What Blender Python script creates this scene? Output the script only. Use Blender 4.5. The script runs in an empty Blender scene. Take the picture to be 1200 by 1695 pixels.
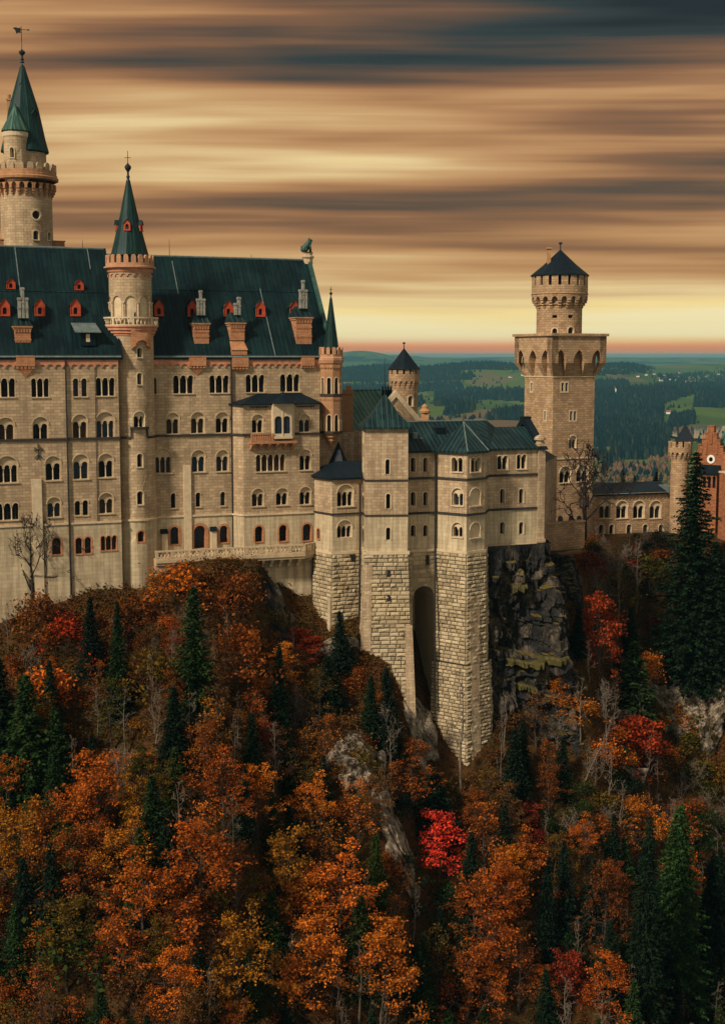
import bpy, math, random
import numpy as np
from mathutils import Vector, Matrix, noise
from mathutils.geometry import delaunay_2d_cdt

D = bpy.data
SC = bpy.context.scene
COL = SC.collection
PI = math.pi
rnd = random.Random(11)

# ------------------------------------------------------------------ camera
FPX, CX, CY, PITCH = 2200.0, 600.0, 847.5, math.atan(257.5 / 2200.0)
cam_data = D.cameras.new('camera')
cam_data.sensor_fit = 'HORIZONTAL'
cam_data.sensor_width = 36.0
cam_data.lens = 36.0 * FPX / 1200.0
cam_data.clip_start = 1.0
cam_data.clip_end = 120000.0
cam = D.objects.new('camera', cam_data)
COL.objects.link(cam)
cam.rotation_euler = (PI / 2 - PITCH, 0, 0)
SC.camera = cam

# ------------------------------------------------------------------ render / exposure
SC.view_settings.view_transform = 'Standard'
SC.view_settings.look = 'None'
SC.view_settings.exposure = 0.0
SC.view_settings.gamma = 1.0
SC.cycles.max_bounces = 6
SC.cycles.diffuse_bounces = 3
SC.cycles.glossy_bounces = 2
SC.cycles.transmission_bounces = 2
SC.cycles.transparent_max_bounces = 8
SC.cycles.volume_bounces = 0
SC.cycles.use_denoising = True
SC.cycles.caustics_reflective = False
SC.cycles.caustics_refractive = False

# ------------------------------------------------------------------ node helper
class NT:
    def __init__(s, nt):
        s.nt = nt
        nt.nodes.clear()
    def n(s, typ, **kw):
        nd = s.nt.nodes.new(typ)
        for k, v in kw.items():
            if k.startswith('i_'):
                s.set(nd.inputs[k[2:].replace('_', ' ')], v)
            else:
                setattr(nd, k, v)
        return nd
    def set(s, sock, v):
        if hasattr(v, 'is_output') or isinstance(v, bpy.types.NodeSocket):
            s.nt.links.new(v, sock)
        else:
            if isinstance(v, (tuple, list)) and len(v) == 3 and sock.type == 'RGBA':
                v = (*v, 1)
            sock.default_value = v
    def m(s, op, a, b=None, c=None, clamp=False):
        nd = s.nt.nodes.new('ShaderNodeMath'); nd.operation = op; nd.use_clamp = clamp
        for i, v in enumerate((a, b, c)):
            if v is not None: s.set(nd.inputs[i], v)
        return nd.outputs[0]
    def vm(s, op, a, b=None):
        nd = s.nt.nodes.new('ShaderNodeVectorMath'); nd.operation = op
        s.set(nd.inputs[0], a)
        if b is not None: s.set(nd.inputs[1], b)
        return nd.outputs[0]
    def mix(s, fac, a, b, blend='MIX'):
        nd = s.nt.nodes.new('ShaderNodeMix'); nd.data_type = 'RGBA'; nd.blend_type = blend
        s.set(nd.inputs[0], fac); s.set(nd.inputs[6], a); s.set(nd.inputs[7], b)
        return nd.outputs[2]
    def ramp(s, fac, stops, interp='LINEAR'):
        nd = s.nt.nodes.new('ShaderNodeValToRGB'); cr = nd.color_ramp; cr.interpolation = interp
        while len(cr.elements) < len(stops): cr.elements.new(0.5)
        for e, (p, c) in zip(cr.elements, stops):
            e.position = p; e.color = (*c, 1) if len(c) == 3 else c
        s.set(nd.inputs[0], fac)
        return nd.outputs[0]
    def noise(s, vec, scale=1.0, detail=3.0, rough=0.55, out=0):
        nd = s.nt.nodes.new('ShaderNodeTexNoise')
        s.set(nd.inputs['Vector'], vec); nd.inputs['Scale'].default_value = scale
        nd.inputs['Detail'].default_value = detail; nd.inputs['Roughness'].default_value = rough
        return nd.outputs[out]
    def maprange(s, v, a, b, c, d):
        nd = s.nt.nodes.new('ShaderNodeMapRange')
        for i, x in enumerate((v, a, b, c, d)): s.set(nd.inputs[i], x)
        return nd.outputs[0]

def srgb(r, g, b):
    f = lambda c: (c / 255 / 12.92) if c / 255 <= 0.04045 else ((c / 255 + 0.055) / 1.055) ** 2.4
    return (f(r), f(g), f(b))

# ------------------------------------------------------------------ world: dusk sky under streaked cloud
SUN_EL, SUN_AZ = math.radians(38), math.radians(-138)      # azimuth measured from +Y (north) to +X
w = D.worlds.new('World'); SC.world = w; w.use_nodes = True
t = NT(w.node_tree)
geo = t.n('ShaderNodeTexCoord').outputs['Generated']
sep = t.n('ShaderNodeSeparateXYZ'); t.set(sep.inputs[0], geo)
dx, dy, dz = sep.outputs
az = t.m('ARCTAN2', dx, dy)
el = t.m('MULTIPLY', t.m('ARCTAN2', dz, t.m('MAXIMUM', t.m('ABSOLUTE', dy), .25)), 57.29578)   # degrees; cloud bands run parallel to the x axis
def comb(a, b, c=0.0):
    nd = t.n('ShaderNodeCombineXYZ'); t.set(nd.inputs[0], a); t.set(nd.inputs[1], b); t.set(nd.inputs[2], c)
    return nd.outputs[0]
# slow sideways streaks: long in azimuth, thin in elevation
wob = t.noise(comb(t.m('MULTIPLY', az, 1.5), t.m('MULTIPLY', el, 0.12)), 1.0, 2)
els = t.m('ADD', el, t.m('MULTIPLY', t.m('SUBTRACT', wob, 0.5), 0.7))
st1 = t.noise(comb(t.m('MULTIPLY', az, 2.2), t.m('MULTIPLY', els, 0.42), 3.1), 1.0, 3, 0.5)
st2 = t.noise(comb(t.m('MULTIPLY', az, 3.0), t.m('MULTIPLY', els, 1.6), 7.7), 1.0, 2, 0.5)
st3 = t.noise(comb(t.m('MULTIPLY', az, 4.5), t.m('MULTIPLY', els, 4.0), 1.7), 1.0, 2, 0.5)
streak = t.m('ADD', t.m('ADD', t.m('MULTIPLY', t.m('SUBTRACT', st1, 0.5), 1.25), t.m('MULTIPLY', t.m('SUBTRACT', st2, 0.5), 0.45)),
             t.m('MULTIPLY', t.m('SUBTRACT', st3, 0.5), 0.20))
def bump1(v, c, wd):
    q = t.m('DIVIDE', t.m('SUBTRACT', v, c), wd)
    return t.m('EXPONENT', t.m('MULTIPLY', t.m('MULTIPLY', q, q), -1.0))
# broad brightness by elevation (cloud lit from below by the afterglow), then bright and dark bands
lum = t.ramp(t.m('DIVIDE', el, 18.0, clamp=True), [(e / 18.0, (l,) * 3) for e, l in ((0, .80), (.9, .95), (1.7, .93), (2.5, .70), (3.5, .55), (5, .48), (7, .43), (8.3, .51), (9.6, .52), (10.5, .42), (12, .30), (13.2, .32), (14.4, .25), (18, .25))])
lum = t.m('ADD', lum, t.m('MULTIPLY', streak, 0.74))
band_specs = [  # elevation, width, azimuth, width, amount
    (9.6, .5, -.16, .22, .20), (8.5, .45, -.06, .16, .20), (7.5, .35, .02, .2, .16), (10.7, .35, -.2, .25, .12), (8.1, .3, .0, .1, .16),
    (12.1, .42, .09, .18, -.24), (11.35, .35, -.03, .12, -.16), (14.3, 1.25, .24, .15, -.32), (13.2, .8, .0, .5, .05), (11.9, .4, -.2, .15, -.08), (14.1, .8, -.22, .14, .22),
    (6.4, .3, -.1, .2, -.12), (8.0, .5, .25, .12, -.14), (4.6, .25, .1, .3, -.10), (7.1, .3, .2, .14, -.1),
    (1.5, .6, .06, .2, .12), (2.9, .4, .14, .14, .10), (9.6, .35, .2, .12, -.12)]
for e0, ew, a0, aw, k in band_specs:
    lum = t.m('ADD', lum, t.m('MULTIPLY', t.m('MULTIPLY', bump1(els, e0, ew), bump1(az, a0, aw)), k))
cloud = t.ramp(lum, [(0.0, srgb(24, 30, 31)), (0.13, srgb(46, 54, 52)), (0.25, srgb(94, 72, 54)), (0.38, srgb(142, 98, 63)), (0.5, srgb(186, 136, 86)),
                     (0.62, srgb(208, 164, 110)), (0.75, srgb(236, 206, 148)), (0.88, srgb(255, 226, 152)), (1.0, srgb(255, 238, 182))])
# orange rim just over the horizon
cloud = t.mix(t.m('MULTIPLY', bump1(el, 0.34, 0.34), 0.95), cloud, srgb(248, 138, 78))
cloud = t.mix(t.maprange(el, 0.16, -0.1, 0.0, 1.0), cloud, srgb(122, 128, 108))
# high overcast overhead and behind the viewer: greyer, evenly bright
up = t.maprange(el, 15.5, 40.0, 0.0, 1.0)
back = t.maprange(dy, 0.55, -0.1, 0.0, 1.0)
over = t.m('MAXIMUM', up, t.m('MULTIPLY', back, t.maprange(el, 0.0, 8.0, 0.3, 1.0)))
cloud = t.mix(over, cloud, t.mix(st1, (0.30, 0.275, 0.235), (0.46, 0.42, 0.36)))
sky = t.n('ShaderNodeTexSky', sky_type='NISHITA')
sky.sun_disc = False; sky.sun_elevation = SUN_EL; sky.sun_rotation = SUN_AZ; sky.air_density = 1.4; sky.dust_density = 2.0
bg_sky = t.n('ShaderNodeBackground', i_Color=sky.outputs[0], i_Strength=0.06)
bg_cloud = t.n('ShaderNodeBackground', i_Color=cloud, i_Strength=1.0)
mx = t.n('ShaderNodeMixShader', i_Fac=0.93)
t.set(mx.inputs[1], bg_sky.outputs[0]); t.set(mx.inputs[2], bg_cloud.outputs[0])
wo = t.n('ShaderNodeOutputWorld'); t.set(wo.inputs['Surface'], mx.outputs[0])

# ------------------------------------------------------------------ sun, softened by the cloud
sd = D.lights.new('sun', 'SUN'); sd.energy = 4.1; sd.angle = math.radians(7); sd.color = (1.0, 0.89, 0.73)
sun = D.objects.new('sun', sd); COL.objects.link(sun)
sdir = Vector((math.sin(SUN_AZ) * math.cos(SUN_EL), math.cos(SUN_AZ) * math.cos(SUN_EL), math.sin(SUN_EL)))
sun.rotation_euler = sdir.to_track_quat('Z', 'Y').to_euler()
sun.location = (-80, -60, 120)

# ------------------------------------------------------------------ picture -> place
CP, SP = math.cos(PITCH), math.sin(PITCH)
def ray(px, py):
    x = (px - CX) / FPX; y = -(py - CY) / FPX
    return Vector((x, CP + y * SP, -SP + y * CP))
def at(px, py, Y):
    r = ray(px, py); return r * (Y / r.y)
def plan(px, Y, py=590.0):
    r = ray(px, py)
    return Vector((r.x / r.y * Y, Y, 0))
def zat(py, Y):
    return ray(600, py).z / ray(600, py).y * Y

# ------------------------------------------------------------------ mesh builder
def cdt(outline, holes=(), extra=()):
    vs = []; es = []
    for lp in [outline, *holes]:
        b = len(vs); n = len(lp); vs += [Vector((p[0], p[1])) for p in lp]
        es += [(b + i, b + (i + 1) % n) for i in range(n)]
    vs += [Vector((p[0], p[1])) for p in extra]
    ov, oe, of, *_ = delaunay_2d_cdt(vs, es, [], 0, 1e-5)
    P = np.array([(v.x, v.y) for v in ov])
    out = []
    def inside(c, lp):
        r = False; n = len(lp); x, y = c
        for i in range(n):
            x1, y1 = lp[i][0], lp[i][1]; x2, y2 = lp[(i + 1) % n][0], lp[(i + 1) % n][1]
            if (y1 > y) != (y2 > y) and x < (x2 - x1) * (y - y1) / (y2 - y1) + x1: r = not r
        return r
    for f in of:
        c = P[list(f)].mean(0)
        if inside(c, outline) and not any(inside(c, h) for h in holes):
            a, b2, c2 = P[f[0]], P[f[1]], P[f[2]]
            ar = (b2[0]-a[0])*(c2[1]-a[1]) - (b2[1]-a[1])*(c2[0]-a[0])
            if abs(ar) > 1e-7: out.append(tuple(f) if ar > 0 else tuple(reversed(f)))
    return [(float(p[0]), float(p[1])) for p in P], out

class MB:
    def __init__(s): s.v = []; s.f = []; s.uv = []
    def add(s, vs, fs, uvs=None):
        b = len(s.v); s.v += [tuple(v) for v in vs]
        for i, f in enumerate(fs):
            s.f.append(tuple(b + k for k in f)); s.uv.append(uvs[i] if uvs else None)
    def quad(s, a, b, c, d): s.add([a, b, c, d], [(0, 1, 2, 3)])
    def sheet(s, S, outline, holes=(), d=0.0, extra=()):
        P, F = cdt(outline, holes, extra)
        s.add([S.pt(p[0], p[1], d) for p in P], F, [[P[k] for k in f] for f in F])
    def sides(s, S, loop, d0, d1):
        n = len(loop)
        for i in range(n):
            a, b = loop[i], loop[(i + 1) % n]
            s.add([S.pt(a[0], a[1], d0), S.pt(b[0], b[1], d0), S.pt(b[0], b[1], d1), S.pt(a[0], a[1], d1)], [(0, 1, 2, 3)])
    def extr(s, S, loop, d0, d1, holes=(), back=False, extra=()):
        s.sheet(S, loop, holes, d1, extra)
        for lp in [loop, *holes]: s.sides(S, lp, d0, d1)
        if back: s.sheet(S, loop, holes, d0, extra)
    def sbox(s, S, u0, u1, z0, z1, d0, d1, nu=1):
        """a box in a surface's own (along, up, out) measure, curved with the surface"""
        for i in range(nu):
            a = u0 + (u1 - u0) * i / nu; b = u0 + (u1 - u0) * (i + 1) / nu
            c = [S.pt(x, z, d) for d in (d0, d1) for z in (z0, z1) for x in (a, b)]
            fs = [(4, 5, 7, 6), (2, 3, 7, 6), (0, 1, 5, 4)]
            if i == 0: fs.append((0, 2, 6, 4))
            if i == nu - 1: fs.append((1, 3, 7, 5))
            fs.append((0, 1, 3, 2))
            s.add(c, fs)
    def poly_prism(s, pts, z0, z1, top=True, bot=False):
        n = len(pts)
        for i in range(n):
            a, b = pts[i], pts[(i + 1) % n]
            s.quad((a[0], a[1], z0), (b[0], b[1], z0), (b[0], b[1], z1), (a[0], a[1], z1))
        if top: s.add([(p[0], p[1], z1) for p in pts], [tuple(range(n))])
        if bot: s.add([(p[0], p[1], z0) for p in pts], [tuple(range(n))[::-1]])
    def lathe(s, c, prof, seg=24, phase=0.0, cap=True):
        n = len(prof)
        for j in range(n - 1):
            (r0, z0), (r1, z1) = prof[j], prof[j + 1]
            for i in range(seg):
                a = phase + 2 * PI * i / seg; b = phase + 2 * PI * (i + 1) / seg
                pts = [(c[0] + r * math.sin(x), c[1] - r * math.cos(x), z) for r, z, x in ((r0, z0, a), (r0, z0, b), (r1, z1, b), (r1, z1, a))]
                rm = max(r0, r1); L = math.hypot(r1 - r0, z1 - z0); vz = z0 if abs(z1 - z0) > .3 * L else 0
                uv = [(a * rm, vz), (b * rm, vz), (b * rm, vz + L), (a * rm, vz + L)]
                if r1 < 1e-4: s.add(pts[:3], [(0, 1, 2)], [uv[:3]])
                elif r0 < 1e-4: s.add([pts[0], pts[2], pts[3]], [(0, 1, 2)], [[uv[0], uv[2], uv[3]]])
                else: s.add(pts, [(0, 1, 2, 3)], [uv])
    def tube(s, pts, rads, seg=6):
        pts = [Vector(p) for p in pts]; rings = []
        for i, p in enumerate(pts):
            d = (pts[min(i + 1, len(pts) - 1)] - pts[max(i - 1, 0)])
            if d.length < 1e-6: d = Vector((0, 0, 1))
            d.normalize(); q = d.orthogonal().normalized(); r2 = d.cross(q)
            rings.append([p + (q * math.cos(2 * PI * k / seg) + r2 * math.sin(2 * PI * k / seg)) * rads[i] for k in range(seg)])
        vs = [v for r in rings for v in r]; fs = []
        for i in range(len(pts) - 1):
            for k in range(seg):
                fs.append((i * seg + k, i * seg + (k + 1) % seg, (i + 1) * seg + (k + 1) % seg, (i + 1) * seg + k))
        fs.append(tuple(range(seg))[::-1]); fs.append(tuple((len(pts) - 1) * seg + k for k in range(seg)))
        s.add(vs, fs)
    def build(s, name, mat, parent=None, smooth=False, label=None):
        off = Vector(WLOC.get(parent.name, (0, 0, 0))) if parent else Vector((0, 0, 0))
        me = D.meshes.new(name)
        V = np.array(s.v, dtype=float).reshape(-1, 3) - np.array(off)
        me.from_pydata(V.tolist(), [], s.f)
        uvl = me.uv_layers.new(name='UVMap')
        uvs = []
        W = np.array(s.v, dtype=float).reshape(-1, 3)
        for f, u in zip(s.f, s.uv):
            if u is not None: uvs += [c for p in u for c in p]; continue
            P = W[list(f)]; n = np.cross(P[1] - P[0], P[2] - P[0]); L = np.linalg.norm(n)
            if L < 1e-12: uvs += [0.0] * (2 * len(f)); continue
            n = n / L
            tt = np.array((-n[1], n[0], 0.0)) if abs(n[2]) < .98 else np.array((1.0, 0, 0))
            tt /= np.linalg.norm(tt); vv = np.cross(n, tt); vv = vv if vv[2] >= 0 else -vv
            for p in P: uvs += [float(p @ tt), float(p @ vv)]
        uvl.data.foreach_set('uv', uvs)
        o = D.objects.new(name, me); COL.objects.link(o)
        if mat: me.materials.append(mat)
        if smooth: me.shade_smooth()
        if parent:
            o.parent = parent; WLOC[o.name] = tuple(off)
        if label: o['label'] = label
        return o
WLOC = {}
def thing(name, label, cat, loc, group=None):
    o = D.objects.new(name, None); COL.objects.link(o); o.location = loc; o.empty_display_size = 1
    WLOC[o.name] = tuple(loc); o['label'] = label; o['category'] = cat
    if group: o['group'] = group
    return o
def tag(o, label, cat, group=None, kind=None):
    if label: o['label'] = label
    if cat: o['category'] = cat
    if group: o['group'] = group
    if kind: o['kind'] = kind
    return o

# ------------------------------------------------------------------ surfaces that things are laid out on
class Plane:
    def __init__(s, o, u, v, n): s.o, s.u, s.v, s.n = Vector(o), Vector(u).normalized(), Vector(v).normalized(), Vector(n).normalized()
    def pt(s, a, b, d=0.0): return s.o + s.u * a + s.v * b + s.n * d
    def pix(s, px, py, d=0.0):
        r = ray(px, py); oo = s.o + s.n * d
        p = r * (oo.dot(s.n) / r.dot(s.n)) - oo
        return p.dot(s.u), p.dot(s.v)
def wall(A, B):
    A = Vector((A[0], A[1], 0)); B = Vector((B[0], B[1], 0)); u = (B - A).normalized()
    S = Plane(A, u, (0, 0, 1), (u.y, -u.x, 0)); S.L = (B - A).length; S.A, S.B = A, B
    return S
class Cyl:
    def __init__(s, c, r): s.c, s.r = Vector((c[0], c[1], 0)), r; s.a0 = math.atan2(c[0], c[1])
    def pt(s, u, z, d=0.0):
        a = u / s.r - s.a0
        return s.c + Vector(((s.r + d) * math.sin(a), -(s.r + d) * math.cos(a), z))
    def pix(s, px, py, d=0.0):
        R = s.r + d; q = ray(px, py); h = Vector((q.x, q.y)); c = Vector((s.c.x, s.c.y))
        b = h.dot(c); disc = b * b - h.dot(h) * (c.dot(c) - R * R)
        k = (b - math.sqrt(max(disc, 0))) / h.dot(h); p = q * k
        a = math.atan2(p.x - s.c.x, -(p.y - s.c.y))
        u = (a + s.a0)
        u = (u + PI) % (2 * PI) - PI
        return u * s.r, p.z
class Patch:
    """a battered wall face between a top edge and a wider bottom edge"""
    def __init__(s, At, Bt, Ab, Bb, zt, zb):
        s.zt, s.zb = zt, zb
        s.At, s.Bt, s.Ab, s.Bb = [Vector((p[0], p[1], 0)) for p in (At, Bt, Ab, Bb)]
        s.L = (s.Bt - s.At).length; u = (s.Bt - s.At).normalized(); s.n = Vector((u.y, -u.x, 0))
    def pt(s, u, z, d=0.0):
        f = (s.zt - z) / (s.zt - s.zb); A = s.At.lerp(s.Ab, f); B = s.Bt.lerp(s.Bb, f)
        p = A + (B - A) * (u / s.L) + s.n * d
        return Vector((p.x, p.y, z))
    def pix(s, px, py, d=0.0):
        lo = s.At + s.n * d; r = ray(px, py)
        k = lo.dot(s.n) / r.dot(s.n)
        for _ in range(4):
            p = r * k; A = s.pt(0, p.z, d); k = A.dot(s.n) / r.dot(s.n)
        p = r * k; A = s.pt(0, p.z, d); B = s.pt(s.L, p.z, d)
        return (p - A).dot((B - A).normalized()) * s.L / (B - A).length, p.z

# ================================================================== materials
def mat(name):
    m = D.materials.new(name); m.use_nodes = True
    return m, NT(m.node_tree)
def finish(t, col, rough=0.8, bump=None, bstr=0.4, bdist=0.05, spec=0.3, **kw):
    b = t.n('ShaderNodeBsdfPrincipled'); t.set(b.inputs['Base Color'], col); t.set(b.inputs['Roughness'], rough)
    b.inputs['Specular IOR Level'].default_value = spec
    for k, v in kw.items(): t.set(b.inputs[k.replace('_', ' ')], v)
    if bump is not None:
        bn = t.n('ShaderNodeBump'); bn.inputs['Strength'].default_value = bstr; bn.inputs['Distance'].default_value = bdist
        t.set(bn.inputs['Height'], bump); t.set(b.inputs['Normal'], bn.outputs[0])
    o = t.n('ShaderNodeOutputMaterial'); t.set(o.inputs['Surface'], b.outputs[0])
    return b
def stone(name, c1, c2, mortar, bw=.8, bh=.36, ms=.02, stain=.35, bstr=.5, big=0.25, pale=None):
    m, t = mat(name)
    uv = t.n('ShaderNodeTexCoord').outputs['UV']
    pos = t.n('ShaderNodeNewGeometry').outputs['Position']
    wob = t.vm('ADD', uv, t.vm('SCALE', t.vm('SUBTRACT', t.noise(uv, .9, 2, out=1), (.5, .5, .5)), None)) if False else uv
    br = t.n('ShaderNodeTexBrick', offset=.5); t.set(br.inputs['Vector'], wob)
    for k, v in (('Scale', 1.0), ('Brick Width', bw), ('Row Height', bh), ('Mortar Size', ms), ('Mortar Smooth', .25), ('Bias', 0.0)): br.inputs[k].default_value = v
    t.set(br.inputs['Color1'], c1); t.set(br.inputs['Color2'], c2); t.set(br.inputs['Mortar'], mortar)
    n1 = t.noise(pos, big, 4, .6); n2 = t.noise(pos, 2.6, 3, .6)
    sp = t.n('ShaderNodeSeparateXYZ'); t.set(sp.inputs[0], uv)
    cb = t.n('ShaderNodeCombineXYZ'); t.set(cb.inputs[0], t.m('MULTIPLY', sp.outputs[0], 1.3)); t.set(cb.inputs[1], t.m('MULTIPLY', sp.outputs[1], .09))
    n3 = t.noise(cb.outputs[0], 1.0, 4, .65)
    col = t.mix(t.maprange(n1, .3, .7, 0, 1), t.mix(1.0, br.outputs[0], (.74, .72, .70), 'MULTIPLY'), br.outputs[0])
    col = t.mix(t.m('MULTIPLY', t.maprange(n3, .47, .72, 0, 1), stain, clamp=True), col, (c1[0] * .42, c1[1] * .40, c1[2] * .42))
    col = t.mix(t.m('MULTIPLY', t.maprange(n2, .35, .75, 0, 1), .22), col, t.mix(1.0, col, (1.28, 1.2, 1.05), 'MULTIPLY'))
    if pale:
        col = t.mix(t.m('MULTIPLY', t.maprange(n3, .5, .3, 0, 1), .6, clamp=True), col, pale)
    h = t.m('ADD', t.m('MULTIPLY', br.outputs['Fac'], -1.0), t.m('MULTIPLY', n2, .5))
    finish(t, col, .88, h, bstr, .04)
    return m
def plain(name, col, var=.25, rough=.8, scale=1.5, spec=.3, metal=0.0):
    m, t = mat(name)
    pos = t.n('ShaderNodeNewGeometry').outputs['Position']
    n1 = t.noise(pos, scale, 4, .6)
    c = t.mix(t.maprange(n1, .3, .7, 0, 1), tuple(x * (1 - var) for x in col), tuple(x * (1 + var) for x in col))
    b = finish(t, c, rough, n1, .3, .03, spec); b.inputs['Metallic'].default_value = metal
    return m
def copper(name, dark, light, seam=.62, patina=.5, rough=.5, ribs=(.06, .30)):
    m, t = mat(name)
    uv = t.n('ShaderNodeTexCoord').outputs['UV']
    sp = t.n('ShaderNodeSeparateXYZ'); t.set(sp.inputs[0], uv); u, v, _ = sp.outputs
    fr = t.m('FRACT', t.m('DIVIDE', u, seam))
    rib = t.m('LESS_THAN', t.m('ABSOLUTE', t.m('SUBTRACT', fr, .5)), .09)
    cell = t.m('FLOOR', t.m('DIVIDE', u, seam))
    row = t.m('FLOOR', t.m('DIVIDE', t.m('ADD', v, t.m('MULTIPLY', t.m('MODULO', t.m('ABSOLUTE', cell), 2.0), 1.1)), 2.3))
    cb = t.n('ShaderNodeCombineXYZ'); t.set(cb.inputs[0], cell); t.set(cb.inputs[1], row)
    wn = t.n('ShaderNodeTexWhiteNoise', noise_dimensions='2D'); t.set(wn.inputs['Vector'], cb.outputs[0])
    c2 = t.n('ShaderNodeCombineXYZ'); t.set(c2.inputs[0], t.m('MULTIPLY', u, 2.4)); t.set(c2.inputs[1], t.m('MULTIPLY', v, .16))
    streak = t.noise(c2.outputs[0], 1.0, 4, .7)
    pos = t.n('ShaderNodeNewGeometry').outputs['Position']
    n1 = t.noise(pos, .22, 3, .6)
    f = t.m('ADD', t.m('MULTIPLY', t.maprange(streak, .42, .8, 0, 1), patina), t.m('MULTIPLY', t.m('SUBTRACT', wn.outputs[0], .5), .30))
    f = t.m('ADD', f, t.m('MULTIPLY', t.m('SUBTRACT', n1, .45), .9), clamp=True)
    col = t.mix(f, dark, light)
    col = t.mix(t.m('MULTIPLY', rib, t.maprange(n1, .35, .65, *ribs)), col, tuple(x * 1.6 for x in light))
    finish(t, col, rough, t.m('ADD', rib, t.m('MULTIPLY', streak, .25)), .8, .06, .12)
    return m

M = {}
M['wall'] = stone('palace limestone', (.56, .405, .245), (.37, .26, .152), (.26, .18, .105), .85, .40, .022, .85)
M['wall2'] = stone('stair tower limestone', (.58, .42, .255), (.42, .30, .175), (.29, .205, .12), .85, .40, .022, .7)
M['wallb'] = stone('house limestone', (.57, .415, .255), (.38, .265, .155), (.25, .175, .105), .85, .40, .022, .8, .4, .3, (.58, .45, .29))
M['plinth'] = stone('pale plinth stone', (.60, .48, .30), (.48, .375, .23), (.36, .275, .165), 1.1, .55, .016, .95, .4, .2, (.66, .535, .33))

M['joint'] = plain('dark mortar bed', (.05, .036, .024), .4)
_m, _t = mat('quarry faced blocks')
_g = _t.n('ShaderNodeNewGeometry'); _n = _t.noise(_g.outputs['Position'], .22, 4, .6); _n2 = _t.noise(_g.outputs['Position'], 3.0, 4, .7)
_c = _t.ramp(_t.m('ADD', _t.m('MULTIPLY', _g.outputs['Random Per Island'], .6), _t.m('MULTIPLY', _n, .5)), [(.1, (.20, .145, .085)), (.45, (.38, .29, .17)), (.75, (.50, .39, .235)), (1, (.58, .47, .30))])
_c = _t.mix(_t.maprange(_n2, .5, .8, 0, .55), _c, (.16, .115, .07))
finish(_t, _c, .9, _n2, .8, .08, .2); M['rough'] = _m
M['towerstone'] = stone('keep limestone', (.55, .36, .20), (.36, .225, .12), (.20, .13, .08), .8, .40, .028, .45)
M['reddish'] = stone('warm sandstone', (.50, .26, .125), (.42, .21, .10), (.40, .22, .11), .6, .3, .02, .4)
M['brickred'] = stone('orange brick', (.48, .185, .075), (.30, .10, .04), (.18, .08, .045), .5, .22, .025, .7)
M['trim'] = plain('pale dressed stone', (.56, .43, .27), .16)
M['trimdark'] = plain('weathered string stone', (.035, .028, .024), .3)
M['coral'] = plain('terracotta frieze', (.48, .205, .115), .3)
M['orange'] = stone('orange terracotta', (.58, .27, .13), (.46, .20, .09), (.30, .14, .075), .45, .22, .016, .5, .4, .6)
M['orangecrown'] = stone('coral stone crown', (.58, .31, .17), (.50, .255, .135), (.38, .2, .11), .5, .25, .012, .4, .3, .6)
M['tymp'] = plain('limestone tympanum', (.47, .345, .205), .2)
M['red'] = plain('red painted dormer', (.42, .062, .024), .2)
M['col_red'] = plain('red marble column', (.40, .17, .11), .2, .5)
M['pane'] = plain('dark window glass', (.006, .005, .006), .3, .2, 3, .12)
M['panec'] = plain('curtained window glass', (.045, .030, .022), .5, .3, 2, .1)
M['paneb'] = plain('blue sky glass', (.012, .020, .036), .3, .15, 3, .3)
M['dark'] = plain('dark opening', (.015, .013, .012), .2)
M['roof'] = copper('dark palace copper', (.0022, .0095, .0118), (.013, .041, .040))
M['roof2'] = copper('house copper', (.0035, .0115, .0140), (.026, .060, .056), .7, .6, .5, (.25, .7))
M['spire'] = copper('green spire copper', (.0050, .019, .0180), (.022, .062, .052), .45, .65, .5, (.2, .55))
M['roofgreen'] = copper('verdigris copper', (.018, .055, .044), (.085, .15, .105), .8, .8, .5, (.4, .8))
M['slate'] = copper('dark blue roof sheet', (.004, .009, .014), (.012, .022, .028), .5, .3)
M['iron'] = plain('dark wrought iron', (.012, .016, .018), .3, .5)
M['pipe'] = plain('dark drainpipe metal', (.02, .016, .014), .3, .5)
M['bronze'] = plain('green bronze', (.03, .075, .06), .35, .5)
M['pots'] = plain('grey chimney stone', (.24, .225, .185), .35)
M['zinc'] = plain('weathered zinc', (.11, .14, .13), .3, .5)
M['white'] = plain('white enamel', (.75, .72, .62), .05)

# ================================================================== window builder
def arch_pts(x0, x1, zs, seg=10, pointed=False):
    """left spring -> top -> right spring"""
    r = (x1 - x0) / 2; c = (x0 + x1) / 2
    if pointed:
        out = []
        R = (x1 - x0) * 1.05
        for i in range(seg + 1):
            f = i / seg
            if f <= .5:
                cx = x0 + R; aa = math.acos((cx - c) / R); a = PI - aa * (f / .5)
                out.append((cx + R * math.cos(a), zs + R * math.sin(a)))
            else:
                cx = x1 - R; aa = math.acos((c - cx) / R); a = aa * (1 - (f - .5) / .5)
                out.append((cx + R * math.cos(a), zs + R * math.sin(a)))
        return out
    return [(c - r * math.cos(PI * i / seg), zs + r * math.sin(PI * i / seg)) for i in range(seg + 1)]
def light_loop(x0, x1, z0, z1, cw, n, seg=8, pointed=False):
    lw = (x1 - x0 - (n - 1) * cw) / n
    zs = z1 - lw * (.5 if not pointed else .9)
    loop = [(x0, z0)]
    for i in range(n):
        a = x0 + i * (lw + cw); loop += arch_pts(a, a + lw, zs, seg, pointed)
    loop.append((x1, z0))
    return loop[::-1], zs, lw
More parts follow.
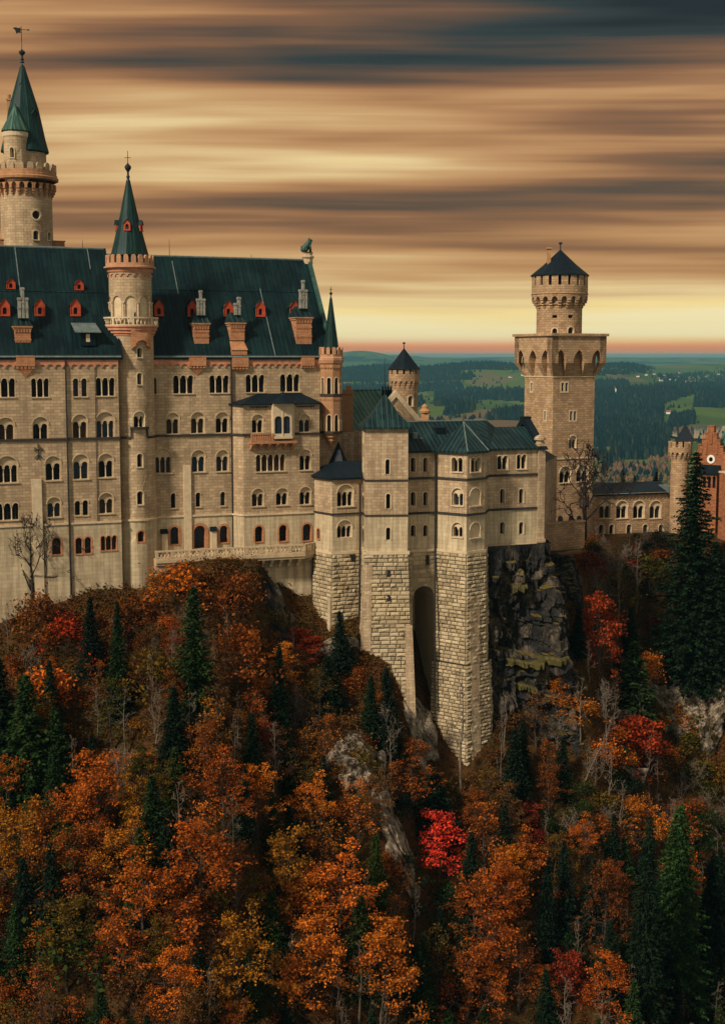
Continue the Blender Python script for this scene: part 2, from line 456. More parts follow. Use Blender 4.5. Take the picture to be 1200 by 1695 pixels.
def ring(mb, S, path, w, d0, d1):
    out = []
    n = len(path)
    for i, p in enumerate(path):
        a = path[max(i - 1, 0)]; b = path[min(i + 1, n - 1)]
        tx, tz = b[0] - a[0], b[1] - a[1]; L = math.hypot(tx, tz) or 1
        out.append((p[0] - tz / L * w, p[1] + tx / L * w))
    for i in range(n - 1):
        q = [path[i], path[i + 1], out[i + 1], out[i]]
        mb.add([S.pt(p[0], p[1], d1) for p in q], [(0, 1, 2, 3)], [q])
        mb.quad(S.pt(*out[i], d0), S.pt(*out[i + 1], d0), S.pt(*out[i + 1], d1), S.pt(*out[i], d1))
        mb.quad(S.pt(*path[i], d0), S.pt(*path[i + 1], d0), S.pt(*path[i + 1], d1), S.pt(*path[i], d1))
    for k in (0, n - 1):
        mb.quad(S.pt(*path[k], d0), S.pt(*out[k], d0), S.pt(*out[k], d1), S.pt(*path[k], d1))
def column(mb, S, u, z0, z1, d, r=.09, w=.26):
    c = S.pt(u, 0, d)
    cap = min(.34, (z1 - z0) * .2)
    mb.lathe((c.x, c.y), [(r * 1.5, z0), (r * 1.5, z0 + .08), (r, z0 + .16), (r * .92, z1 - cap), (w * .42, z1 - cap * .45)], 8)
    mb.sbox(S, u - w / 2, u + w / 2, z1 - cap * .45, z1 + .005, d - .18, d + .16)
PR_ = random.Random(3)
def window(S, parent, box, n=1, relief=False, holes=None, stone_m='trim', pane_m='pane', blind=False, cw=.30, frame=.13, jamb=False,
           sill=True, pointed=False, depth=.8, col_m='trim', kind='window', out=.09, bars=False):
    x0, y0, x1, y1 = box
    if pane_m == 'pane':
        pane_m = PR_.choice(['pane', 'pane', 'pane', 'panec', 'paneb']); bars = bars or PR_.random() < .3
    ym = (y0 + y1) / 2
    u0 = S.pix(x0, ym)[0]; u1 = S.pix(x1, ym)[0]; um = (x0 + x1) / 2
    z1 = S.pix(um, y0)[1]; z0 = S.pix(um, y1)[1]
    if n > 1: cw = min(cw, (u1 - u0) / n * .32)
    st = MB()
    if relief or blind:
        L = arch_pts(u0, u1, z1 - (u1 - u0) * (.5 if not pointed else .9), 14, pointed)
        outer = ([(u0, z0)] + L + [(u1, z0)])[::-1]
        holes.append(outer)
        rd = .24
        st.sides(S, outer, -rd, 0)
        ring(st, S, [(u0, L[0][1] - (0 if not jamb else L[0][1] - z0))] + L + [(u1, L[-1][1] - (0 if not jamb else L[-1][1] - z0))] if jamb else L, frame, 0, out)
        if blind:
            st.sheet(S, outer, (), -rd)
        else:
            e = (u1 - u0) * .05
            inner, zs, lw = light_loop(u0 + e, u1 - e, z0 + .02, z0 + (z1 - z0) * (.70 if n < 3 else .66), cw, n, 8, pointed)
            st.sheet(S, outer, (inner,), -rd)
            st.sides(S, inner, -depth, -rd)
            hole, base, x0u, x1u = inner, -rd, u0 + e, u1 - e
    else:
        inner, zs, lw = light_loop(u0, u1, z0, z1, cw, n, 8, pointed)
        holes.append(inner)
        st.sides(S, inner, -depth, 0)
        x0u, x1u, base = u0, u1, 0
        for i in range(n):
            a = u0 + i * (lw + cw); L = arch_pts(a, a + lw, zs, 8, pointed)
            path = L
            if jamb and n == 1: path = [(a, z0)] + L + [(a + lw, z0)]
            elif jamb and i == 0: path = [(a, z0)] + L
            elif jamb and i == n - 1: path = L + [(a + lw, z0)]
            ring(st, S, path, min(frame, cw * .48) if n > 1 else frame, 0, out)
    if sill: st.sbox(S, u0 - .12, u1 + .12, z0 - .14, z0 + .01, -.1, .16)
    wo = st.build(kind, M[stone_m], parent)
    if not blind:
        p = MB(); p.sheet(S, inner, (), -depth + .04); p.build('pane', M[pane_m], wo)
        if bars:
            b = MB()
            for i in range(n):
                a = x0u + i * (lw + cw) + lw / 2
                b.sbox(S, a - .035, a + .035, z0 + .02, z1 - .05, -depth + .045, -depth + .1)
            b.sbox(S, x0u, x1u, (z0 + zs) / 2 - .03, (z0 + zs) / 2 + .03, -depth + .045, -depth + .098); b.build('glazing_bar', M['trimdark'], wo)
        for i in range(n - 1):
            c = MB(); u = x0u + (i + 1) * (lw + cw) - cw / 2
            column(c, S, u, z0 + .01, zs, base - .2, min(.085, cw * .33), cw)
            c.build('column', M[col_m], wo)
    if sill:
        pass
    return wo
def frieze(mb, S, u0, u1, zt, zb, period, d0, d1, stub=.35):
    """a strip whose lower edge is a row of little round arches"""
    n = max(1, round((u1 - u0) / period)); p = (u1 - u0) / n; r = p * .5 * (1 - stub * .5)
    loop = [(u1, zt), (u0, zt), (u0, zb)]
    for i in range(n):
        a = u0 + i * p; c = a + p / 2
        if i: loop.append((c - r, zb))
        else: loop.append((c - r, zb))
        for k in range(1, 6): loop.append((c - r * math.cos(PI * k / 6), zb + r * math.sin(PI * k / 6)))
        loop.append((c + r, zb))
    loop.append((u1, zb))
    mb.extr(S, loop, d0, d1)
def merlons(mb, S, u0, u1, zb, zt, n, d0, d1, fill=.6, rounded=False):
    p = (u1 - u0) / n
    for i in range(n):
        a = u0 + i * p + p * (1 - fill) / 2; b = a + p * fill
        if rounded:
            L = arch_pts(a, b, zt - p * fill * .5, 6)
            mb.extr(S, ([(a, zb)] + L + [(b, zb)])[::-1], d0, d1, back=True)
        else: mb.sbox(S, a, b, zb, zt, d0, d1, 1)
def grid_extra(u0, u1, z0, z1, du, dz):
    out = []; nu = int((u1 - u0) / du); nz = max(1, int((z1 - z0) / dz))
    for i in range(1, nu):
        for k in range(nz + 1):
            out.append((u0 + (u1 - u0) * i / nu, z0 + (z1 - z0) * k / nz))
    return out
def cyl_outline(r, z0, z1, seg=28):
    L = PI * r
    bot = [(-L + 2 * L * i / seg, z0) for i in range(seg + 1)]; top = [(L - 2 * L * i / seg, z1) for i in range(seg + 1)]
    return bot + top
def finial(parent, c, z0, z1, ball=.25, m='iron', name='finial', cross=False):
    f = MB(); h = z1 - z0
    f.lathe(c, [(ball * .7, z0), (ball * .35, z0 + h * .1), (ball * .55, z0 + h * .16), (ball * .3, z0 + h * .22), (ball * .3, z0 + h * .32), (ball * .5, z0 + h * .35),
                (ball * .95, z0 + h * .44), (ball * .95, z0 + h * .5), (ball * .3, z0 + h * .58), (.05, z0 + h * .62), (.035, z1), (0, z1 + .02)], 10)
    if cross:
        f.tube([(c[0] - ball * .9, c[1], z0 + h * .78), (c[0] + ball * .9, c[1], z0 + h * .78)], [.04, .04], 5)
    return f.build(name, M[m], parent)

# ================================================================== PALACE
TH = math.radians(21)
U = Vector((math.cos(TH), math.sin(TH), 0)); NB = Vector((-math.sin(TH), math.cos(TH), 0)); ZV = Vector((0, 0, 1))
pl0 = plan(195, 174.5); pr0 = plan(255, 179.0)
WL = wall(pl0 - U * 36, pl0); uL0 = WL.L          # left range of the facade, its right end at u = uL0
WR = wall(pr0 - U * 5, pr0 + U * 40)
uR1 = WR.pix(548, 640)[0]
EAVE = -.05
palace = thing('palace', 'long pale limestone palace with dark copper roofs and rows of arched windows', 'palace', (pr0.x, pr0.y, -33))
EDGE = WL.pix(-230, 700)[0]
zled = zat(873, WL.pt(WL.pix(0, 873)[0], 0).y)    # ledge where the pale plinth begins
# ---- left facade
H = []
def win(*a, **k):
    k.setdefault('stone_m', 'tymp')
    return window(a[0], palace, a[1], *a[2:], holes=k.pop('H', H), **k)
for b, n, rel in [((-10, 626, 25, 657), 3, 0), ((52, 626, 81, 657), 3, 0), ((121, 626, 130, 656), 1, 0), ((135, 626, 144, 656), 1, 0), ((159, 625, 190, 655), 3, 0),
                  ((-5, 691, 24, 729), 2, 1), ((54, 690, 80, 728), 2, 1), ((120, 686, 145, 726), 2, 1), ((159, 682, 190, 724), 3, 1),
                  ((-6, 755, 30, 799), 3, 1), ((75, 755, 101, 795), 2, 1), ((121, 752, 147, 793), 2, 1), ((163, 751, 188, 790), 2, 1),
                  ((-6, 833, 31, 861), 3, 0), ((78, 823, 101, 856), 2, 1), ((124, 829, 133, 853), 1, 0), ((137, 828, 146, 853), 1, 0), ((164, 816, 188, 850), 2, 1)]:
    win(WL, b, n, bool(rel))
upper_l = list(H); H = []
for b, n in [((86, 890, 101, 918), 1), ((125, 890, 136, 917), 1), ((140, 889, 151, 916), 1), ((167, 887, 193, 911), 3)]:
    win(WL, b, n, stone_m='orange', jamb=True, frame=.22, col_m='orange', bars=True)
lower_l = list(H)
m = MB(); m.sheet(WL, [(EDGE, zled), (uL0, zled), (uL0, .3), (EDGE, .3)], upper_l)
m.quad(WL.pt(uL0, zled), WL.pt(uL0, zled, -4), WL.pt(uL0, .3, -4), WL.pt(uL0, .3)); m.build('wall', M['wall'], palace)
m = MB(); m.sheet(WL, [(EDGE, -42), (uL0, -42), (uL0, zled), (EDGE, zled)], lower_l, .06)
m.quad(WL.pt(uL0, -42, .06), WL.pt(uL0, -42, -4), WL.pt(uL0, zled, -4), WL.pt(uL0, zled, .06)); m.build('plinth_wall', M['plinth'], palace)
m = MB(); m.sbox(WL, EDGE, uL0, zled - .02, zled + .22, -.1, .22); m.build('ledge', M['trim'], palace)
zs_l = WL.pix(100, 727)[1]
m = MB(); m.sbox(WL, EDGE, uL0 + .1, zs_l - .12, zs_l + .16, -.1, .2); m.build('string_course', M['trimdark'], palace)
# ---- right facade
H = []
for b, n, rel in [((287, 621, 320, 651), 3, 0), ((347, 621, 379, 650), 3, 0), ((275, 683, 297, 718), 2, 1), ((316, 682, 339, 717), 2, 1), ((357, 682, 379, 716), 2, 1),
                  ((256, 743, 284, 783), 3, 1), ((317, 745, 340, 781), 2, 1), ((358, 745, 379, 780), 2, 1),
                  ((283, 816, 291, 841), 1, 0), ((324, 815, 332, 839), 1, 0), ((365, 814, 373, 837), 1, 0), ((407, 620, 438, 649), 3, 0), ((464, 619, 496, 648), 3, 0), ((255.5, 625, 259, 652), 1, 0)]:
    win(WR, b, n, bool(rel))
upper_r = list(H); H = []
for b, p in [((282, 872, 296, 901), 'paneb'), ((364, 870, 377, 898), 'paneb')]:
    win(WR, b, 1, stone_m='orange', jamb=True, frame=.3, pane_m=p, bars=True)
dr = win(WR, (321, 870, 340, 908), 1, stone_m='orange', jamb=True, frame=.42, kind='door', bars=True, sill=False, out=.14, pane_m='paneb')
lower_r = list(H)
m = MB(); m.sheet(WR, [(0, zled), (uR1, zled), (uR1, .3), (0, .3)], upper_r); m.build('wall', M['wall'], palace)
m = MB(); m.sheet(WR, [(0, -40), (uR1, -40), (uR1, zled), (0, zled)], lower_r, .06); m.build('plinth_wall', M['plinth'], palace)
m = MB(); m.sbox(WR, 0, WR.pix(384, 850)[0], zled - .02, zled + .22, -.1, .22); m.build('ledge', M['trim'], palace)
m = MB(); m.sbox(WR, 0, uR1, zs_l - .12, zs_l + .16, -.1, .2); m.build('string_course', M['trimdark'], palace)
# end wall (away from view), back wall
RW = 10.2 * 2
m = MB()
e0, e1 = WR.pt(uR1, 0), WR.pt(uR1, 0) + NB * RW
m.quad(e0 + ZV * -40, e1 + ZV * -40, e1, e0)
ridge_z = zat(430, at(507, 430, (e0 + NB * 10.2).y).y)
m.add([e0, e1, (e0 + e1) / 2 + ZV * (ridge_z - .2)], [(0, 1, 2)])
b0 = WL.pt(EDGE, 0) + NB * 22
m.quad(e1 + ZV * -40, b0 + ZV * -40, b0, e1)
l0 = WL.pt(EDGE, 0, .06); m.quad(l0 + ZV * -42, b0 + ZV * -42, b0, l0); m.add([l0, b0, (l0 + b0) / 2 + ZV * 14.8], [(0, 1, 2)])
m.build('rear_wall', M['wall'], palace)
# ---- projecting bay
uB0, uB1 = WR.pix(383, 760)[0], WR.pix(529, 760)[0]
q0 = WR.pt(uB0, 0); q3 = WR.pt(uB1, 0)
WB_ = wall(WR.A + WR.n * 2.0, WR.B + WR.n * 2.0)
q1 = WB_.pt(WB_.pix(403, 760)[0], 0); q2 = WB_.pt(WB_.pix(529, 760)[0], 0)
BF, BS = wall(q1, q2), wall(q0, q1)
z_be = BF.pix(470, 667)[1]
H = []
for b, n, pt in [((417, 686, 436, 716), 2, True), ((495, 686, 514, 715), 2, True), ((496, 744, 515, 778), 2, False),
                 ((417, 809, 437, 838), 2, False), ((457, 808, 477, 836), 2, False), ((496, 806, 515, 835), 2, False)]:
    win(BF, b, n, True, frame=.16)
win(BF, (424, 752, 472, 780), 5, False)
up = list(H); H = []
for b in [(422, 871, 435, 897), (462, 869, 475, 896), (501, 867, 515, 895)]:
    win(BF, b, 1, stone_m='orange', jamb=True, frame=.26, bars=True)
lo = list(H)
m = MB(); m.sheet(BF, [(0, zled), (BF.L, zled), (BF.L, z_be), (0, z_be)], up); m.sheet(BS, [(0, zled), (BS.L, zled), (BS.L, z_be), (0, z_be)])
e = BF.pt(BF.L, 0); m.quad(e + ZV * zled, q3 + ZV * zled, q3 + ZV * z_be, e + ZV * z_be); m.build('bay_wall', M['wall'], palace)
m = MB(); m.sheet(BF, [(0, -40), (BF.L, -40), (BF.L, zled), (0, zled)], lo, .06); m.sheet(BS, [(0, -40), (BS.L + .04, -40), (BS.L + .04, zled), (0, zled)], (), .06)
m.build('bay_plinth', M['plinth'], palace)
m = MB(); m.sbox(BF, -.12, BF.L, zled - .02, zled + .22, -.1, .22); m.sbox(BS, .2, BS.L, zled - .02, zled + .22, -.1, .215); m.build('ledge', M['trim'], palace)
m = MB(); m.sbox(BF, -.1, BF.L, zs_l - .12, zs_l + .16, -.1, .2); m.sbox(BS, 0, BS.L, zs_l - .12, zs_l + .16, -.1, .195); m.build('string_course', M['trimdark'], palace)
m = MB()
for a, b in [(417, 445), (494, 520)]:
    ua, ub = BF.pix(a - 3, 673)[0], BF.pix(b, 673)[0]
    frieze(m, BF, ua, ub, BF.pix(430, 672.5)[1], BF.pix(430, 676)[1], .42, 0, .07)
m.build('bay_frieze', M['trimdark'], palace)
# lean-to roof over the bay
zt = WR.pix(450, 648)[1]
o1, o2, oe = BF.pt(-.35, z_be - .05, .45), BF.pt(BF.L + .2, z_be - .05, .45), BS.pt(-.3, z_be - .05, .3)
zt = WR.pix(450, 651)[1]; t0, t1 = WR.pt(WR.pix(428, 651)[0], zt, .02), WR.pt(WR.pix(498, 651)[0], zt, .02)
m = MB(); m.quad(o1, o2, t1, t0); m.add([oe, o1, t0, WR.pt(uB0 - .3, z_be - .05, .02)], [(0, 1, 2, 3)])
m.add([o2, WR.pt(uB1 + .3, z_be - .05, .02), t1], [(0, 1, 2)])
dn = ZV * -.16
m.quad(o1, o2, o2 + dn, o1 + dn); m.quad(oe, o1, o1 + dn, oe + dn)
br = m.build('bay_roof', M['slate'], palace)
# ---- oriel with its balcony
uo0, uo1 = BF.pix(449, 700)[0], BF.pix(486, 700)[0]; zo0, zo1 = BF.pix(468, 724)[1], BF.pix(468, 667)[1]
orl = MB()
pa = [BF.pt(uo0, 0), BF.pt(uo0, 0, .95), BF.pt(uo1 - .55, 0, .95), BF.pt(uo1, 0, .4), BF.pt(uo1, 0)]
HO = []
OF = wall(pa[1], pa[2]); OS = wall(pa[0], pa[1]); OE = wall(pa[2], pa[3])
op = D.objects.new('oriel', None); 
def oriel_window(S, ua, ub):
    za, zb = BF.pix(468, 717)[1], BF.pix(468, 688)[1]
    lp, zs, lw = light_loop(ua, ub, za, zb, 0, 1, 8)
    HO.append(lp); return lp
lps = [oriel_window(OF, .2, .2 + (OF.L - .5) / 2), oriel_window(OF, .3 + (OF.L - .5) / 2, OF.L - .2)]
orl.sheet(OF, [(0, zo0), (OF.L, zo0), (OF.L, zo1), (0, zo1)], HO)
for S in (OS, OE): orl.sheet(S, [(0, zo0), (S.L, zo0), (S.L, zo1), (0, zo1)])
for lp in lps: orl.sides(OF, lp, -.25, 0)
orl.sbox(OF, -.05, OF.L + .05, zo0 - .1, zo0 + .25, -.02, .12); orl.sbox(OF, -.02, OF.L + .02, zo1 - .25, zo1, -.02, .1)
orl.sbox(OF, OF.L / 2 - .09, OF.L / 2 + .09, zo0 + .25, zo1 - .25, 0, .07)
ob = orl.build('oriel', M['trim'], palace)
m = MB()
for lp in lps: m.sheet(OF, lp, (), -.22)
m.build('pane', M['paneb'], ob)
m = MB()
cpt = (BF.pt((uo0 + uo1) / 2, 0, .35)); m.lathe((cpt.x, cpt.y), [(2.0, zo1 - .02), (1.75, zo1 + .12), (.5, zo1 + 1.0), (.12, zo1 + 1.5), (.05, zo1 + 2.3), (0, zo1 + 2.4)], 8, TH)
m.build('oriel_roof', M['slate'], palace)
ub0 = BF.pix(412, 728)[0]; zb0, zb1 = BF.pix(430, 730)[1], BF.pix(430, 717)[1]
m = MB()
m.sbox(BF, ub0, uo1 + .1, zb0 - .3, zb0, 0, 1.15); m.sbox(BF, ub0, uo0, zb1 - .14, zb1, .95, 1.15); m.sbox(BF, ub0, ub0 + .16, zb0, zb1 - .14, .95, 1.148)
m.sbox(BF, ub0 + .16, uo0, zb0, zb0 + .75, 1.02, 1.1)
for i in range(9):
    u = ub0 + .35 + i * (uo0 - ub0 - .5) / 8; m.sbox(BF, u - .05, u + .05, zb0 + .1, zb1 - .14, 1.1, 1.148)
m.build('balcony', M['orange'], palace)
m = MB()
for i in range(6):
    u = ub0 + .3 + i * (uo1 - ub0 - .6) / 5
    m.extr(Plane(BF.pt(u - .16, 0), BF.n, (0, 0, 1), BF.u * -1), [(0, zb0 - 1.3), (.5, zb0 - .95), (1.1, zb0 - .45), (1.1, zb0 - .3), (0, zb0 - .3)], 0, -.32, back=True)
m.build('balcony_brackets', M['orange'], palace)
# ---- friezes and eaves
m = MB()
zf1, zf0 = WR.pix(330, 598)[1], WR.pix(330, 608)[1]
frieze(m, WL, EDGE, uL0, zf1 + .25, zf0 + .05, 1.02, 0, .16); frieze(m, WR, .4, uR1 - 1.0, zf1 + .25, zf0 + .05, 1.02, 0, .16)
m.build('arched_frieze', M['coral'], palace)
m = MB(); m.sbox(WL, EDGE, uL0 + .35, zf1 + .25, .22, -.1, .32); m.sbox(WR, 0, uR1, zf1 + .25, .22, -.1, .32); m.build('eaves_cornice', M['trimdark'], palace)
# ---- drainpipes
def pipe(S, px, py0, py1, off=.22, r=.13):
    a, b = S.pix(px[0], py0), S.pix(px[1], py1)
    k = MB(); k.tube([S.pt(a[0], a[1], off), S.pt((a[0] + b[0]) / 2, (a[1] + b[1]) / 2, off), S.pt((a[0] + b[0]) / 2, b[1], off)], [r, r, r], 6)
    k.build('drainpipe', M['pipe'], palace)
pipe(WL, (108, 117), 596, 985); pipe(WR, (382, 385), 596, 906)
pipe(WL, (157, 161), 606, 862, .1, .05)
m = MB(); u, z = WL.pix(63, 747); m.tube([WL.pt(u, z - 1.0, .12), WL.pt(u, z + 1.0, .12)], [.07, .07])
m.tube([WL.pt(u - .55, z + .1, .12), WL.pt(u - .4, z + .5, .12), WL.pt(u, z + .05, .12), WL.pt(u + .4, z + .5, .12), WL.pt(u + .55, z + .1, .12)], [.08] * 5)
m.tube([WL.pt(u - .5, z - .9, .12), WL.pt(u, z - .45, .12), WL.pt(u + .5, z - .9, .12)], [.07] * 3); m.build('wall_anchor', M['iron'], palace)
# pale flues and little buttresses
m = MB(); a = WL.pix(52, 793); b = WL.pix(68, 793); m.sbox(WL, a[0], b[0], -42, a[1], 0, .32); m.build('flue', M['trim'], palace)
m = MB(); a = WR.pix(303, 770); b = WR.pix(315, 770); m.sbox(WR, a[0], b[0], -30, a[1], 0, .32); m.build('flue', M['trim'], palace)
for x0, x1, yt in [(265, 277, 877), (347, 358, 873)]:
    a, b = WR.pix(x0, yt), WR.pix(x1, yt)
    m = MB(); m.sbox(WR, a[0] + .1, b[0] - .1, -31, a[1] - .5, 0, .6); bt = m.build('buttress', M['trim'], palace)
    m = MB(); m.extr(Plane(WR.pt(a[0], 0), WR.n, (0, 0, 1), WR.u), [(0, a[1] - .5), (.75, a[1] - .5), (0, a[1] + .15)], 0, b[0] - a[0], back=True); m.build('buttress_cap', M['slate'], bt)
# ---- main roofs
def roof_plane(S, run, rise, ua, ub, z0=EAVE):
    v = NB * run + ZV * rise; n = S.u.cross(v).normalized()
    return Plane(S.pt(0, z0, .35) + NB * 0, S.u, v, n)
rzL = zat(409, WL.pt(WL.pix(100, 500)[0], 0, -10.5).y)
RL = roof_plane(WL, 10.85, rzL - EAVE, 0, 0); RR = roof_plane(WR, 10.55, ridge_z - EAVE, 0, 0)
lenL, lenR = math.hypot(10.85, rzL - EAVE), math.hypot(10.55, ridge_z - EAVE)
def roof(S, u0, u1, ln, m_):
    k = MB(); k.sheet(S, [(u0, 0), (u1, 0), (u1, ln), (u0, ln)])
    a, b = S.pt(u0, ln), S.pt(u1, ln)
    run = (S.pt(0, ln) - S.pt(0, 0)); hz = Vector((run.x, run.y, 0)); back = hz - ZV * run.z
    k.quad(a, b, b + back, a + back); k.quad(S.pt(u0, 0), S.pt(u1, 0), S.pt(u1, 0) - ZV * .25, S.pt(u0, 0) - ZV * .25)
    k.add([S.pt(u1, 0), S.pt(u1, ln), S.pt(u1, ln) + back], [(0, 1, 2)])
    r = k.build('roof', m_, palace)
    k = MB(); k.tube([a, b], [.16, .16], 6); k.build('ridge_cap', M['zinc'], r)
    k = MB(); k.sbox(S, u0, u1, -.12, .1, -.02, .14); k.build('gutter', M['zinc'], r)
    return r
rl = roof(RL, EDGE, uL0 + .45, lenL, M['roof']); rr = roof(RR, -1.0, uR1, lenR, M['roof'])
# verge coping of the right gable and pale snow-guard lines
m = MB(); m.sbox(RR, uR1 - .1, uR1 + .45, -.2, lenR + .15, -.3, .38); m.build('gable_coping', M['bronze'], palace)
m = MB(); m.sbox(RL, uL0 + .35, uL0 + .6, -.2, lenL, -.25, .16); m.build('gable_coping', M['slate'], palace)
for S, ln, xs in ((RL, lenL, [(14, 408, 45, 490), (139, 411, 155, 446)]), (RR, lenR, [(283, 432, 297, 487), (430, 478, 456, 590)])):
    for x0, y0, x1, y1 in xs:
        a, b = S.pix(x0, y0), S.pix(x1, y1); um = (a[0] + b[0]) / 2
        m = MB(); m.sbox(S, um - .06, um + .06, b[1], min(a[1], ln), 0, .12); m.build('roof_flashing', M['zinc'], palace)
m = MB(); a, b = RL.pix(0, 481), RL.pix(165, 487); m.sbox(RL, EDGE, uL0 + .3, a[1] - .05, a[1] + .05, 0, .08); a = RR.pix(330, 480); m.sbox(RR, 0, uR1 - .4, a[1] - .04, a[1] + .04, 0, .08)
m.build('roof_joint', M['roof2'], palace)
for x, y0, y1 in ((137, 397, 411), (282, 403, 431), (417, 424, 431)):
    S = RL if x < 150 else RR
    m = MB(); u = S.pix(x, y1)[0]; p = S.pt(u, lenL if x < 150 else lenR); m.tube([p, p + ZV * (y1 - y0) * .085], [.05, .02], 5); m.build('lightning_rod', M['iron'], palace)
# ---- dormers, skylight, wall dormer chimneys
def frame_at(S, px, py):
    u, v = S.pix(px, py); return S.pt(u, v)
def dormer(S, px, py, wpx, hpx, depth=3.0):
    p = frame_at(S, px, py); s = p.y / FPX; wd = wpx * s; hh = hpx * s
    A = p - U * wd / 2; F = Plane(A + NB * -.12, U, ZV, NB * -1)
    sh = hh * .62; hx = hh
    L = arch_pts(wd * .28, wd * .72, sh * .62, 6); hole = ([(wd * .28, .12 * hh)] + L + [(wd * .72, .12 * hh)])[::-1]
    k = MB(); out = [(0, 0), (wd, 0), (wd, sh), (wd / 2, hx), (0, sh)]
    k.sheet(F, out, (hole,)); k.sides(F, hole, -.3, 0); k.sides(F, out, -.15, 0)
    k.sheet(F, [(-.0, 0), (wd, 0), (wd, .1 * hh), (0, .1 * hh)], (), .06)
    ring(k, F, [(0, 0), (0, sh), (wd / 2, hx), (wd, sh), (wd, 0)], wd * .06, -.1, .08)
    d_ = k.build('dormer', M['red'], palace)
    k = MB(); k.sheet(F, hole, (), -.28); k.build('pane', M['dark'], d_)
    k = MB(); o = .18
    a0, a1, a2 = F.pt(-o, sh - o * .8, .15), F.pt(wd / 2, hx + .08, .15), F.pt(wd + o, sh - o * .8, .15)
    bk = NB * depth
    k.quad(a0, a1, a1 + bk, a0 + bk); k.quad(a1, a2, a2 + bk, a1 + bk)
    for q in (0, wd): k.quad(F.pt(q, 0, -.05), F.pt(q, sh, -.05), F.pt(q, sh, -.05) + bk, F.pt(q, 0, -.05) + bk)
    k.build('dormer_roof', M['roof'], d_)
for x, y, w_, h_ in [(18, 478, 13, 17), (131, 480, 13, 17), (8, 523, 15, 29), (66, 523, 15, 29), (125, 523, 15, 29)]: dormer(RL, x, y, w_, h_)
for x, y in [(263, 523), (318, 524), (378, 524), (431, 524), (487, 524)]: dormer(RR, x, y, 14, 27)
a = frame_at(RL, 146, 572); F = Plane(a - U * .9 - NB * .3, U, ZV, NB * -1)
m = MB(); m.extr(F, [(0, 0), (1.8, 0), (1.8, 2.0), (0, 2.0)], -3, 0); m.build('skylight', M['slate'], palace)
m = MB(); m.quad(F.pt(-.9, 1.8, .5), F.pt(2.5, 1.8, .5), F.pt(2.2, 3.0, -2.2), F.pt(-1.0, 3.0, -2.2)); m.quad(F.pt(-.9, 1.8, .5), F.pt(2.5, 1.8, .5), F.pt(2.5, 1.68, .5), F.pt(-.9, 1.68, .5)); m.build('skylight_roof', M['zinc'], palace)
m = MB(); m.sbox(F, .6, 1.1, .5, 1.5, 0, .05); m.build('skylight_pane', M['trim'], palace)
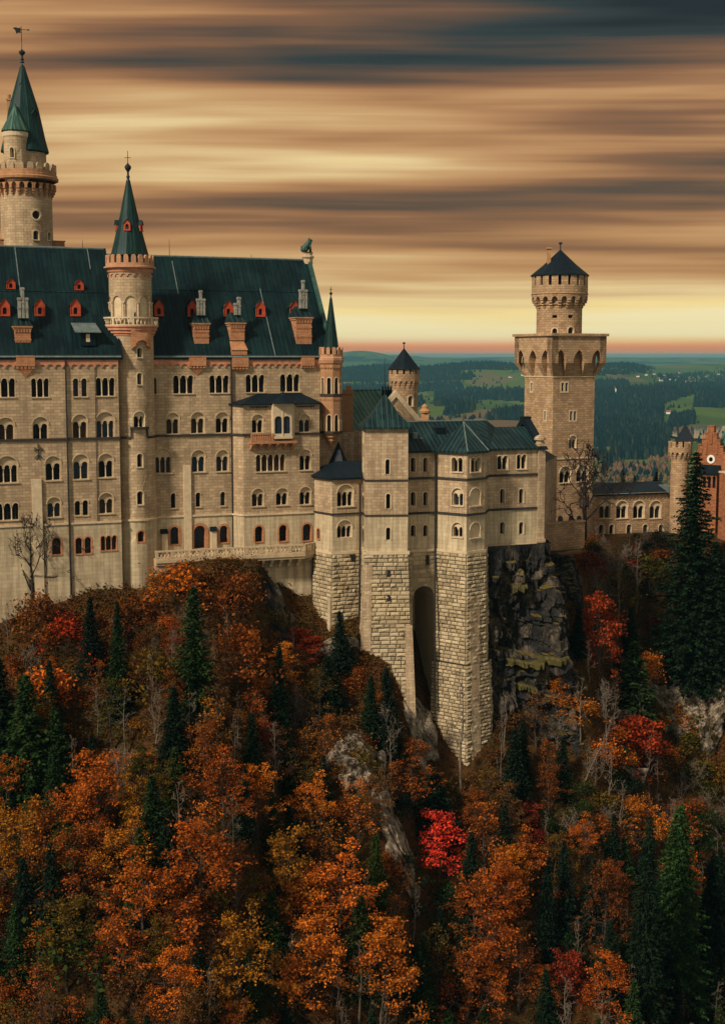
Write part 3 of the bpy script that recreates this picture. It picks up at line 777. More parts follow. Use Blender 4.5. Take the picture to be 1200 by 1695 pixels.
def chimney(S, W_, x0, x1, yt, yb, pots, bracket, roof_y=None, bands=()):
    """wall dormer in terracotta carrying a stack of grey stone flues"""
    xm = (x0 + x1) / 2
    ff = Plane(W_.pt(0, 0, -1.0), W_.u, ZV, W_.n)
    ua, zt = ff.pix(x0 + 3, yt); ub, _ = ff.pix(x1, yt); _, zb = ff.pix(xm, yb)
    k = MB(); wd = ub - ua
    k.sbox(ff, ua + .12, ub - .12, zb, zt - .45, -6, 0); k.sbox(ff, ua, ub, zt - .45, zt - .2, -6, .14); k.sbox(ff, ua - .12, ub + .12, zt - .2, zt, -6, .26)
    n = 6
    for i in range(n): k.sbox(ff, ua + wd * (i + .2) / n, ua + wd * (i + .75) / n, zt - .8, zt - .45, 0, .12)
    for bb in bands:
        zz = ff.pix(xm, bb)[1]; k.sbox(ff, ua + .06, ub - .06, zz - .1, zz + .1, -1, .07)
        for i in range(5): k.sbox(ff, ua + .16 + (wd - .32) * i / 5, ua + .16 + (wd - .32) * (i + .55) / 5, zz - .28, zz - .1, -.5, .05)
    c = k.build('chimney', M['orange'], palace)
    k = MB(); h = wd * .62
    k.add([ff.pt(ua - .15, zt, .28), ff.pt(ub + .15, zt, .28), ff.pt(ub - wd * .2, zt + h, -1.6), ff.pt(ua + wd * .2, zt + h, -1.6), ff.pt(ub + .15, zt, -5), ff.pt(ua - .15, zt, -5)],
          [(0, 1, 2, 3), (1, 4, 2), (0, 3, 5), (3, 2, 4, 5)]); k.build('chimney_roof', M['roof2'], c)
    if pots:
        px0, px1, py0, py1, nn = pots
        fp = Plane(W_.pt(0, 0, -1.7), W_.u, ZV, W_.n)
        u0, z1 = fp.pix(px0, py0); u1, _ = fp.pix(px1, py0); z0 = zt + h - .35
        k = MB(); wq = (u1 - u0) / nn
        for i in range(nn):
            hh = z1 if i == nn // 2 else z1 - (z1 - z0) * .33
            k.sbox(fp, u0 + wq * (i + .12), u0 + wq * (i + .88), z0, hh - .3, -.3, .3)
            k.sbox(fp, u0 + wq * (i - .02), u0 + wq * (i + 1.02), hh - .3, hh - .12, -.38, .38 + .004 * i); k.sbox(fp, u0 + wq * (i + .05), u0 + wq * (i + .95), hh - .12, hh, -.33, .33)
            zm = z0 + (hh - z0) * .5; k.sbox(fp, u0 + wq * (i + .03), u0 + wq * (i + .97), zm - .1, zm + .1, -.36, .36)
        k.build('flue_stack', M['pots'], c)
    if bracket:
        bx0, bx1, by0, by1 = bracket
        u0, z1 = W_.pix(bx0, by0); u1, _ = W_.pix(bx1, by0); _, z0 = W_.pix((bx0 + bx1) / 2, by1)
        k = MB(); k.sbox(W_, u0, u1, z1 - .75, z1 + .6, 0, .5)
        for i in range(5): k.sbox(W_, u0 + (u1 - u0) * (i + .1) / 5, u0 + (u1 - u0) * (i + .8) / 5, z1 - 1.05, z1 - .75, 0, .42)
        a, b, t_ = W_.pt(u0 + .2, z1 - 1.05, .34), W_.pt(u1 - .2, z1 - 1.05, .34), W_.pt((u0 + u1) / 2, z0 - .3, .02)
        k.add([a, b, t_, W_.pt(u0 + .2, z1 - 1.05, 0), W_.pt(u1 - .2, z1 - 1.05, 0)], [(0, 1, 2), (0, 2, 3), (1, 4, 2)])
        k.build('bracket', M['orange'], c)
chimney(RL, WL, 20, 52, 539, 580, (28, 46, 475, 518, 3), (26, 57, 596, 622), bands=(562,))
chimney(RR, WR, 317, 347, 534, 577, (325, 339, 480, 514, 3), (312, 340, 596, 618), bands=(548, 556))
chimney(RR, WR, 377, 406, 533, 563, (387, 398, 491, 526, 2), (383, 410, 598, 612), bands=(546,))
m = MB(); ff = Plane(WR.pt(0, 0, .1), WR.u, ZV, WR.n); a, b = ff.pix(383, 579), ff.pix(409, 590); m.sbox(ff, a[0], b[0], b[1], a[1], -3, .1)
m.quad(ff.pt(a[0] - .1, a[1], .2), ff.pt(b[0] + .1, a[1], .2), ff.pt(b[0] - .1, a[1] + 1.2, -1.2), ff.pt(a[0] + .1, a[1] + 1.2, -1.2)); m.build('dormer_plinth', M['orange'], palace)
chimney(RR, WR, 486, 517, 524, 578, (495, 508, 463, 505, 3), (497, 519, 596, 606), bands=(541, 556))

# ================================================================== lion on the gable
lp = RR.pt(uR1 + .1, lenR, .0)
ln_ = thing('lion_statue', 'green bronze seated lion on the peak of the palace roof gable', 'statue', tuple(lp))
m = MB(); c = (lp.x, lp.y); z = lp.z
m.lathe(c, [(.75, z - .6), (.75, z + .2), (.95, z + .35), (.95, z + .55), (.7, z + .65), (.7, z + .95), (.85, z + 1.05), (0, z + 1.05)], 8, PI / 8); m.build('pedestal', M['tymp'], ln_)
m = MB(); zb = z + 1.05
def P(f, h, s=0): return Vector((lp.x, lp.y, zb)) + U * f + ZV * h + NB * s
m.tube([P(-.75, .1), P(-.72, .35), P(-.45, .75), P(-.05, 1.15), P(.2, 1.5), P(.3, 1.75), P(.5, 1.8), P(.68, 1.68)], [.25, .45, .46, .44, .40, .36, .24, .12], 9)
for s in (-.22, .22):
    m.tube([P(.2, 1.2, s), P(.35, .6, s), P(.42, .1, s), P(.6, .04, s)], [.2, .14, .12, .1], 6)
    m.tube([P(-.5, .55, s * 1.5), P(-.05, .6, s * 1.6), P(-.3, .12, s * 1.6), P(.1, .06, s * 1.6)], [.26, .2, .13, .1], 6)
    m.tube([P(.2, 2.0, s * .8), P(.16, 2.16, s * .9)], [.1, .03], 5)
m.tube([P(-.8, .15), P(-1.05, .3), P(-1.05, .7), P(-.95, .95)], [.08, .07, .06, .12], 5)
m.build('lion_body', M['bronze'], ln_, smooth=True)

# ================================================================== round stair tower
tc = plan(218, 178.5); TR = 36 * 178.5 / FPX
st = thing('stair_tower', 'slender round stair tower with green spire, crown of merlons and balustraded gallery', 'tower', (tc.x, tc.y, -32))
CS = Cyl(tc, TR)
def zc(y, Y=None): return zat(y, (Y or tc.y) - TR * .9)
H = []
for b in [(227, 575, 235, 591), (227, 617, 235, 636), (227, 751, 236, 773), (227, 813, 237, 835)]: window(CS, st, b, 1, holes=H, frame=.14, jamb=True)
window(CS, st, (221, 681, 240, 707), 2, True, holes=H, frame=.14)
up = list(H); H = []
window(CS, st, (228, 879, 239, 897), 1, holes=H, stone_m='orange', frame=.2, jamb=True)
zg = zc(539)
m = MB(); m.sheet(CS, cyl_outline(TR, zled, zg), up, 0, grid_extra(-PI * TR, PI * TR, zled, zg, .32, 3)); m.build('wall', M['wall2'], st)
m = MB(); m.sheet(CS, cyl_outline(TR, -40, zled), H, .06, grid_extra(-PI * TR, PI * TR, -40, zled, .32, 3)); m.build('plinth_wall', M['plinth'], st)
m = MB(); m.sbox(CS, -PI * TR, PI * TR, zled - .02, zled + .22, -.1, .22, 40); m.build('ledge', M['trim'], st)
m = MB(); zz = zc(709); ua, ub = CS.pix(216, 709)[0], CS.pix(244, 709)[0]
m.sbox(CS, ua, ub, zz - .1, zz + .2, -.1, .4, 6); z2 = zc(724)
m.sbox(CS, ua, ua + .2, z2, zz - .1, -.1, .18); m.sbox(CS, ub - .2, ub, z2, zz - .1, -.1, .18); m.sbox(CS, -PI * TR * .6, ua, z2 - .14, z2 + .14, -.1, .18, 12); m.sbox(CS, ub, PI * TR * .6, z2 - .14, z2 + .14, -.1, .18, 8)
m.build('string_course', M['trimdark'], st)
# gallery
zb0, zb1 = zc(539), zc(524); GR = 44 * tc.y / FPX
m = MB(); m.lathe((tc.x, tc.y), [(TR, zc(555)), (TR + .12, zc(555)), (TR + .12, zc(552)), (TR + .3, zc(551)), (TR + .3, zc(547)), (TR + .5, zc(546)), (TR + .5, zc(542)), (GR, zc(541)), (GR, zb0), (TR - .5, zb0)], 40)
m.build('gallery_corbel', M['coral'], st)
CG = Cyl(tc, GR)
m = MB(); L = PI * GR
m.sbox(CG, -L, L, zb1 - .2, zb1, -.3, .06, 40); m.sbox(CG, -L, L, zb0, zb0 + .18, -.28, .04, 40)
n = 40
for i in range(n):
    u = -L + 2 * L * (i + .5) / n
    if i % 5 == 0: m.sbox(CG, u - .16, u + .16, zb0 + .18, zb1 - .2, -.26, .03)
    else:
        c = CG.pt(u, 0, -.12); m.lathe((c.x, c.y), [(.07, zb0 + .18), (.12, zb0 + .45), (.06, zb0 + .75), (.1, zb1 - .2)], 6)
m.build('balustrade', M['trim'], st)
# blind arcade storey, hood bracket, crown
UR = 34.5 * tc.y / FPX; CU = Cyl(tc, UR - .14)
za0, za1 = zb0, zc(490); zt = zc(458); L = PI * (UR - .14)
CA = Cyl(tc, UR)
n = 9; per = 2 * PI * UR / n; lps = []
for i in range(n):
    c = -PI * UR + per * (i + .5); a = per * .36
    lps.append(([(c - a, za0 + .02)] + arch_pts(c - a, c + a, za1 - a * .9, 8) + [(c + a, za0 + .02)])[::-1])
m = MB(); zz = zc(443)
m.sheet(CA, cyl_outline(UR, za0, zz), lps, 0, grid_extra(-PI * UR, PI * UR, za0, zz, .35, 2))
for lp_ in lps: m.sides(CA, lp_, -.22, 0)
m.build('arcade_wall', M['wall2'], st)
m = MB(); m.lathe((tc.x, tc.y), [(UR - .2, za0), (UR - .2, za1 + .2)], 40); m.build('arcade_infill', M['trim'], st)
for i in range(n):
    u = -PI * UR + per * i
    m = MB(); column(m, CA, u, za0 + .02, za1 - per * .34, .02, .11, .36); m.build('column', M['trim'], st)
u, z = CA.pix(227, 514)
m = MB(); lp_ = ([(u - .38, za0 + .1)] + arch_pts(u - .38, u + .38, za0 + 1.5, 8) + [(u + .38, za0 + .1)])[::-1]; m.extr(CA, lp_, -.22, -.17); m.build('doorway', M['dark'], st)
m = MB(); frieze(m, CA, -PI * UR, PI * UR, zc(449), zc(457), .82, 0, .14); m.lathe((tc.x, tc.y), [(UR + .14, zc(449)), (UR + .2, zc(447)), (UR + .2, zc(443)), (UR + .05, zc(443))], 40); m.build('arched_frieze', M['coral'], st)
m = MB(); CRr = 39 * tc.y / FPX; m.lathe((tc.x, tc.y), [(UR, zc(443)), (CRr + .25, zc(442)), (CRr + .25, zc(439.5)), (CRr, zc(438.5)), (CRr, zc(434)), (CRr - .3, zc(434)), (CRr - .3, zc(440))], 40); m.build('crown_cornice', M['orangecrown'], st)
CC = Cyl(tc, CRr); L = PI * CRr
m = MB(); merlons(m, CC, -L, L, zc(434.5), zc(420), 20, -.32, 0, .62, True); m.build('merlons', M['orangecrown'], st)
u0, u1 = CS.pix(217, 560)[0], CS.pix(245, 560)[0]
m = MB(); m.extr(CS, [(u0, zc(556)), (u0, zc(578)), (u0 + .45, zc(572))] + arch_pts(u0 + .5, u1 - .5, zc(572), 8) + [(u1 - .45, zc(572)), (u1, zc(578)), (u1, zc(541)), (u0, zc(541))], 0, .55); m.build('bracket', M['orange'], st)
SR = 30 * tc.y / FPX
m = MB(); c = (tc.x, tc.y)
m.lathe(c, [(SR + .12, zat(423, tc.y)), (SR * .93, zat(410, tc.y)), (SR * .5, zat(357, tc.y)), (.28, zat(300, tc.y)), (.1, zat(296, tc.y))], 12); sp = m.build('spire', M['spire'], st)
finial(st, c, zat(300, tc.y), zat(249, tc.y), .45, cross=True)
def cone_dormer(parent, c, az_, rad, z, wd, hh, mm='red'):
    n_ = Vector((math.sin(az_), -math.cos(az_), 0)); u_ = Vector((math.cos(az_), math.sin(az_), 0))
    F = Plane(Vector((c[0], c[1], z)) + n_ * rad - u_ * wd / 2, u_, ZV, n_)
    L = arch_pts(wd * .25, wd * .75, hh * .45, 6); hole = ([(wd * .25, hh * .12)] + L + [(wd * .75, hh * .12)])[::-1]
    k = MB(); k.extr(F, [(0, 0), (wd, 0), (wd, hh * .65), (wd / 2, hh), (0, hh * .65)], -1.4, 0, (hole,)); k.sheet(F, [(0, 0), (wd, 0), (wd, hh * .1), (0, hh * .1)], (), .08)
    d_ = k.build('dormer', M[mm], parent)
    k = MB(); k.sheet(F, hole, (), -.2); k.build('pane', M['dark'], d_)
    k = MB(); k.quad(F.pt(-.1, hh * .6, .12), F.pt(wd / 2, hh + .08, .12), F.pt(wd / 2, hh + .08, -1.5), F.pt(-.1, hh * .6, -1.5)); k.quad(F.pt(wd + .1, hh * .6, .12), F.pt(wd / 2, hh + .08, .12), F.pt(wd / 2, hh + .08, -1.5), F.pt(wd + .1, hh * .6, -1.5))
    k.build('dormer_roof', M['spire'], d_)
for a_ in (.02, 1.35, -1.3): cone_dormer(sp, c, a_, SR * .68 + .1, zat(383, tc.y), .85, 1.4)

# ================================================================== great tower behind the palace
gc = plan(44, 204, 350); GY = gc.y
gt = thing('great_tower', 'tall round tower behind the palace roof with tall green spire and small side turret', 'tower', (gc.x, gc.y, 0))
GR0 = 41 * GY / FPX; c = (gc.x, gc.y)
def zg_(y): return zat(y, GY - GR0 * .7)
CB = Cyl(gc, GR0); H = []
window(CB, gt, (55, 381, 64, 396), 1, holes=H, frame=.18, jamb=True); window(CB, gt, (78.5, 384, 83.5, 397), 1, holes=H, frame=.15, jamb=True)
u, z = CB.pix(60, 355); octs = [(u + .62 * math.cos(2 * PI * i / 14), z + .62 * math.sin(2 * PI * i / 14)) for i in range(14)]; H.append(octs)
zb, zt = -4, zg_(311)
m = MB(); m.sheet(CB, cyl_outline(GR0, zb, zt), H, 0, grid_extra(-PI * GR0, PI * GR0, zb, zt, .4, 3)); m.build('wall', M['wall2'], gt)
m = MB(); m.sides(CB, octs, -.4, 0); ring(m, CB, octs[::-1] + [octs[-1]], .26, 0, .08); oc = m.build('round_window', M['trim'], gt)
m = MB(); m.sheet(CB, [(u + .5 * math.cos(2 * PI * i / 8 + .39), z + .5 * math.sin(2 * PI * i / 8 + .39)) for i in range(8)], (), -.36); m.sheet(CB, octs, (), -.38); m.build('pane', M['dark'], oc)
PR = 48 * GY / FPX; CPr = Cyl(gc, PR)
m = MB(); L = PI * PR; n = 24; per = 2 * L / n; zf0, zf1 = zg_(312), zg_(297)
loop = [(L, zf1), (-L, zf1)]
for i in range(n):
    a = -L + i * per; loop += [(a + per * .0001, zf0), (a + per * .18, zf0), (a + per * .18, zf0 + .5)] + arch_pts(a + per * .22, a + per * .78, zf0 + .55, 6) + [(a + per * .82, zf0 + .5), (a + per * .82, zf0)]
loop.append((L, zf0))
m.extr(CPr, loop, -(PR - GR0) + .02, 0, extra=())
for i in range(n + 1):
    a = -L + i * per
    for k in range(3): m.sbox(CPr, a - per * .17, a + per * .17, zf0 - .42 - .36 * k, zf0 - .0 - .36 * k - .04, -(PR - GR0) - .1, -.16 - .22 * k)
m.build('machicolation', M['reddish'], gt)
m = MB(); m.lathe(c, [(PR, zf1), (PR + .35, zf1 + .15), (PR + .4, zf1 + .5), (PR + .2, zf1 + .7), (PR + .2, zf1 + .95), (PR + .1, zf1 + 1.0), (PR + .1, zg_(280)), (PR - .3, zg_(280)), (PR - .3, zf1 + .6), (0, zf1 + .6)], 40); m.build('parapet', M['reddish'], gt)
CM = Cyl(gc, PR + .1); L = PI * CM.r
m = MB(); merlons(m, CM, -L, L, zg_(280.5), zg_(268), 20, -.38, 0, .62, True); m.build('merlons', M['wall2'], gt)
UR_ = 3.1
m = MB(); m.lathe(c, [(UR_, zf1 + .5), (UR_, zg_(248))], 32); m.build('upper_wall', M['wall2'], gt)
m = MB(); SRr = 39 * GY / FPX
m.lathe(c, [(UR_ - .1, zg_(250)), (SRr, zg_(247)), (SRr * .88, zg_(228)), (SRr * .62, zg_(175)), (.35, zg_(103)), (.1, zg_(99))], 12); sp = m.build('spire', M['spire'], gt)
finial(gt, c, zat(103, GY), zat(66, GY), .5)
zv = zat(48, GY)
m = MB(); m.tube([(c[0], c[1], zat(68, GY)), (c[0], c[1], zat(42, GY))], [.06, .04], 5); m.build('vane_pole', M['iron'], gt)
VS = Plane((c[0], c[1], zv), (.97, .24, 0), ZV, (.24, -.97, 0))
m = MB(); m.extr(VS, [(-1.25, .2), (-.9, -.1), (-.7, -.65), (-.45, -.45), (-.1, -.5), (-.1, .28), (-.5, .2), (-.75, .3)], -.04, .04, back=True); m.sbox(VS, -.1, 1.0, -.03, .05, -.03, .03); m.extr(VS, [(.9, -.14), (1.25, .01), (.9, .16)], -.03, .03, back=True)
m.build('weather_vane', M['iron'], gt)
cone_dormer(sp, c, .95, SRr * .66, zat(203, GY), 1.1, 1.7, 'iron'); cone_dormer(sp, c, .05, SRr * .3, zat(147, GY), .5, .7, 'spire')
# side turret
tc2 = plan(27, GY - 2.55, 250); r2 = 19.5 * tc2.y / FPX; c2 = (tc2.x, tc2.y); C2 = Cyl(tc2, r2); H = []
def z2_(y): return zat(y, tc2.y)
window(C2, gt, (16.5, 243, 23, 260), 1, holes=H, frame=.14, jamb=True)
m = MB(); m.sheet(C2, cyl_outline(r2, z2_(300), z2_(221)), H, 0, grid_extra(-PI * r2, PI * r2, z2_(300), z2_(221), .3, 2)); m.build('turret_wall', M['wall2'], gt)
m = MB(); m.lathe(c2, [(r2, z2_(228)), (r2 + .12, z2_(226)), (r2 + .12, z2_(219)), (r2, z2_(219))], 24); m.build('turret_cornice', M['trim'], gt)
m = MB(); m.lathe(c2, [(r2 - .1, z2_(220)), (r2 + .35, z2_(217)), (r2 * .55, z2_(192)), (.1, z2_(172)), (0, z2_(169))], 12); m.build('turret_roof', M['roofgreen'], gt)
m = MB(); m.lathe(c2, [(.2, z2_(340)), (.55, z2_(335)), (.9, z2_(326)), (1.3, z2_(312)), (1.5, z2_(305)), (1.75, z2_(298))], 16); m.build('turret_corbel', M['reddish'], gt)
m = MB(); p = plan(16, GY, 190); m.sbox(Plane((p.x, p.y, 0), (1, 0, 0), ZV, (0, -1, 0)), -.28, .28, zg_(222), zg_(160), -.3, .3); m.sbox(Plane((p.x, p.y, 0), (1, 0, 0), ZV, (0, -1, 0)), -.38, .38, zg_(160), zg_(157), -.4, .4)
m.tube([(p.x, p.y, zg_(157)), (p.x, p.y, zg_(150))], [.22, .26], 8); m.build('chimney', M['reddish'], gt)
# square platform parapet at its foot
S_ = wall(plan(-70, 199) - U * 4, plan(-70, 199) + U * 26); u1 = S_.pix(107, 400)[0]; z0_, z1_ = S_.pix(90, 420)[1], S_.pix(90, 397.5)[1]
m = MB(); m.sbox(S_, 0, u1, z0_, z1_ - .15, -8, 0); m.sbox(S_, -.1, u1 + .12, z1_ - .15, z1_, -8, .12)
i = 0
while i * 1.0 < u1 - .8:
    a = i * 1.0 + .15; m.extr(S_, [(a, z1_ - .9), (a + .4, z1_ - .25), (a + .5, z1_ - .25), (a + .9, z1_ - .9), (a + .75, z1_ - .9), (a + .45, z1_ - .42), (a + .15, z1_ - .9)], 0, .07); i += 1
m.build('platform_parapet', M['reddish'], gt)

# ================================================================== orange corner turret of the palace
kc = plan(548, 187.5); KR = 17.3 * kc.y / FPX; c = (kc.x, kc.y)
ct = thing('corner_turret', 'orange sandstone corner turret with dark pointed spire clinging to the palace end', 'turret', (kc.x, kc.y, -12))
def kz(y): return zat(y, kc.y - KR)
PH = -math.atan2(c[0], c[1]) - PI / 8 - .22
fa = []
for i in range(8):
    a = PH + 2 * PI * i / 8 - 0.0; b = a + 2 * PI / 8
    fa.append(wall((c[0] + KR * math.sin(a), c[1] - KR * math.cos(a)), (c[0] + KR * math.sin(b), c[1] - KR * math.cos(b))))
m = MB()
zt, zb = kz(587), kz(715)
for S in fa:
    hs = []
    facing = S.n.dot(Vector((-c[0], -c[1], 0)).normalized())
    if facing > .2:
        for y0, y1 in ((624, 654), (686, 715)):
            mid = S.L / 2; lp_ = ([(mid - .27, kz(y1 - 1))] + arch_pts(mid - .27, mid + .27, kz(y0 + 4), 6) + [(mid + .27, kz(y1 - 1))])[::-1]; hs.append(lp_)
    m.sheet(S, [(0, zb), (S.L, zb), (S.L, zt), (0, zt)], hs)
    for lp_ in hs:
        m.sides(S, lp_, -.4, 0); w_ = MB(); L = lp_[::-1]; ring(w_, S, L, .12, 0, .06); w_.sbox(S, S.L / 2 - .45, S.L / 2 - .38, lp_[0][1], lp_[0][1] + 1.6, .02, .12); w_.sbox(S, S.L / 2 + .38, S.L / 2 + .45, lp_[0][1], lp_[0][1] + 1.6, .02, .12)
        wo_ = w_.build('window', M['trim'], ct); w_ = MB(); w_.sheet(S, lp_, (), -.36); w_.build('pane', M['dark'], wo_)
    frieze(m, S, 0, S.L, kz(657), kz(663), .34, 0, .08); frieze(m, S, 0, S.L, kz(603), kz(610), .42, 0, .14)
m.build('wall', M['reddish'], ct)
m = MB()
m.lathe(c, [(KR, kz(656.5)), (KR + .14, kz(656)), (KR + .14, kz(652)), (KR, kz(651.5))], 8, PH); m.build('string_course', M['trimdark'], ct); m = MB(); m.lathe(c, [(KR, kz(718)), (KR + .16, kz(717.5)), (KR + .16, kz(714)), (KR, kz(713.5))], 8, PH)
m.build('string_course', M['trimdark'], ct)
m = MB(); m.lathe(c, [(KR, kz(603)), (KR + .22, kz(601)), (KR + .34, kz(596)), (KR + .34, kz(592)), (KR + .2, kz(590)), (KR + .2, kz(586)), (0, kz(586))], 8, PH); m.build('cornice', M['orangecrown'], ct)
m = MB(); m.lathe(c, [(.1, kz(742)), (.35, kz(736)), (.8, kz(730)), (.8, kz(727)), (1.15, kz(724)), (1.15, kz(721)), (KR, kz(718)), (KR, kz(715))], 8, PH); m.build('corbel', M['reddish'], ct)
m = MB(); CK = Cyl(kc, KR + .2); L = PI * CK.r; merlons(m, CK, -L, L, kz(586.5), kz(574), 12, -.3, 0, .6, True); m.build('merlons', M['orangecrown'], ct)
m = MB(); sr = 13.5 * kc.y / FPX; m.lathe(c, [(sr, zat(586, kc.y)), (sr * .97, zat(578, kc.y)), (.18, zat(494, kc.y)), (.06, zat(491, kc.y))], 8, PH); m.build('spire', M['spire'], ct)
finial(ct, c, zat(495, kc.y), zat(474, kc.y), .24, cross=True)

# ================================================================== terrace in front of the palace
ZT = zat(912, 175.6)
tA = plan(258, 175.3, 912); tB = plan(505, 182.0, 901); tC = plan(532, 185.4, 893)
tA2, tB2, tC2 = tA + NB * 6, tB + NB * 6, tC + NB * 3
te = thing('terrace', 'long stone terrace with pierced balustrade on corbels along the palace foot', 'terrace', (tA.x, tA.y, ZT - 1.2))
ZD = ZT - 1.2
TS, TE_ = wall(tA, tB), wall(tB, tC)
m = MB()
for S in (TS, TE_): m.sbox(S, 0, S.L, ZD - .45, ZD, -5.5, .12); m.sbox(S, 0, S.L, ZD - .8, ZD - .45, -5.5, -.06)
m.build('deck', M['tymp'], te)
m = MB(); m2 = MB()
for S in (TS, TE_):
    m.sbox(S, -.1, S.L, ZT - .2, ZT, -.32, .08); m.sbox(S, 0, S.L, ZD, ZD + .2, -.28, .02)
    n = max(2, round(S.L / 2.0))
    for i in range(n + 1): u = .15 + (S.L - .3) * i / n; m.sbox(S, u - .2, u + .2, ZD + .2, ZT - .2, -.3, .06)
    n = round(S.L / .5)
    for i in range(n):
        u = S.L * (i + .5) / n; cp = S.pt(u, 0, -.13); m2.lathe((cp.x, cp.y), [(.08, ZD + .2), (.15, ZD + .45), (.07, ZD + .7), (.12, ZT - .2)], 6)
m.build('balustrade_rail', M['tymp'], te); m2.build('balusters', M['tymp'], te)
for i in range(7):
    u = TS.pix(437 + i * 15, 928)[0]
    if u > TS.L - .3: continue
    m = MB(); m.extr(Plane(TS.pt(u - .2, 0, -1.6), TS.n, ZV, TS.u * -1), [(0, ZD - 2.2), (.45, ZD - 1.9), (.6, ZD - 1.5), (1.1, ZD - 1.3), (1.5, ZD - .8), (0, ZD - .8)], 0, -.4, back=True); m.build('corbel', M['trim'], te)
u = TE_.L * .5; m = MB(); m.extr(Plane(TE_.pt(u - .2, 0, -1.6), TE_.n, ZV, TE_.u * -1), [(0, ZD - 2.2), (.45, ZD - 1.9), (.6, ZD - 1.5), (1.1, ZD - 1.3), (1.5, ZD - .8), (0, ZD - .8)], 0, -.4, back=True)
m.build('corbel', M['trim'], te)
m = MB(); u1 = TS.pix(431, 930)[0]; m.sbox(TS, 0, u1, -38, ZD - .8, -5, -.35)
m.build('retaining_wall', M['wall'], te)
HT = []
S2 = wall(TS.pt(u1, 0, -1.6), TE_.pt(TE_.L + 2, 0, -1.6))
for bx in ((467, 940, 474, 949),):
    a, b = S2.pix(bx[0], bx[3]), S2.pix(bx[2], bx[1]); HT.append([(a[0], a[1]), (b[0], a[1]), (b[0], b[1]), (a[0], b[1])])
m = MB(); m.sheet(S2, [(-.3, -46), (S2.L, -46), (S2.L, ZD - .8), (-.3, ZD - .8)], HT)
for h in HT: m.sides(S2, h, -.4, 0); m.sheet(S2, h, (), -.4)
m.build('lower_wall', M['plinth'], te)
m = MB(); a = S2.pix(452, 1020); m.lathe((S2.pt(a[0] + 3.2, 0, -2.2).x, S2.pt(a[0] + 3.2, 0, -2.2).y), [(2.2, -48), (2.9, a[1] - 2), (2.6, a[1] - .8), (1.2, a[1] + .2), (0, a[1] + .4)], 20); 

# ================================================================== quarry-faced masonry
def rustic(mb, S, u0, u1, z0, z1, course=.62, seed=1, prot=.10, lmin=.6, lmax=1.5):
    R = random.Random(seed); n = max(1, round((z1 - z0) / course)); ch = (z1 - z0) / n
    for k in range(n):
        za, zb = z0 + k * ch + .038, z0 + (k + 1) * ch - .038
        u = u0
        while u < u1 - .05:
            L = R.uniform(lmin, lmax); b = min(u + L, u1)
            if u1 - b < .3: b = u1
            e = .05; q = R.uniform(.25, 1.0) * prot
            a_, b_ = u + .03, b - .03
            if b_ - a_ > .12:
                m_ = min(e, (b_ - a_) * .3); j = lambda: R.uniform(-.02, .02)
                bk = [S.pt(a_, za, 0), S.pt(b_, za, 0), S.pt(b_, zb, 0), S.pt(a_, zb, 0)]
                fr = [S.pt(a_ + m_ + j(), za + m_ + j(), q + j()), S.pt(b_ - m_ + j(), za + m_ + j(), q + j()), S.pt(b_ - m_ + j(), zb - m_ + j(), q + j()), S.pt(a_ + m_ + j(), zb - m_ + j(), q + j())]
                md = S.pt((a_ + b_) / 2 + 3 * j(), (za + zb) / 2 + 2 * j(), q * R.uniform(1.1, 1.9))
                mb.add(bk + fr + [md], [(0, 1, 5, 4), (1, 2, 6, 5), (2, 3, 7, 6), (3, 0, 4, 7), (4, 5, 8), (5, 6, 8), (6, 7, 8), (7, 4, 8)])
            u = b
def offset_poly(pts, d):
    """push an open chain of plan points outwards by d (mitred)"""
    out = []; n = len(pts)
    nr = []
    for i in range(n - 1):
        u = (pts[i + 1] - pts[i]).normalized(); nr.append(Vector((u.y, -u.x, 0)))
    for i in range(n):
        if i == 0: v = nr[0] * d
        elif i == n - 1: v = nr[-1] * d
        else:
            b = (nr[i - 1] + nr[i]).normalized(); v = b * (d / max(.4, b.dot(nr[i])))
        out.append(pts[i] + v)
    return out
def battered(chain, zt, zb, k):
    lo = offset_poly(chain, k * (zt - zb))
    return [Patch(chain[i], chain[i + 1], lo[i], lo[i + 1], zt, zb) for i in range(len(chain) - 1)]

# ================================================================== house on the bastion (three storeys, polygonal bay)
hp = plan(807, 186.0)
def online(px): # point of the house's long front at a pixel column
    W = wall(hp - U * 30, hp + U * 30); return W.pt(W.pix(px, 790)[0], 0)
a0, a1 = online(668), online(722); c0, c1 = online(808), online(891)
b1, b2 = plan(773, 180.2, 790), plan(803, 182.4, 790)
house = thing('bastion_house', 'three storey limestone house with polygonal bay rising from a tall rough stone bastion', 'house', (hp.x, hp.y, -27))
ZH = zat(912, 181.5); ZE = zat(746, 182)
zs1, zs2 = zat(793, 181.5), zat(851, 181.5)
def hwin(S, b, n=1, relief=False, H=None, **k): return window(S, house, b, n, relief, holes=H, frame=.13, jamb=True, sill=(n > 1), **k)
FA, B1, B2, B3, FC = wall(a0, a1), wall(a1, b1), wall(b1, b2), wall(b2, c0), wall(c0, c1)
hs = {id(S): [] for S in (FA, B1, B2, B3, FC)}
for x in (683.5, 704):
    for y0, y1 in ((757, 781), (814, 837), (869, 888)): hwin(FA, (x - 4, y0, x + 4, y1), 1, False, hs[id(FA)])
hwin(B1, (748, 757, 766, 781), 2, False, hs[id(B1)]); hwin(B1, (748, 808, 767, 837), 2, True, hs[id(B1)]); hwin(B1, (748, 865, 766, 889), 2, True, hs[id(B1)])
hwin(B2, (779, 757, 795, 781), 2, False, hs[id(B2)])
for bx in ((777.5, 808, 795.5, 837), (778, 865, 795, 890)): window(B2, house, bx, 1, False, hs[id(B2)], blind=True, kind='blind_arch', frame=.12)
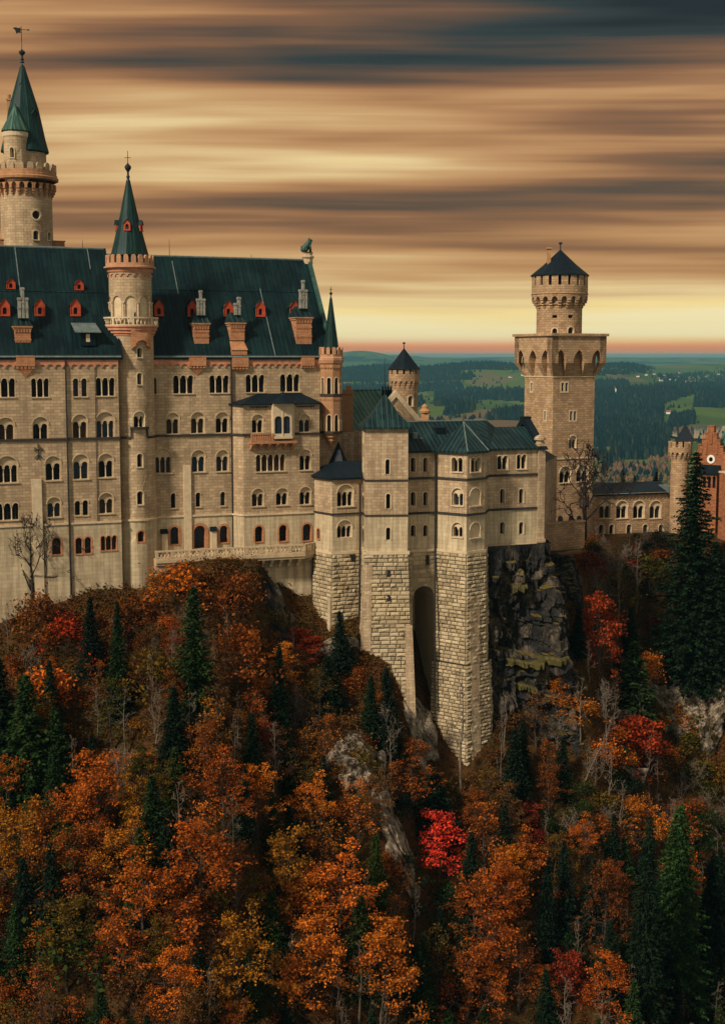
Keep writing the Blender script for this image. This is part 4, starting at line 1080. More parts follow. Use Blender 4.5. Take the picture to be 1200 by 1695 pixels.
for y0, y1 in ((757, 780), (807, 836), (862, 892)): hwin(B3, (803.6, y0, 805.6, y1), 1, False, hs[id(B3)])
hwin(FC, (823, 754, 840, 777), 2, False, hs[id(FC)]); hwin(FC, (855, 752, 871, 776), 2, False, hs[id(FC)])
for x in (831, 862.5):
    for y0, y1 in ((809, 833), (864, 884)): hwin(FC, (x - 3.8, y0, x + 3.8, y1), 1, False, hs[id(FC)])
mu, ml, ms, mc, ms2, ms3 = MB(), MB(), MB(), MB(), MB(), MB()
for S in (FA, B1, B2, B3, FC):
    up = [h for h in hs[id(S)] if h[0][1] > zs2]; lo = [h for h in hs[id(S)] if h[0][1] <= zs2]
    mu.sheet(S, [(0, zs2), (S.L, zs2), (S.L, ZE), (0, ZE)], up); ml.sheet(S, [(0, ZH), (S.L, ZH), (S.L, zs2), (0, zs2)], lo)
    for z, q_ in ((zs1, ms), (zs2, ms2)): q_.sbox(S, -.08, S.L + .08, z - .11, z + .11, -.1, .17); q_.sbox(S, -.08, S.L + .08, z + .11, z + .2, -.1, .1)
    ms3.sbox(S, -.08, S.L + .08, ZE - .3, ZE, -.1, .25)
    mc.sbox(S, -.1, S.L + .1, ZH - .25, ZH + .12, -.2, .2)
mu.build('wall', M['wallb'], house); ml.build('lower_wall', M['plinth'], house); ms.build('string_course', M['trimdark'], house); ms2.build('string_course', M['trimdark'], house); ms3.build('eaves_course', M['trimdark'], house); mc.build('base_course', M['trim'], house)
# corner pier with a round cap
pe = c1; S = wall(c1 - U * .0, c1 + U * 1.0)
m = MB(); m.sbox(S, -.15, .95, ZH - .3, zat(737, 190.5), -1.0, .25); m.sbox(S, -.3, 1.1, zat(896, 190), zat(890, 190), -1, .42)
m.sbox(S, -.25, 1.05, zat(737, 190.5), zat(733, 190.5), -1.1, .35); cp = S.pt(.4, 0, -.4); m.lathe((cp.x, cp.y), [(.55, zat(733, 190.5)), (.55, zat(728, 190.5)), (.85, zat(727, 190.5)), (.85, zat(724, 190.5)), (.6, zat(721, 190.5)), (0, zat(718, 190.5))], 12)
m.build('corner_pier', M['wallb'], house)
e = c1 + U * .95; m = MB(); m.quad(e + ZV * -34, e + NB * 9 + ZV * -34, e + NB * 9 + ZV * ZE, e + ZV * ZE); m.quad(e + NB * 9 + ZV * -34, a0 + NB * 9 + ZV * -34, a0 + NB * 9 + ZV * ZE, e + NB * 9 + ZV * ZE); m.build('rear_wall', M['wallb'], house)
# roof
zr = zat(697, 189)
r0, r1 = a0 - U * .5, c1 + U * .6
f = NB * 5.2
def h3(p, z): return Vector((p.x, p.y, z))
ea, ec, ec0 = h3(a0 - NB * .4, ZE), h3(r1 - NB * .4, ZE), h3(c0 - NB * .4, ZE)
ea1 = h3(a1 - NB * .4, ZE); ridA, ridC = h3(a0 + f, zr), h3(c0 + U * 2.2 + f, zr); rid2, rid2e = h3(c0 + U * 3.6 + f, zat(708, 190)), h3(r1 + f, zat(708, 190))
bo = offset_poly([a1, b1, b2, c0], .45); bb = [h3(p, ZE) for p in bo]; apex = h3((b1 + b2) / 2 + NB * 4.2, zat(698, 186))
m = MB()
m.quad(ea, ea1, h3(a1 + f, zr), ridA); m.quad(ea1, ec0, h3(c0 + f, zr), h3(a1 + f, zr)); m.quad(ec0, ec, rid2e, rid2); m.add([ec0, rid2, ridC, h3(c0 + f, zr)], [(0, 1, 2, 3)])
m.add([rid2, ridC, ridC + NB * .1 + ZV * -3], [(0, 1, 2)])
for i in range(3): m.add([bb[i], bb[i + 1], apex], [(0, 1, 2)])
bk = NB * 5.5
m.quad(ridA, ridC, h3(ridC + bk, ZE), h3(ridA + bk, ZE)); m.quad(rid2, rid2e, h3(rid2e + bk, ZE), h3(rid2 + bk, ZE))
for a, b in ((ea, ea1), (bb[0], bb[1]), (bb[1], bb[2]), (bb[2], bb[3]), (ec0, ec)): m.quad(a, b, b - ZV * .28, a - ZV * .28)
rf = m.build('roof', M['roof2'], house)
m = MB()
for i in (1, 2): m.tube([bb[i] + ZV * .05, apex + ZV * .05], [.1, .1], 5)
m.tube([ridA, ridC], [.14, .14], 6); m.build('ridge_cap', M['zinc'], rf)
GP = Plane(h3(r1, 0), NB, ZV, U)
m = MB(); m.extr(GP, [(-.9, ZE - .3), (4.7, zat(693, 192)), (5.7, zat(693, 192)), (10.5, ZE - .3), (9.4, ZE - .3), (5.2, zat(702, 192)), (.3, ZE - .3)], -.5, .5, back=True); m.extr(GP, [(4.6, zat(694, 192)), (5.9, zat(694, 192)), (5.9, zat(690, 192)), (4.6, zat(690, 192))], -.6, .6, back=True); m.build('gable_coping', M['slate'], house)
for x, y in ((767, 698), (695, 718), (699, 724)):
    if x == 767: m = MB(); m.tube([apex, apex + ZV * 3.2], [.06, .02], 5); m.build('lightning_rod', M['iron'], house)
m = MB(); q = ridC - U * 9 - NB * 2.2 - ZV * 1.3; S = Plane(q, U, ZV, NB * -1); m.sbox(S, 0, 1.4, -.6, .55, -1.5, .4); m.build('roof_hatch', M['slate'], house)
m = MB(); q = h3(a0 + U * 2.2 + NB * 2.2, ZE + (zr - ZE) * .42); S = Plane(q, U, ZV, NB * -1); m.sbox(S, 0, .7, -.3, .8, -1.2, .3); m.sbox(S, 1.0, 1.5, -1.0, .1, -1.2, .3); m.build('roof_vent', M['zinc'], house)
k_ = MB(); k_.tube([a1 + Vector((-.1, -.35, ZE - .1)), a1 + Vector((-.1, -.35, ZH)), a1 + Vector((-.1, -1.0, ZH - 5)), a1 + Vector((-.15, -2.5, ZH - 22))], [.15, .15, .14, .14], 6); k_.build('drainpipe', M['pipe'], house)
k_ = MB(); k_.tube([c0 + Vector((.05, -.3, ZH)), c0 + Vector((.1, -.9, ZH - 8)), c0 + Vector((.2, -1.3, ZH - 22))], [.14, .14, .14], 6); k_.build('drainpipe', M['pipe'], house)
# bastion under the bay: battered, with a set-off two thirds down
ZS = zat(1103, 179.0)
chain = [Vector((p.x, p.y, 0)) for p in (a1, b1, b2, c0)]
chain = offset_poly(chain, .12)
mb_ = MB(); core = MB()
P1 = battered(chain, ZH, ZS, .018)
lo = offset_poly(chain, .018 * (ZH - ZS) + .35)
P2 = battered(lo, ZS, ZS - 16, .05)
for i, (S, T) in enumerate(zip(P1, P2)):
    rustic(mb_, S, 0, S.L, ZS, ZH - .25, .54, 10 + i, .20, .5, 1.3); rustic(mb_, T, 0, T.L, ZS - 16, ZS - .05, .50, 20 + i, .20, .5, 1.2)
    core.quad(S.pt(0, ZH, 0), S.pt(S.L, ZH, 0), S.pt(S.L, ZS, 0), S.pt(0, ZS, 0)); core.quad(T.pt(0, ZS, 0), T.pt(T.L, ZS, 0), T.pt(T.L, ZS - 16, 0), T.pt(0, ZS - 16, 0))
    core.quad(S.pt(0, ZS, 0), S.pt(S.L, ZS, 0), T.pt(T.L, ZS, .1), T.pt(0, ZS, .1))
mb_.build('bastion_stones', M['rough'], house); core.build('bastion_core', M['joint'], house)
# smooth buttress strip on the bastion
S = P1[1]; a = S.pix(777, 990); b = S.pix(793, 990)
m = MB(); m.extr(S, [(a[0], ZS), (b[0], ZS), (b[0], a[1]), (a[0], a[1])], 0, .16); T = P2[1]; a = T.pix(779, 1110); b = T.pix(792, 1110); m.extr(T, [(a[0], ZS - 15), (b[0], ZS - 15), (b[0], ZS), (a[0], ZS)], 0, .18); m.build('pilaster_strip', M['wallb'], house)
# recessed wall with the tall arched niche between bastion and square tower
NW = wall(a0 - NB * 0, a1 - NB * 0)
n0, n1 = NW.pix(683, 1010)[0], NW.pix(719, 1010)[0]; zt_ = NW.pix(700, 970)[1]; zb_ = NW.pix(700, 1205)[1]
lp_ = ([(n0, zb_)] + arch_pts(n0, n1 - .02, zt_ - (n1 - n0) / 2, 12) + [(n1 - .02, zb_)])[::-1]
m = MB(); m.sheet(NW, [(0, -62), (NW.L, -62), (NW.L, ZH), (0, ZH)], [lp_]); m.sides(NW, lp_, -7, 0); ring(m, NW, arch_pts(n0, n1 - .02, zt_ - (n1 - n0) / 2, 12), .3, 0, .1); nb = m.build('niche_wall', M['rough'], house)
m = MB(); m.sheet(NW, lp_, (), -6.9); m.build('niche_back', M['rough'], house)
m = MB(); rustic(m, NW, .05, n0 - .05, -60, ZH - .25, .6, 31, .1); rustic(m, NW, n0, n1, zt_ + .5, ZH - .25, .6, 32, .1); m.build('niche_stones', M['rough'], house)
m = MB(); q = NW.pix(707, 924); m.sbox(NW, q[0] - .25, q[0] + .25, q[1] - .9, q[1] + .4, 0, .16); m.build('niche_slit', M['dark'], house)

# ================================================================== square tower with pyramid roof
s1 = plan(604.5, 178.6, 760); s2 = plan(675, 179.0, 860)
u_ = (s2 - s1).normalized(); nb_ = Vector((-u_.y, u_.x, 0))
s0 = s1 + nb_ * 6.2; s3 = s2 + nb_ * 6.2
sq = thing('square_tower', 'square limestone tower with dark pyramid roof on a sheer rough stone base', 'tower', (s1.x, s1.y, -40))
F1, F0 = wall(s1, s2), wall(s0, s1)
zE = zat(705, 179.5); zl1, zl2, zl3 = zat(794, 179.5), zat(852, 179.5), zat(913, 179.5)
H1, H0 = [], []
def swin(S, b, H): return window(S, sq, b, 1, False, H, jamb=True, frame=.14, sill=False)
for x, y0, y1 in ((641.5, 760, 785), (642.5, 817, 842), (642.5, 873, 894)): swin(F1, (x - 3.6, y0, x + 3.6, y1), H1)
for y0, y1 in ((713, 734), (758, 782), (817, 840), (872, 895)): swin(F0, (600.9, y0, 602.3, y1), H0)
m1, m2, m3, m3b = MB(), MB(), MB(), MB()
uc = F1.pix(671.5, 750)[0]
for S, H, L in ((F1, H1, F1.L), (F0, H0, F0.L)):
    hi = [h for h in H if h[0][1] > zl2]; lo_ = [h for h in H if h[0][1] <= zl2]
    m1.sheet(S, [(0, zl2), (L, zl2), (L, zE), (0, zE)], hi); m2.sheet(S, [(0, zl3), (L, zl3), (L, zl2), (0, zl2)], lo_)
    for z, q_ in ((zl1, m3), (zl2, m3b)): q_.sbox(S, -.1, L + .1, z - .1, z + .1, -.1, .15)
e3, e2 = s3, s2
for mm, za, zb in ((m1, zl2, zE), (m2, zl3, zl2)):
    mm.quad(h3(s2, za), h3(s3, za), h3(s3, zb), h3(s2, zb)); mm.quad(h3(s3, za), h3(s0, za), h3(s0, zb), h3(s3, zb))
m1.build('wall', M['wallb'], sq); m2.build('lower_wall', M['plinth'], sq); m3.build('string_course', M['trimdark'], sq); m3b.build('string_course', M['trimdark'], sq)
m = MB(); cen = (s1 + s2 + s0 + s3) / 4; o_ = [p + (p - cen).normalized() * .75 for p in (s0, s1, s2, s3)]
za = zat(653, cen.y)
lv = [(1.0, zE - .1), (.52, zE + (za - zE) * .38), (0.04, za)]
for (f0, z0), (f1, z1) in zip(lv, lv[1:]):
    for i in range(4):
        a, b = o_[i], o_[(i + 1) % 4]
        m.quad(h3(cen + (a - cen) * f0, z0), h3(cen + (b - cen) * f0, z0), h3(cen + (b - cen) * f1, z1), h3(cen + (a - cen) * f1, z1))
m.poly_prism([(p.x, p.y) for p in o_], zE - .35, zE - .1, top=False, bot=True); m.build('roof', M['roof2'], sq)
m = MB(); m.tube([h3(cen, za - .2), h3(cen, za + 5)], [.09, .02], 5); m.build('lightning_rod', M['iron'], sq)
ch = [Vector((p.x, p.y, 0)) for p in (s0, s1, s2, s3)]; ch = offset_poly(ch, .1)
m = MB(); core = MB()
PB = battered(ch, zl3, zl3 - 24, .03)
for i, S in enumerate(PB[:2]): rustic(m, S, 0, S.L, zl3 - 24, zl3 - .25, .56, 40 + i, .20, .5, 1.5)
for S in PB: core.quad(S.pt(0, zl3, 0), S.pt(S.L, zl3, 0), S.pt(S.L, zl3 - 24, 0), S.pt(0, zl3 - 24, 0))
S = PB[1]
m.build('base_stones', M['rough'], sq); core.build('base_core', M['joint'], sq)
m = MB()
for x, y0, y1 in ((643, 942, 954), (643, 984, 996)):
    a, b = S.pix(x - 3, y1), S.pix(x + 3, y0); m.extr(S, ([(a[0], a[1])] + arch_pts(a[0], b[0], b[1] - .3, 6) + [(b[0], a[1])])[::-1], 0, .26)
m.build('loophole', M['dark'], sq)
m = MB()
for Sx in PB[:2]: m.sbox(Sx, -.12, Sx.L + .12, zl3 - .28, zl3 + .15, -.2, .2)
m.build('base_course', M['trim'], sq)
# slender pilaster at the edge over the gully and a smooth strip on the near corner
m = MB(); a, b = S.pix(669, 1035), S.pix(683, 1035); m.extr(S, [(a[0], zl3 - 23.8), (b[0], zl3 - 23.8), (b[0] - .1, a[1]), (a[0] + .1, a[1])], 0, .75, back=False)
a, b = S.pix(601, 935), S.pix(616, 935); m.extr(S, [(a[0], zl3 - 13.5), (b[0], zl3 - 13.5), (b[0], a[1]), (a[0], a[1])], 0, .18); m.build('pilaster_strip', M['wallb'], sq)
k_ = MB(); q = s0 - nb_ * .2; q = plan(596, 180.5, 850); k_.tube([h3(q, zat(800, q.y)), h3(q, zat(913, q.y)), h3(q + Vector((-.1, -.6, 0)), zat(1025, q.y))], [.16] * 3, 6); k_.build('drainpipe', M['pipe'], sq)

# ================================================================== low polygonal annex between palace and square tower
x0, x1, x2 = plan(520.5, 184.2, 850), plan(550, 180.8, 850), plan(600, 182.6, 850)
an = thing('polygonal_annex', 'low polygonal annex with dark hipped roof and triple arched windows', 'annex', (x1.x, x1.y, -35))
A0, A1 = wall(x0, x1), wall(x1, x2); zE2 = zat(790, 182); zs_, zb2 = zat(850, 181.8), zat(914, 181.8)
HA = []
window(A1, an, (558, 802, 585.5, 838), 3, True, HA, frame=.14); window(A1, an, (558, 861, 583, 890), 3, True, HA, frame=.12, sill=False)
HB = []; window(A0, an, (525.5, 875, 529.5, 892), 1, False, HB, frame=.14, jamb=True, stone_m='orange')
m1, m2, m3, m4 = MB(), MB(), MB(), MB()
for S, H in ((A0, HB), (A1, HA)):
    hi = [h for h in H if h[0][1] > zs_]; lo_ = [h for h in H if h[0][1] <= zs_]
    m1.sheet(S, [(0, zs_), (S.L, zs_), (S.L, zE2), (0, zE2)], hi); m2.sheet(S, [(0, zb2), (S.L, zb2), (S.L, zs_), (0, zs_)], lo_)
    m3.sbox(S, -.08, S.L + .08, zs_ - .12, zs_ + .12, -.1, .16); m4.sbox(S, -.1, S.L + .1, zb2 - .2, zb2 + .15, -.2, .2)
m1.build('wall', M['wallb'], an); m2.build('lower_wall', M['plinth'], an); m3.build('string_course', M['trimdark'], an); m4.build('base_course', M['trim'], an)
zR = zat(764, 185); rA, rB = plan(556, 185.6, 765), plan(600, 187.2, 765)
oo = offset_poly([x0, x1, x2], .4)
m = MB(); m.quad(h3(oo[1], zE2), h3(oo[2], zE2), h3(rB, zR), h3(rA, zR)); m.add([h3(oo[0], zE2), h3(oo[1], zE2), h3(rA, zR)], [(0, 1, 2)]); m.add([h3(oo[0], zE2), h3(rA, zR), h3(x0 + NB * 5, zE2)], [(0, 1, 2)])
m.quad(h3(rA, zR), h3(rB, zR), h3(rB + NB * 5, zE2), h3(rA + NB * 5, zE2))
for i in (0, 1): m.quad(h3(oo[i], zE2), h3(oo[i + 1], zE2), h3(oo[i + 1], zE2 - .25), h3(oo[i], zE2 - .25))
m.build('roof', M['slate'], an)
m = MB(); q = plan(560, 188.5, 750); m.lathe((q.x, q.y), [(1.7, zR - .8), (.9, zat(752, q.y)), (.05, zat(731, q.y))], 4, .5); m.build('roof_peak', M['slate'], an)
cha = offset_poly([x0, x1, x2], .1); PA = battered(cha, zb2, zb2 - 16, .03); m = MB(); core = MB()
for i, S in enumerate(PA):
    rustic(m, S, 0, S.L, zb2 - 16, zb2 - .2, .54, 50 + i, .19, .5, 1.3); core.quad(S.pt(0, zb2, 0), S.pt(S.L, zb2, 0), S.pt(S.L, zb2 - 16, 0), S.pt(0, zb2 - 16, 0))
q = PA[0].pt(0, zb2); m.build('base_stones', M['rough'], an)
for S in (PA[0],): core.quad(S.pt(0, zb2), S.pt(0, zb2) + NB * 5, S.pt(0, zb2 - 16) + NB * 5, S.pt(0, zb2 - 16))
core.build('base_core', M['joint'], an)
m = MB(); S = PA[1]; a, b = S.pix(552, 992), S.pix(560, 992); m.extr(PA[0], [(PA[0].L - .55, zb2 - 15.5), (PA[0].L + .05, zb2 - 15.5), (PA[0].L + .05, zat(992, 181)), (PA[0].L - .55, zat(992, 181))], 0, .3)
a, b = S.pix(580, 930), S.pix(587, 917); m.build('pilaster_strip', M['plinth'], an)
m = MB(); m.sbox(S, a[0], b[0], a[1], b[1], 0, .2); m.build('loophole', M['dark'], an)

# ================================================================== link wall and green-roofed hall behind
kh = thing('green_roofed_hall', 'hall with streaky green copper roof and a stone gable seen beyond the square tower', 'hall', (0, 200, -20))
KY = 203
k0, k1 = plan(563, KY, 712), plan(690, KY + 7, 712)
KS = wall(k0, k1); KN = Vector((-KS.u.y, KS.u.x, 0))
zk0 = zat(713, KY)
HK = []
window(KS, kh, (588, 737, 596, 757), 1, False, HK, jamb=True, frame=.2)
zc0 = KS.pix(580, 713)[1]
m = MB(); m.sheet(KS, [(-4, -36), (KS.L, -36), (KS.L, zc0), (-4, zc0)], HK); m.build('wall', M['wallb'], kh)
m = MB(); m.sbox(KS, -4, KS.L, zc0 - .4, zc0 + .05, -.2, .35); n = 26
for i in range(n): u = -4 + (KS.L + 4) * i / n; m.sbox(KS, u, u + .3, zc0 - .95, zc0 - .4, 0, .3)
for x in (573, 580, 587, 594): u = KS.pix(x, 730)[0]; m.sbox(KS, u - .12, u + .12, -18, zc0 - .95, 0, .16)
m.build('cornice', M['wallb'], kh)
gR = 7.0; zrk = zat(646, KY + 4 + 5)
ga, gb = KS.pt(KS.L - 2.5, 0), None
gL = KS.pt(-4, 0)
kr0, kr1 = KS.pt(2.0, 0) + KN * gR, KS.pt(KS.L - 2.5, 0) + KN * gR
q0, q1 = h3(gL - KN * .3, zc0 + .05), h3(ga - KN * .3, zc0 + .05)
m = MB(); m.quad(q0, q1, h3(kr1, zrk), h3(kr0, zrk)); m.add([q0, h3(kr0, zrk), h3(gL + KN * 2 * gR, zc0)], [(0, 1, 2)]); m.quad(h3(kr0, zrk), h3(kr1, zrk), h3(ga + KN * 2 * gR, zc0), h3(gL + KN * 2 * gR, zc0)); kr = m.build('roof', M['roofgreen'], kh)
m = MB(); m.tube([h3(kr0, zrk), h3(kr1, zrk)], [.18, .18], 6); m.build('ridge_cap', M['roofgreen'], kr)
# gable facing the front, right of the roof
g0, g1, g2 = at(611, 705, 199.5), at(699, 697, 201.5), at(652, 649, 200.5)
GS = wall((g0.x, g0.y), (g1.x, g1.y)); ap = GS.pix(655, 649); bl, brr = GS.pix(605, 706), GS.pix(702, 702)
m = MB(); m.extr(GS, [(bl[0], -30), (brr[0], -30), (brr[0], brr[1]), (ap[0], ap[1] - .5), (bl[0], bl[1])], -.8, 0, back=True)
gw = m.build('gable', M['wallb'], kh)
m = MB()
for e_ in (bl, brr):
    d = 1 if e_ is brr else -1
    m.extr(GS, [(e_[0] + d * .5, e_[1] - .3), (ap[0], ap[1] + .25), (ap[0], ap[1] - .7), (e_[0] - d * .25, e_[1] - .75)], -.9, .3 + .004 * d, back=True)
m.build('gable_coping', M['trim'], gw)
m = MB(); ac = GS.pix(656, 690); L = arch_pts(ac[0] - .9, ac[0] + .9, ac[1], 10); ring(m, GS, L, .2, 0, .08); m.build('blind_arch', M['trim'], gw)
m = MB(); q = plan(640.5, 207, 646); SS = Plane(q, (1, 0, 0), ZV, (0, -1, 0)); m.sbox(SS, -.8, .8, zrk - 1.0, zat(645, 207), -.5, .5)
for i in range(4): m.sbox(SS, -.8 + i * .43, -.55 + i * .43, zat(645, 207), zat(639, 207), -.3, .3)
m.build('chimney', M['slate'], kh)
m = MB(); q = plan(703, 198, 690); SS = Plane((q.x, q.y, 0), (1, 0, 0), ZV, (0, -1, 0)); m.sbox(SS, -.55, .55, -12, zat(682, 198), -.5, .5); m.lathe((q.x, q.y), [(.8, zat(683, 198)), (.85, zat(680, 198)), (.5, zat(676, 198)), (.5, zat(672, 198)), (.2, zat(669, 198)), (0, zat(668, 198))], 10); m.build('chimney', M['reddish'], kh)
m = MB(); q = plan(578, 196, 650); SS = Plane((q.x, q.y, 0), (1, 0, 0), ZV, (0, -1, 0)); m.sbox(SS, -1.0, .55, -14, zat(645, 196), -1, .5); m.sbox(SS, -1.1, .7, zat(652, 196), zat(648, 196), -1, .62); m.sbox(SS, -.4, .3, zat(645, 196), zat(638, 196), -.8, .2); m.build('chimney', M['reddish'], kh)
# gap between palace turret and annex
m = MB(); LW = wall(plan(526, 192, 760), plan(604, 196, 760)); m.sheet(LW, [(0, -36), (LW.L, -36), (LW.L, zat(716, 193)), (0, zat(716, 193))]); m.build('link_wall', M['wallb'], kh)

# ================================================================== small round tower behind the hall
rc = plan(668.5, 222, 640); RY = rc.y
rt = thing('round_turret', 'small round stone turret with dark cone roof standing behind the green-roofed hall', 'tower', (rc.x, rc.y, -20))
R0, R1_ = 22.5 * RY / FPX, 25 * RY / FPX; c = (rc.x, rc.y)
def rz(y): return zat(y, RY - R0 * .6)
CRt = Cyl(rc, R0); H = []
window(CRt, rt, (675.5, 655, 683, 672), 1, False, H, jamb=True, frame=.2)
m = MB(); m.sheet(CRt, cyl_outline(R0, -22, rz(622), 28), H, 0, grid_extra(-PI * R0, PI * R0, -22, rz(622), .4, 3)); m.build('wall', M['towerstone'], rt)
def machic(mb, c, Rin, Rout, zlo, zhi, n, drop):
    S = Cyl(Vector((c[0], c[1], 0)), Rout); L = PI * Rout; per = 2 * L / n
    loop = [(L, zhi)] + [(L - 2 * L * i / 40, zhi) for i in range(1, 40)] + [(-L, zhi)]
    for i in range(n):
        a = -L + i * per; loop += [(a + .001, zlo), (a + per * .2, zlo)] + arch_pts(a + per * .22, a + per * .78, zlo + per * .1, 6) + [(a + per * .8, zlo)]
    loop.append((L, zlo))
    mb.extr(S, loop, -(Rout - Rin), 0)
    for i in range(n):
        a = -L + i * per
        for k in range(3): mb.sbox(S, a - per * .19, a + per * .19, zlo - drop * (k + 1) / 3 + .03, zlo - drop * k / 3, -(Rout - Rin) - .1, -(Rout - Rin) * (k + .4) / 3.2)
m = MB(); machic(m, c, R0 - .05, R1_, rz(634), rz(624), 18, 1.1); m.lathe(c, [(R1_, rz(624)), (R1_, rz(619)), (R1_ - .5, rz(619))], 36); m.build('machicolation', M['towerstone'], rt)
CM2 = Cyl(rc, R1_); L = PI * R1_; m = MB(); merlons(m, CM2, -L, L, rz(619.2), rz(610.5), 14, -.4, 0, .68); m.build('merlons', M['towerstone'], rt)
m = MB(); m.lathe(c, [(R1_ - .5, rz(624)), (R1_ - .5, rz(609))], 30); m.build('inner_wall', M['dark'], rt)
m = MB(); m.lathe(c, [(R1_ + .25, rz(611)), (R1_ * .62, rz(596)), (.12, rz(577)), (0, rz(576))], 14); m.build('roof', M['slate'], rt)
m = MB(); m.tube([(c[0], c[1], rz(579)), (c[0], c[1], rz(568))], [.09, .07], 6); m.lathe(c, [(0, rz(569.5)), (.26, rz(568)), (.26, rz(567)), (0, rz(565.5))], 8); m.build('finial', M['iron'], rt)

# ================================================================== tall square tower
kp = thing('square_keep', 'tall square tower with flared pointed-arch gallery and round top turret under a low cone roof', 'tower', (plan(925, 233).x, 233, -30))
Yc = 230.0; X0 = (914 - CX) / FPX * Yc / CP * .9932
X0 = plan(914.5, Yc, 700).x
def solve(pl, pr):
    kl = plan(pl, 1, 700).x; kr_ = plan(pr, 1, 700).x
    # right corner (X0 + s cos a, Yc + s sin a), left corner (X0 - s sin a, Yc + s cos a)
    A = np.array([[1, -kr_], [-kl, -1]]); b = np.array([kr_ * Yc - X0, kl * Yc - X0]); cc, ss = np.linalg.solve(A, b)
    return math.hypot(cc, ss), math.atan2(ss, cc)
s_, a_ = solve(867.5, 983)
e1 = Vector((math.cos(a_), math.sin(a_), 0)); e2 = Vector((-math.sin(a_), math.cos(a_), 0)); K1 = Vector((X0, Yc, 0)); K2, K0 = K1 + e1 * s_, K1 + e2 * s_
K3 = K2 + e2 * s_; kc_ = (K1 + K3) / 2
FR, FL = wall(K1, K2), wall(K0, K1)
zB, zF0, zF1, zTop = -36, zat(623, 232), zat(599, 232), zat(556, 231.5)
HR, HL = [], []
def slit(S, bx, H, n=1):
    u0, u1 = S.pix(bx[0], bx[1])[0], S.pix(bx[2], bx[1])[0]; xm = (bx[0] + bx[2]) / 2; z1, z0 = S.pix(xm, bx[1])[1], S.pix(xm, bx[3])[1]
    k = MB(); p = MB(); g = .16
    for i in range(n):
        a = u0 + (u1 - u0) * i / n + g; b = u0 + (u1 - u0) * (i + 1) / n - g; lp_ = [(a, z0 + g), (b, z0 + g), (b, z1 - g), (a, z1 - g)]
        H.append(lp_); k.sides(S, lp_, -.4, .05); p.sheet(S, lp_, (), -.36)
    k.extr(S, [(u0 - .05, z0 - .1), (u1 + .05, z0 - .1), (u1 + .05, z1 + .1), (u0 - .05, z1 + .1)], -.05, .05, H[-n:])
    wo_ = k.build('window', M['trim'], kp); p.build('pane', M['dark'], wo_)
slit(FL, (878, 632, 882.5, 649), HL); slit(FL, (900, 679, 904.5, 697), HL)
slit(FR, (928, 632, 941, 649), HR, 2); slit(FR, (942, 679, 955, 697), HR, 2)
window(FR, kp, (942, 721, 954, 742), 2, True, HR, frame=.2, sill=False)
window(FR, kp, (926, 772, 945, 799), 2, True, HR, frame=.2); window(FR, kp, (954, 770, 974, 797), 2, True, HR, frame=.2)
m = MB(); m.sheet(FR, [(0, zB), (s_, zB), (s_, zTop), (0, zTop)], HR); m.sheet(FL, [(0, zB), (s_, zB), (s_, zTop), (0, zTop)], HL)
m.quad(h3(K2, zB), h3(K3, zB), h3(K3, zTop), h3(K2, zTop)); m.quad(h3(K3, zB), h3(K0, zB), h3(K0, zTop), h3(K3, zTop)); m.build('wall', M['towerstone'], kp)
m = MB(); zz = zat(759, 231)
for S in (FR, FL): m.sbox(S, -.05, s_ + .05, zz - .12, zz + .12, -.1, .14)
m.build('string_course', M['trim'], kp)
pj = 1.35
gl = MB(); sb = MB(); co = MB()
for S in (FR, FL, wall(K2, K3), wall(K3, K0)):
    n = 3; W_ = s_ + 2 * pj; per = W_ / n; zs_ = zF1 - .15
    loop = [(s_ + pj, zTop), (-pj, zTop), (-pj, zs_)]
    for i in range(n):
        a = -pj + per * i; pp = arch_pts(a + per * .2, a + per * .8, zs_ + .2, 12, True); loop += [(a + per * .2, zs_)] + pp + [(a + per * .8, zs_)]
    loop += [(s_ + pj, zs_)]
    gl.extr(S, loop, -.02, pj)
    for i in range(n + 1):
        w0 = -pj + per * i; hw = per * .2 + .01
        a, b = max(-pj, w0 - hw), min(s_ + pj, w0 + hw)
        am, bm = a, b
        if i == 0: am, bm = -.02, .55
        if i == n: am, bm = s_ - .55, s_ + .02
        if 0 < i < n: cx_ = (a + b) / 2; am, bm = cx_ - hw * .42, cx_ + hw * .42
        top = [S.pt(a, zs_, pj), S.pt(b, zs_, pj), S.pt(b, zs_, -.1), S.pt(a, zs_, -.1)]; bot = [S.pt(am, zF0, .06), S.pt(bm, zF0, .06)]
        co = MB(); co.add([top[0], top[1], top[2], top[3], bot[0], bot[1]], [(0, 1, 5, 4), (1, 2, 5), (0, 4, 3)]); co.build('corbel', M['towerstone'], kp)
    sb.sbox(S, -.05, s_ + .05, zF0 - .12, zF0 + .06, -.1, .13)
    gl.sbox(S, -pj - .3, s_ + pj + .3, zTop, zTop + .45, -.5, pj + .32)
gl.build('gallery', M['towerstone'], kp); sb.build('corbel_course', M['trim'], kp)
m = MB(); pp = [kc_ + (p - kc_) * (1 + 2 * pj / s_) for p in (K0, K1, K2, K3)]; m.add([h3(p, zTop + .2) for p in pp], [(0, 1, 2, 3)]); m.build('gallery_floor', M['towerstone'], kp)
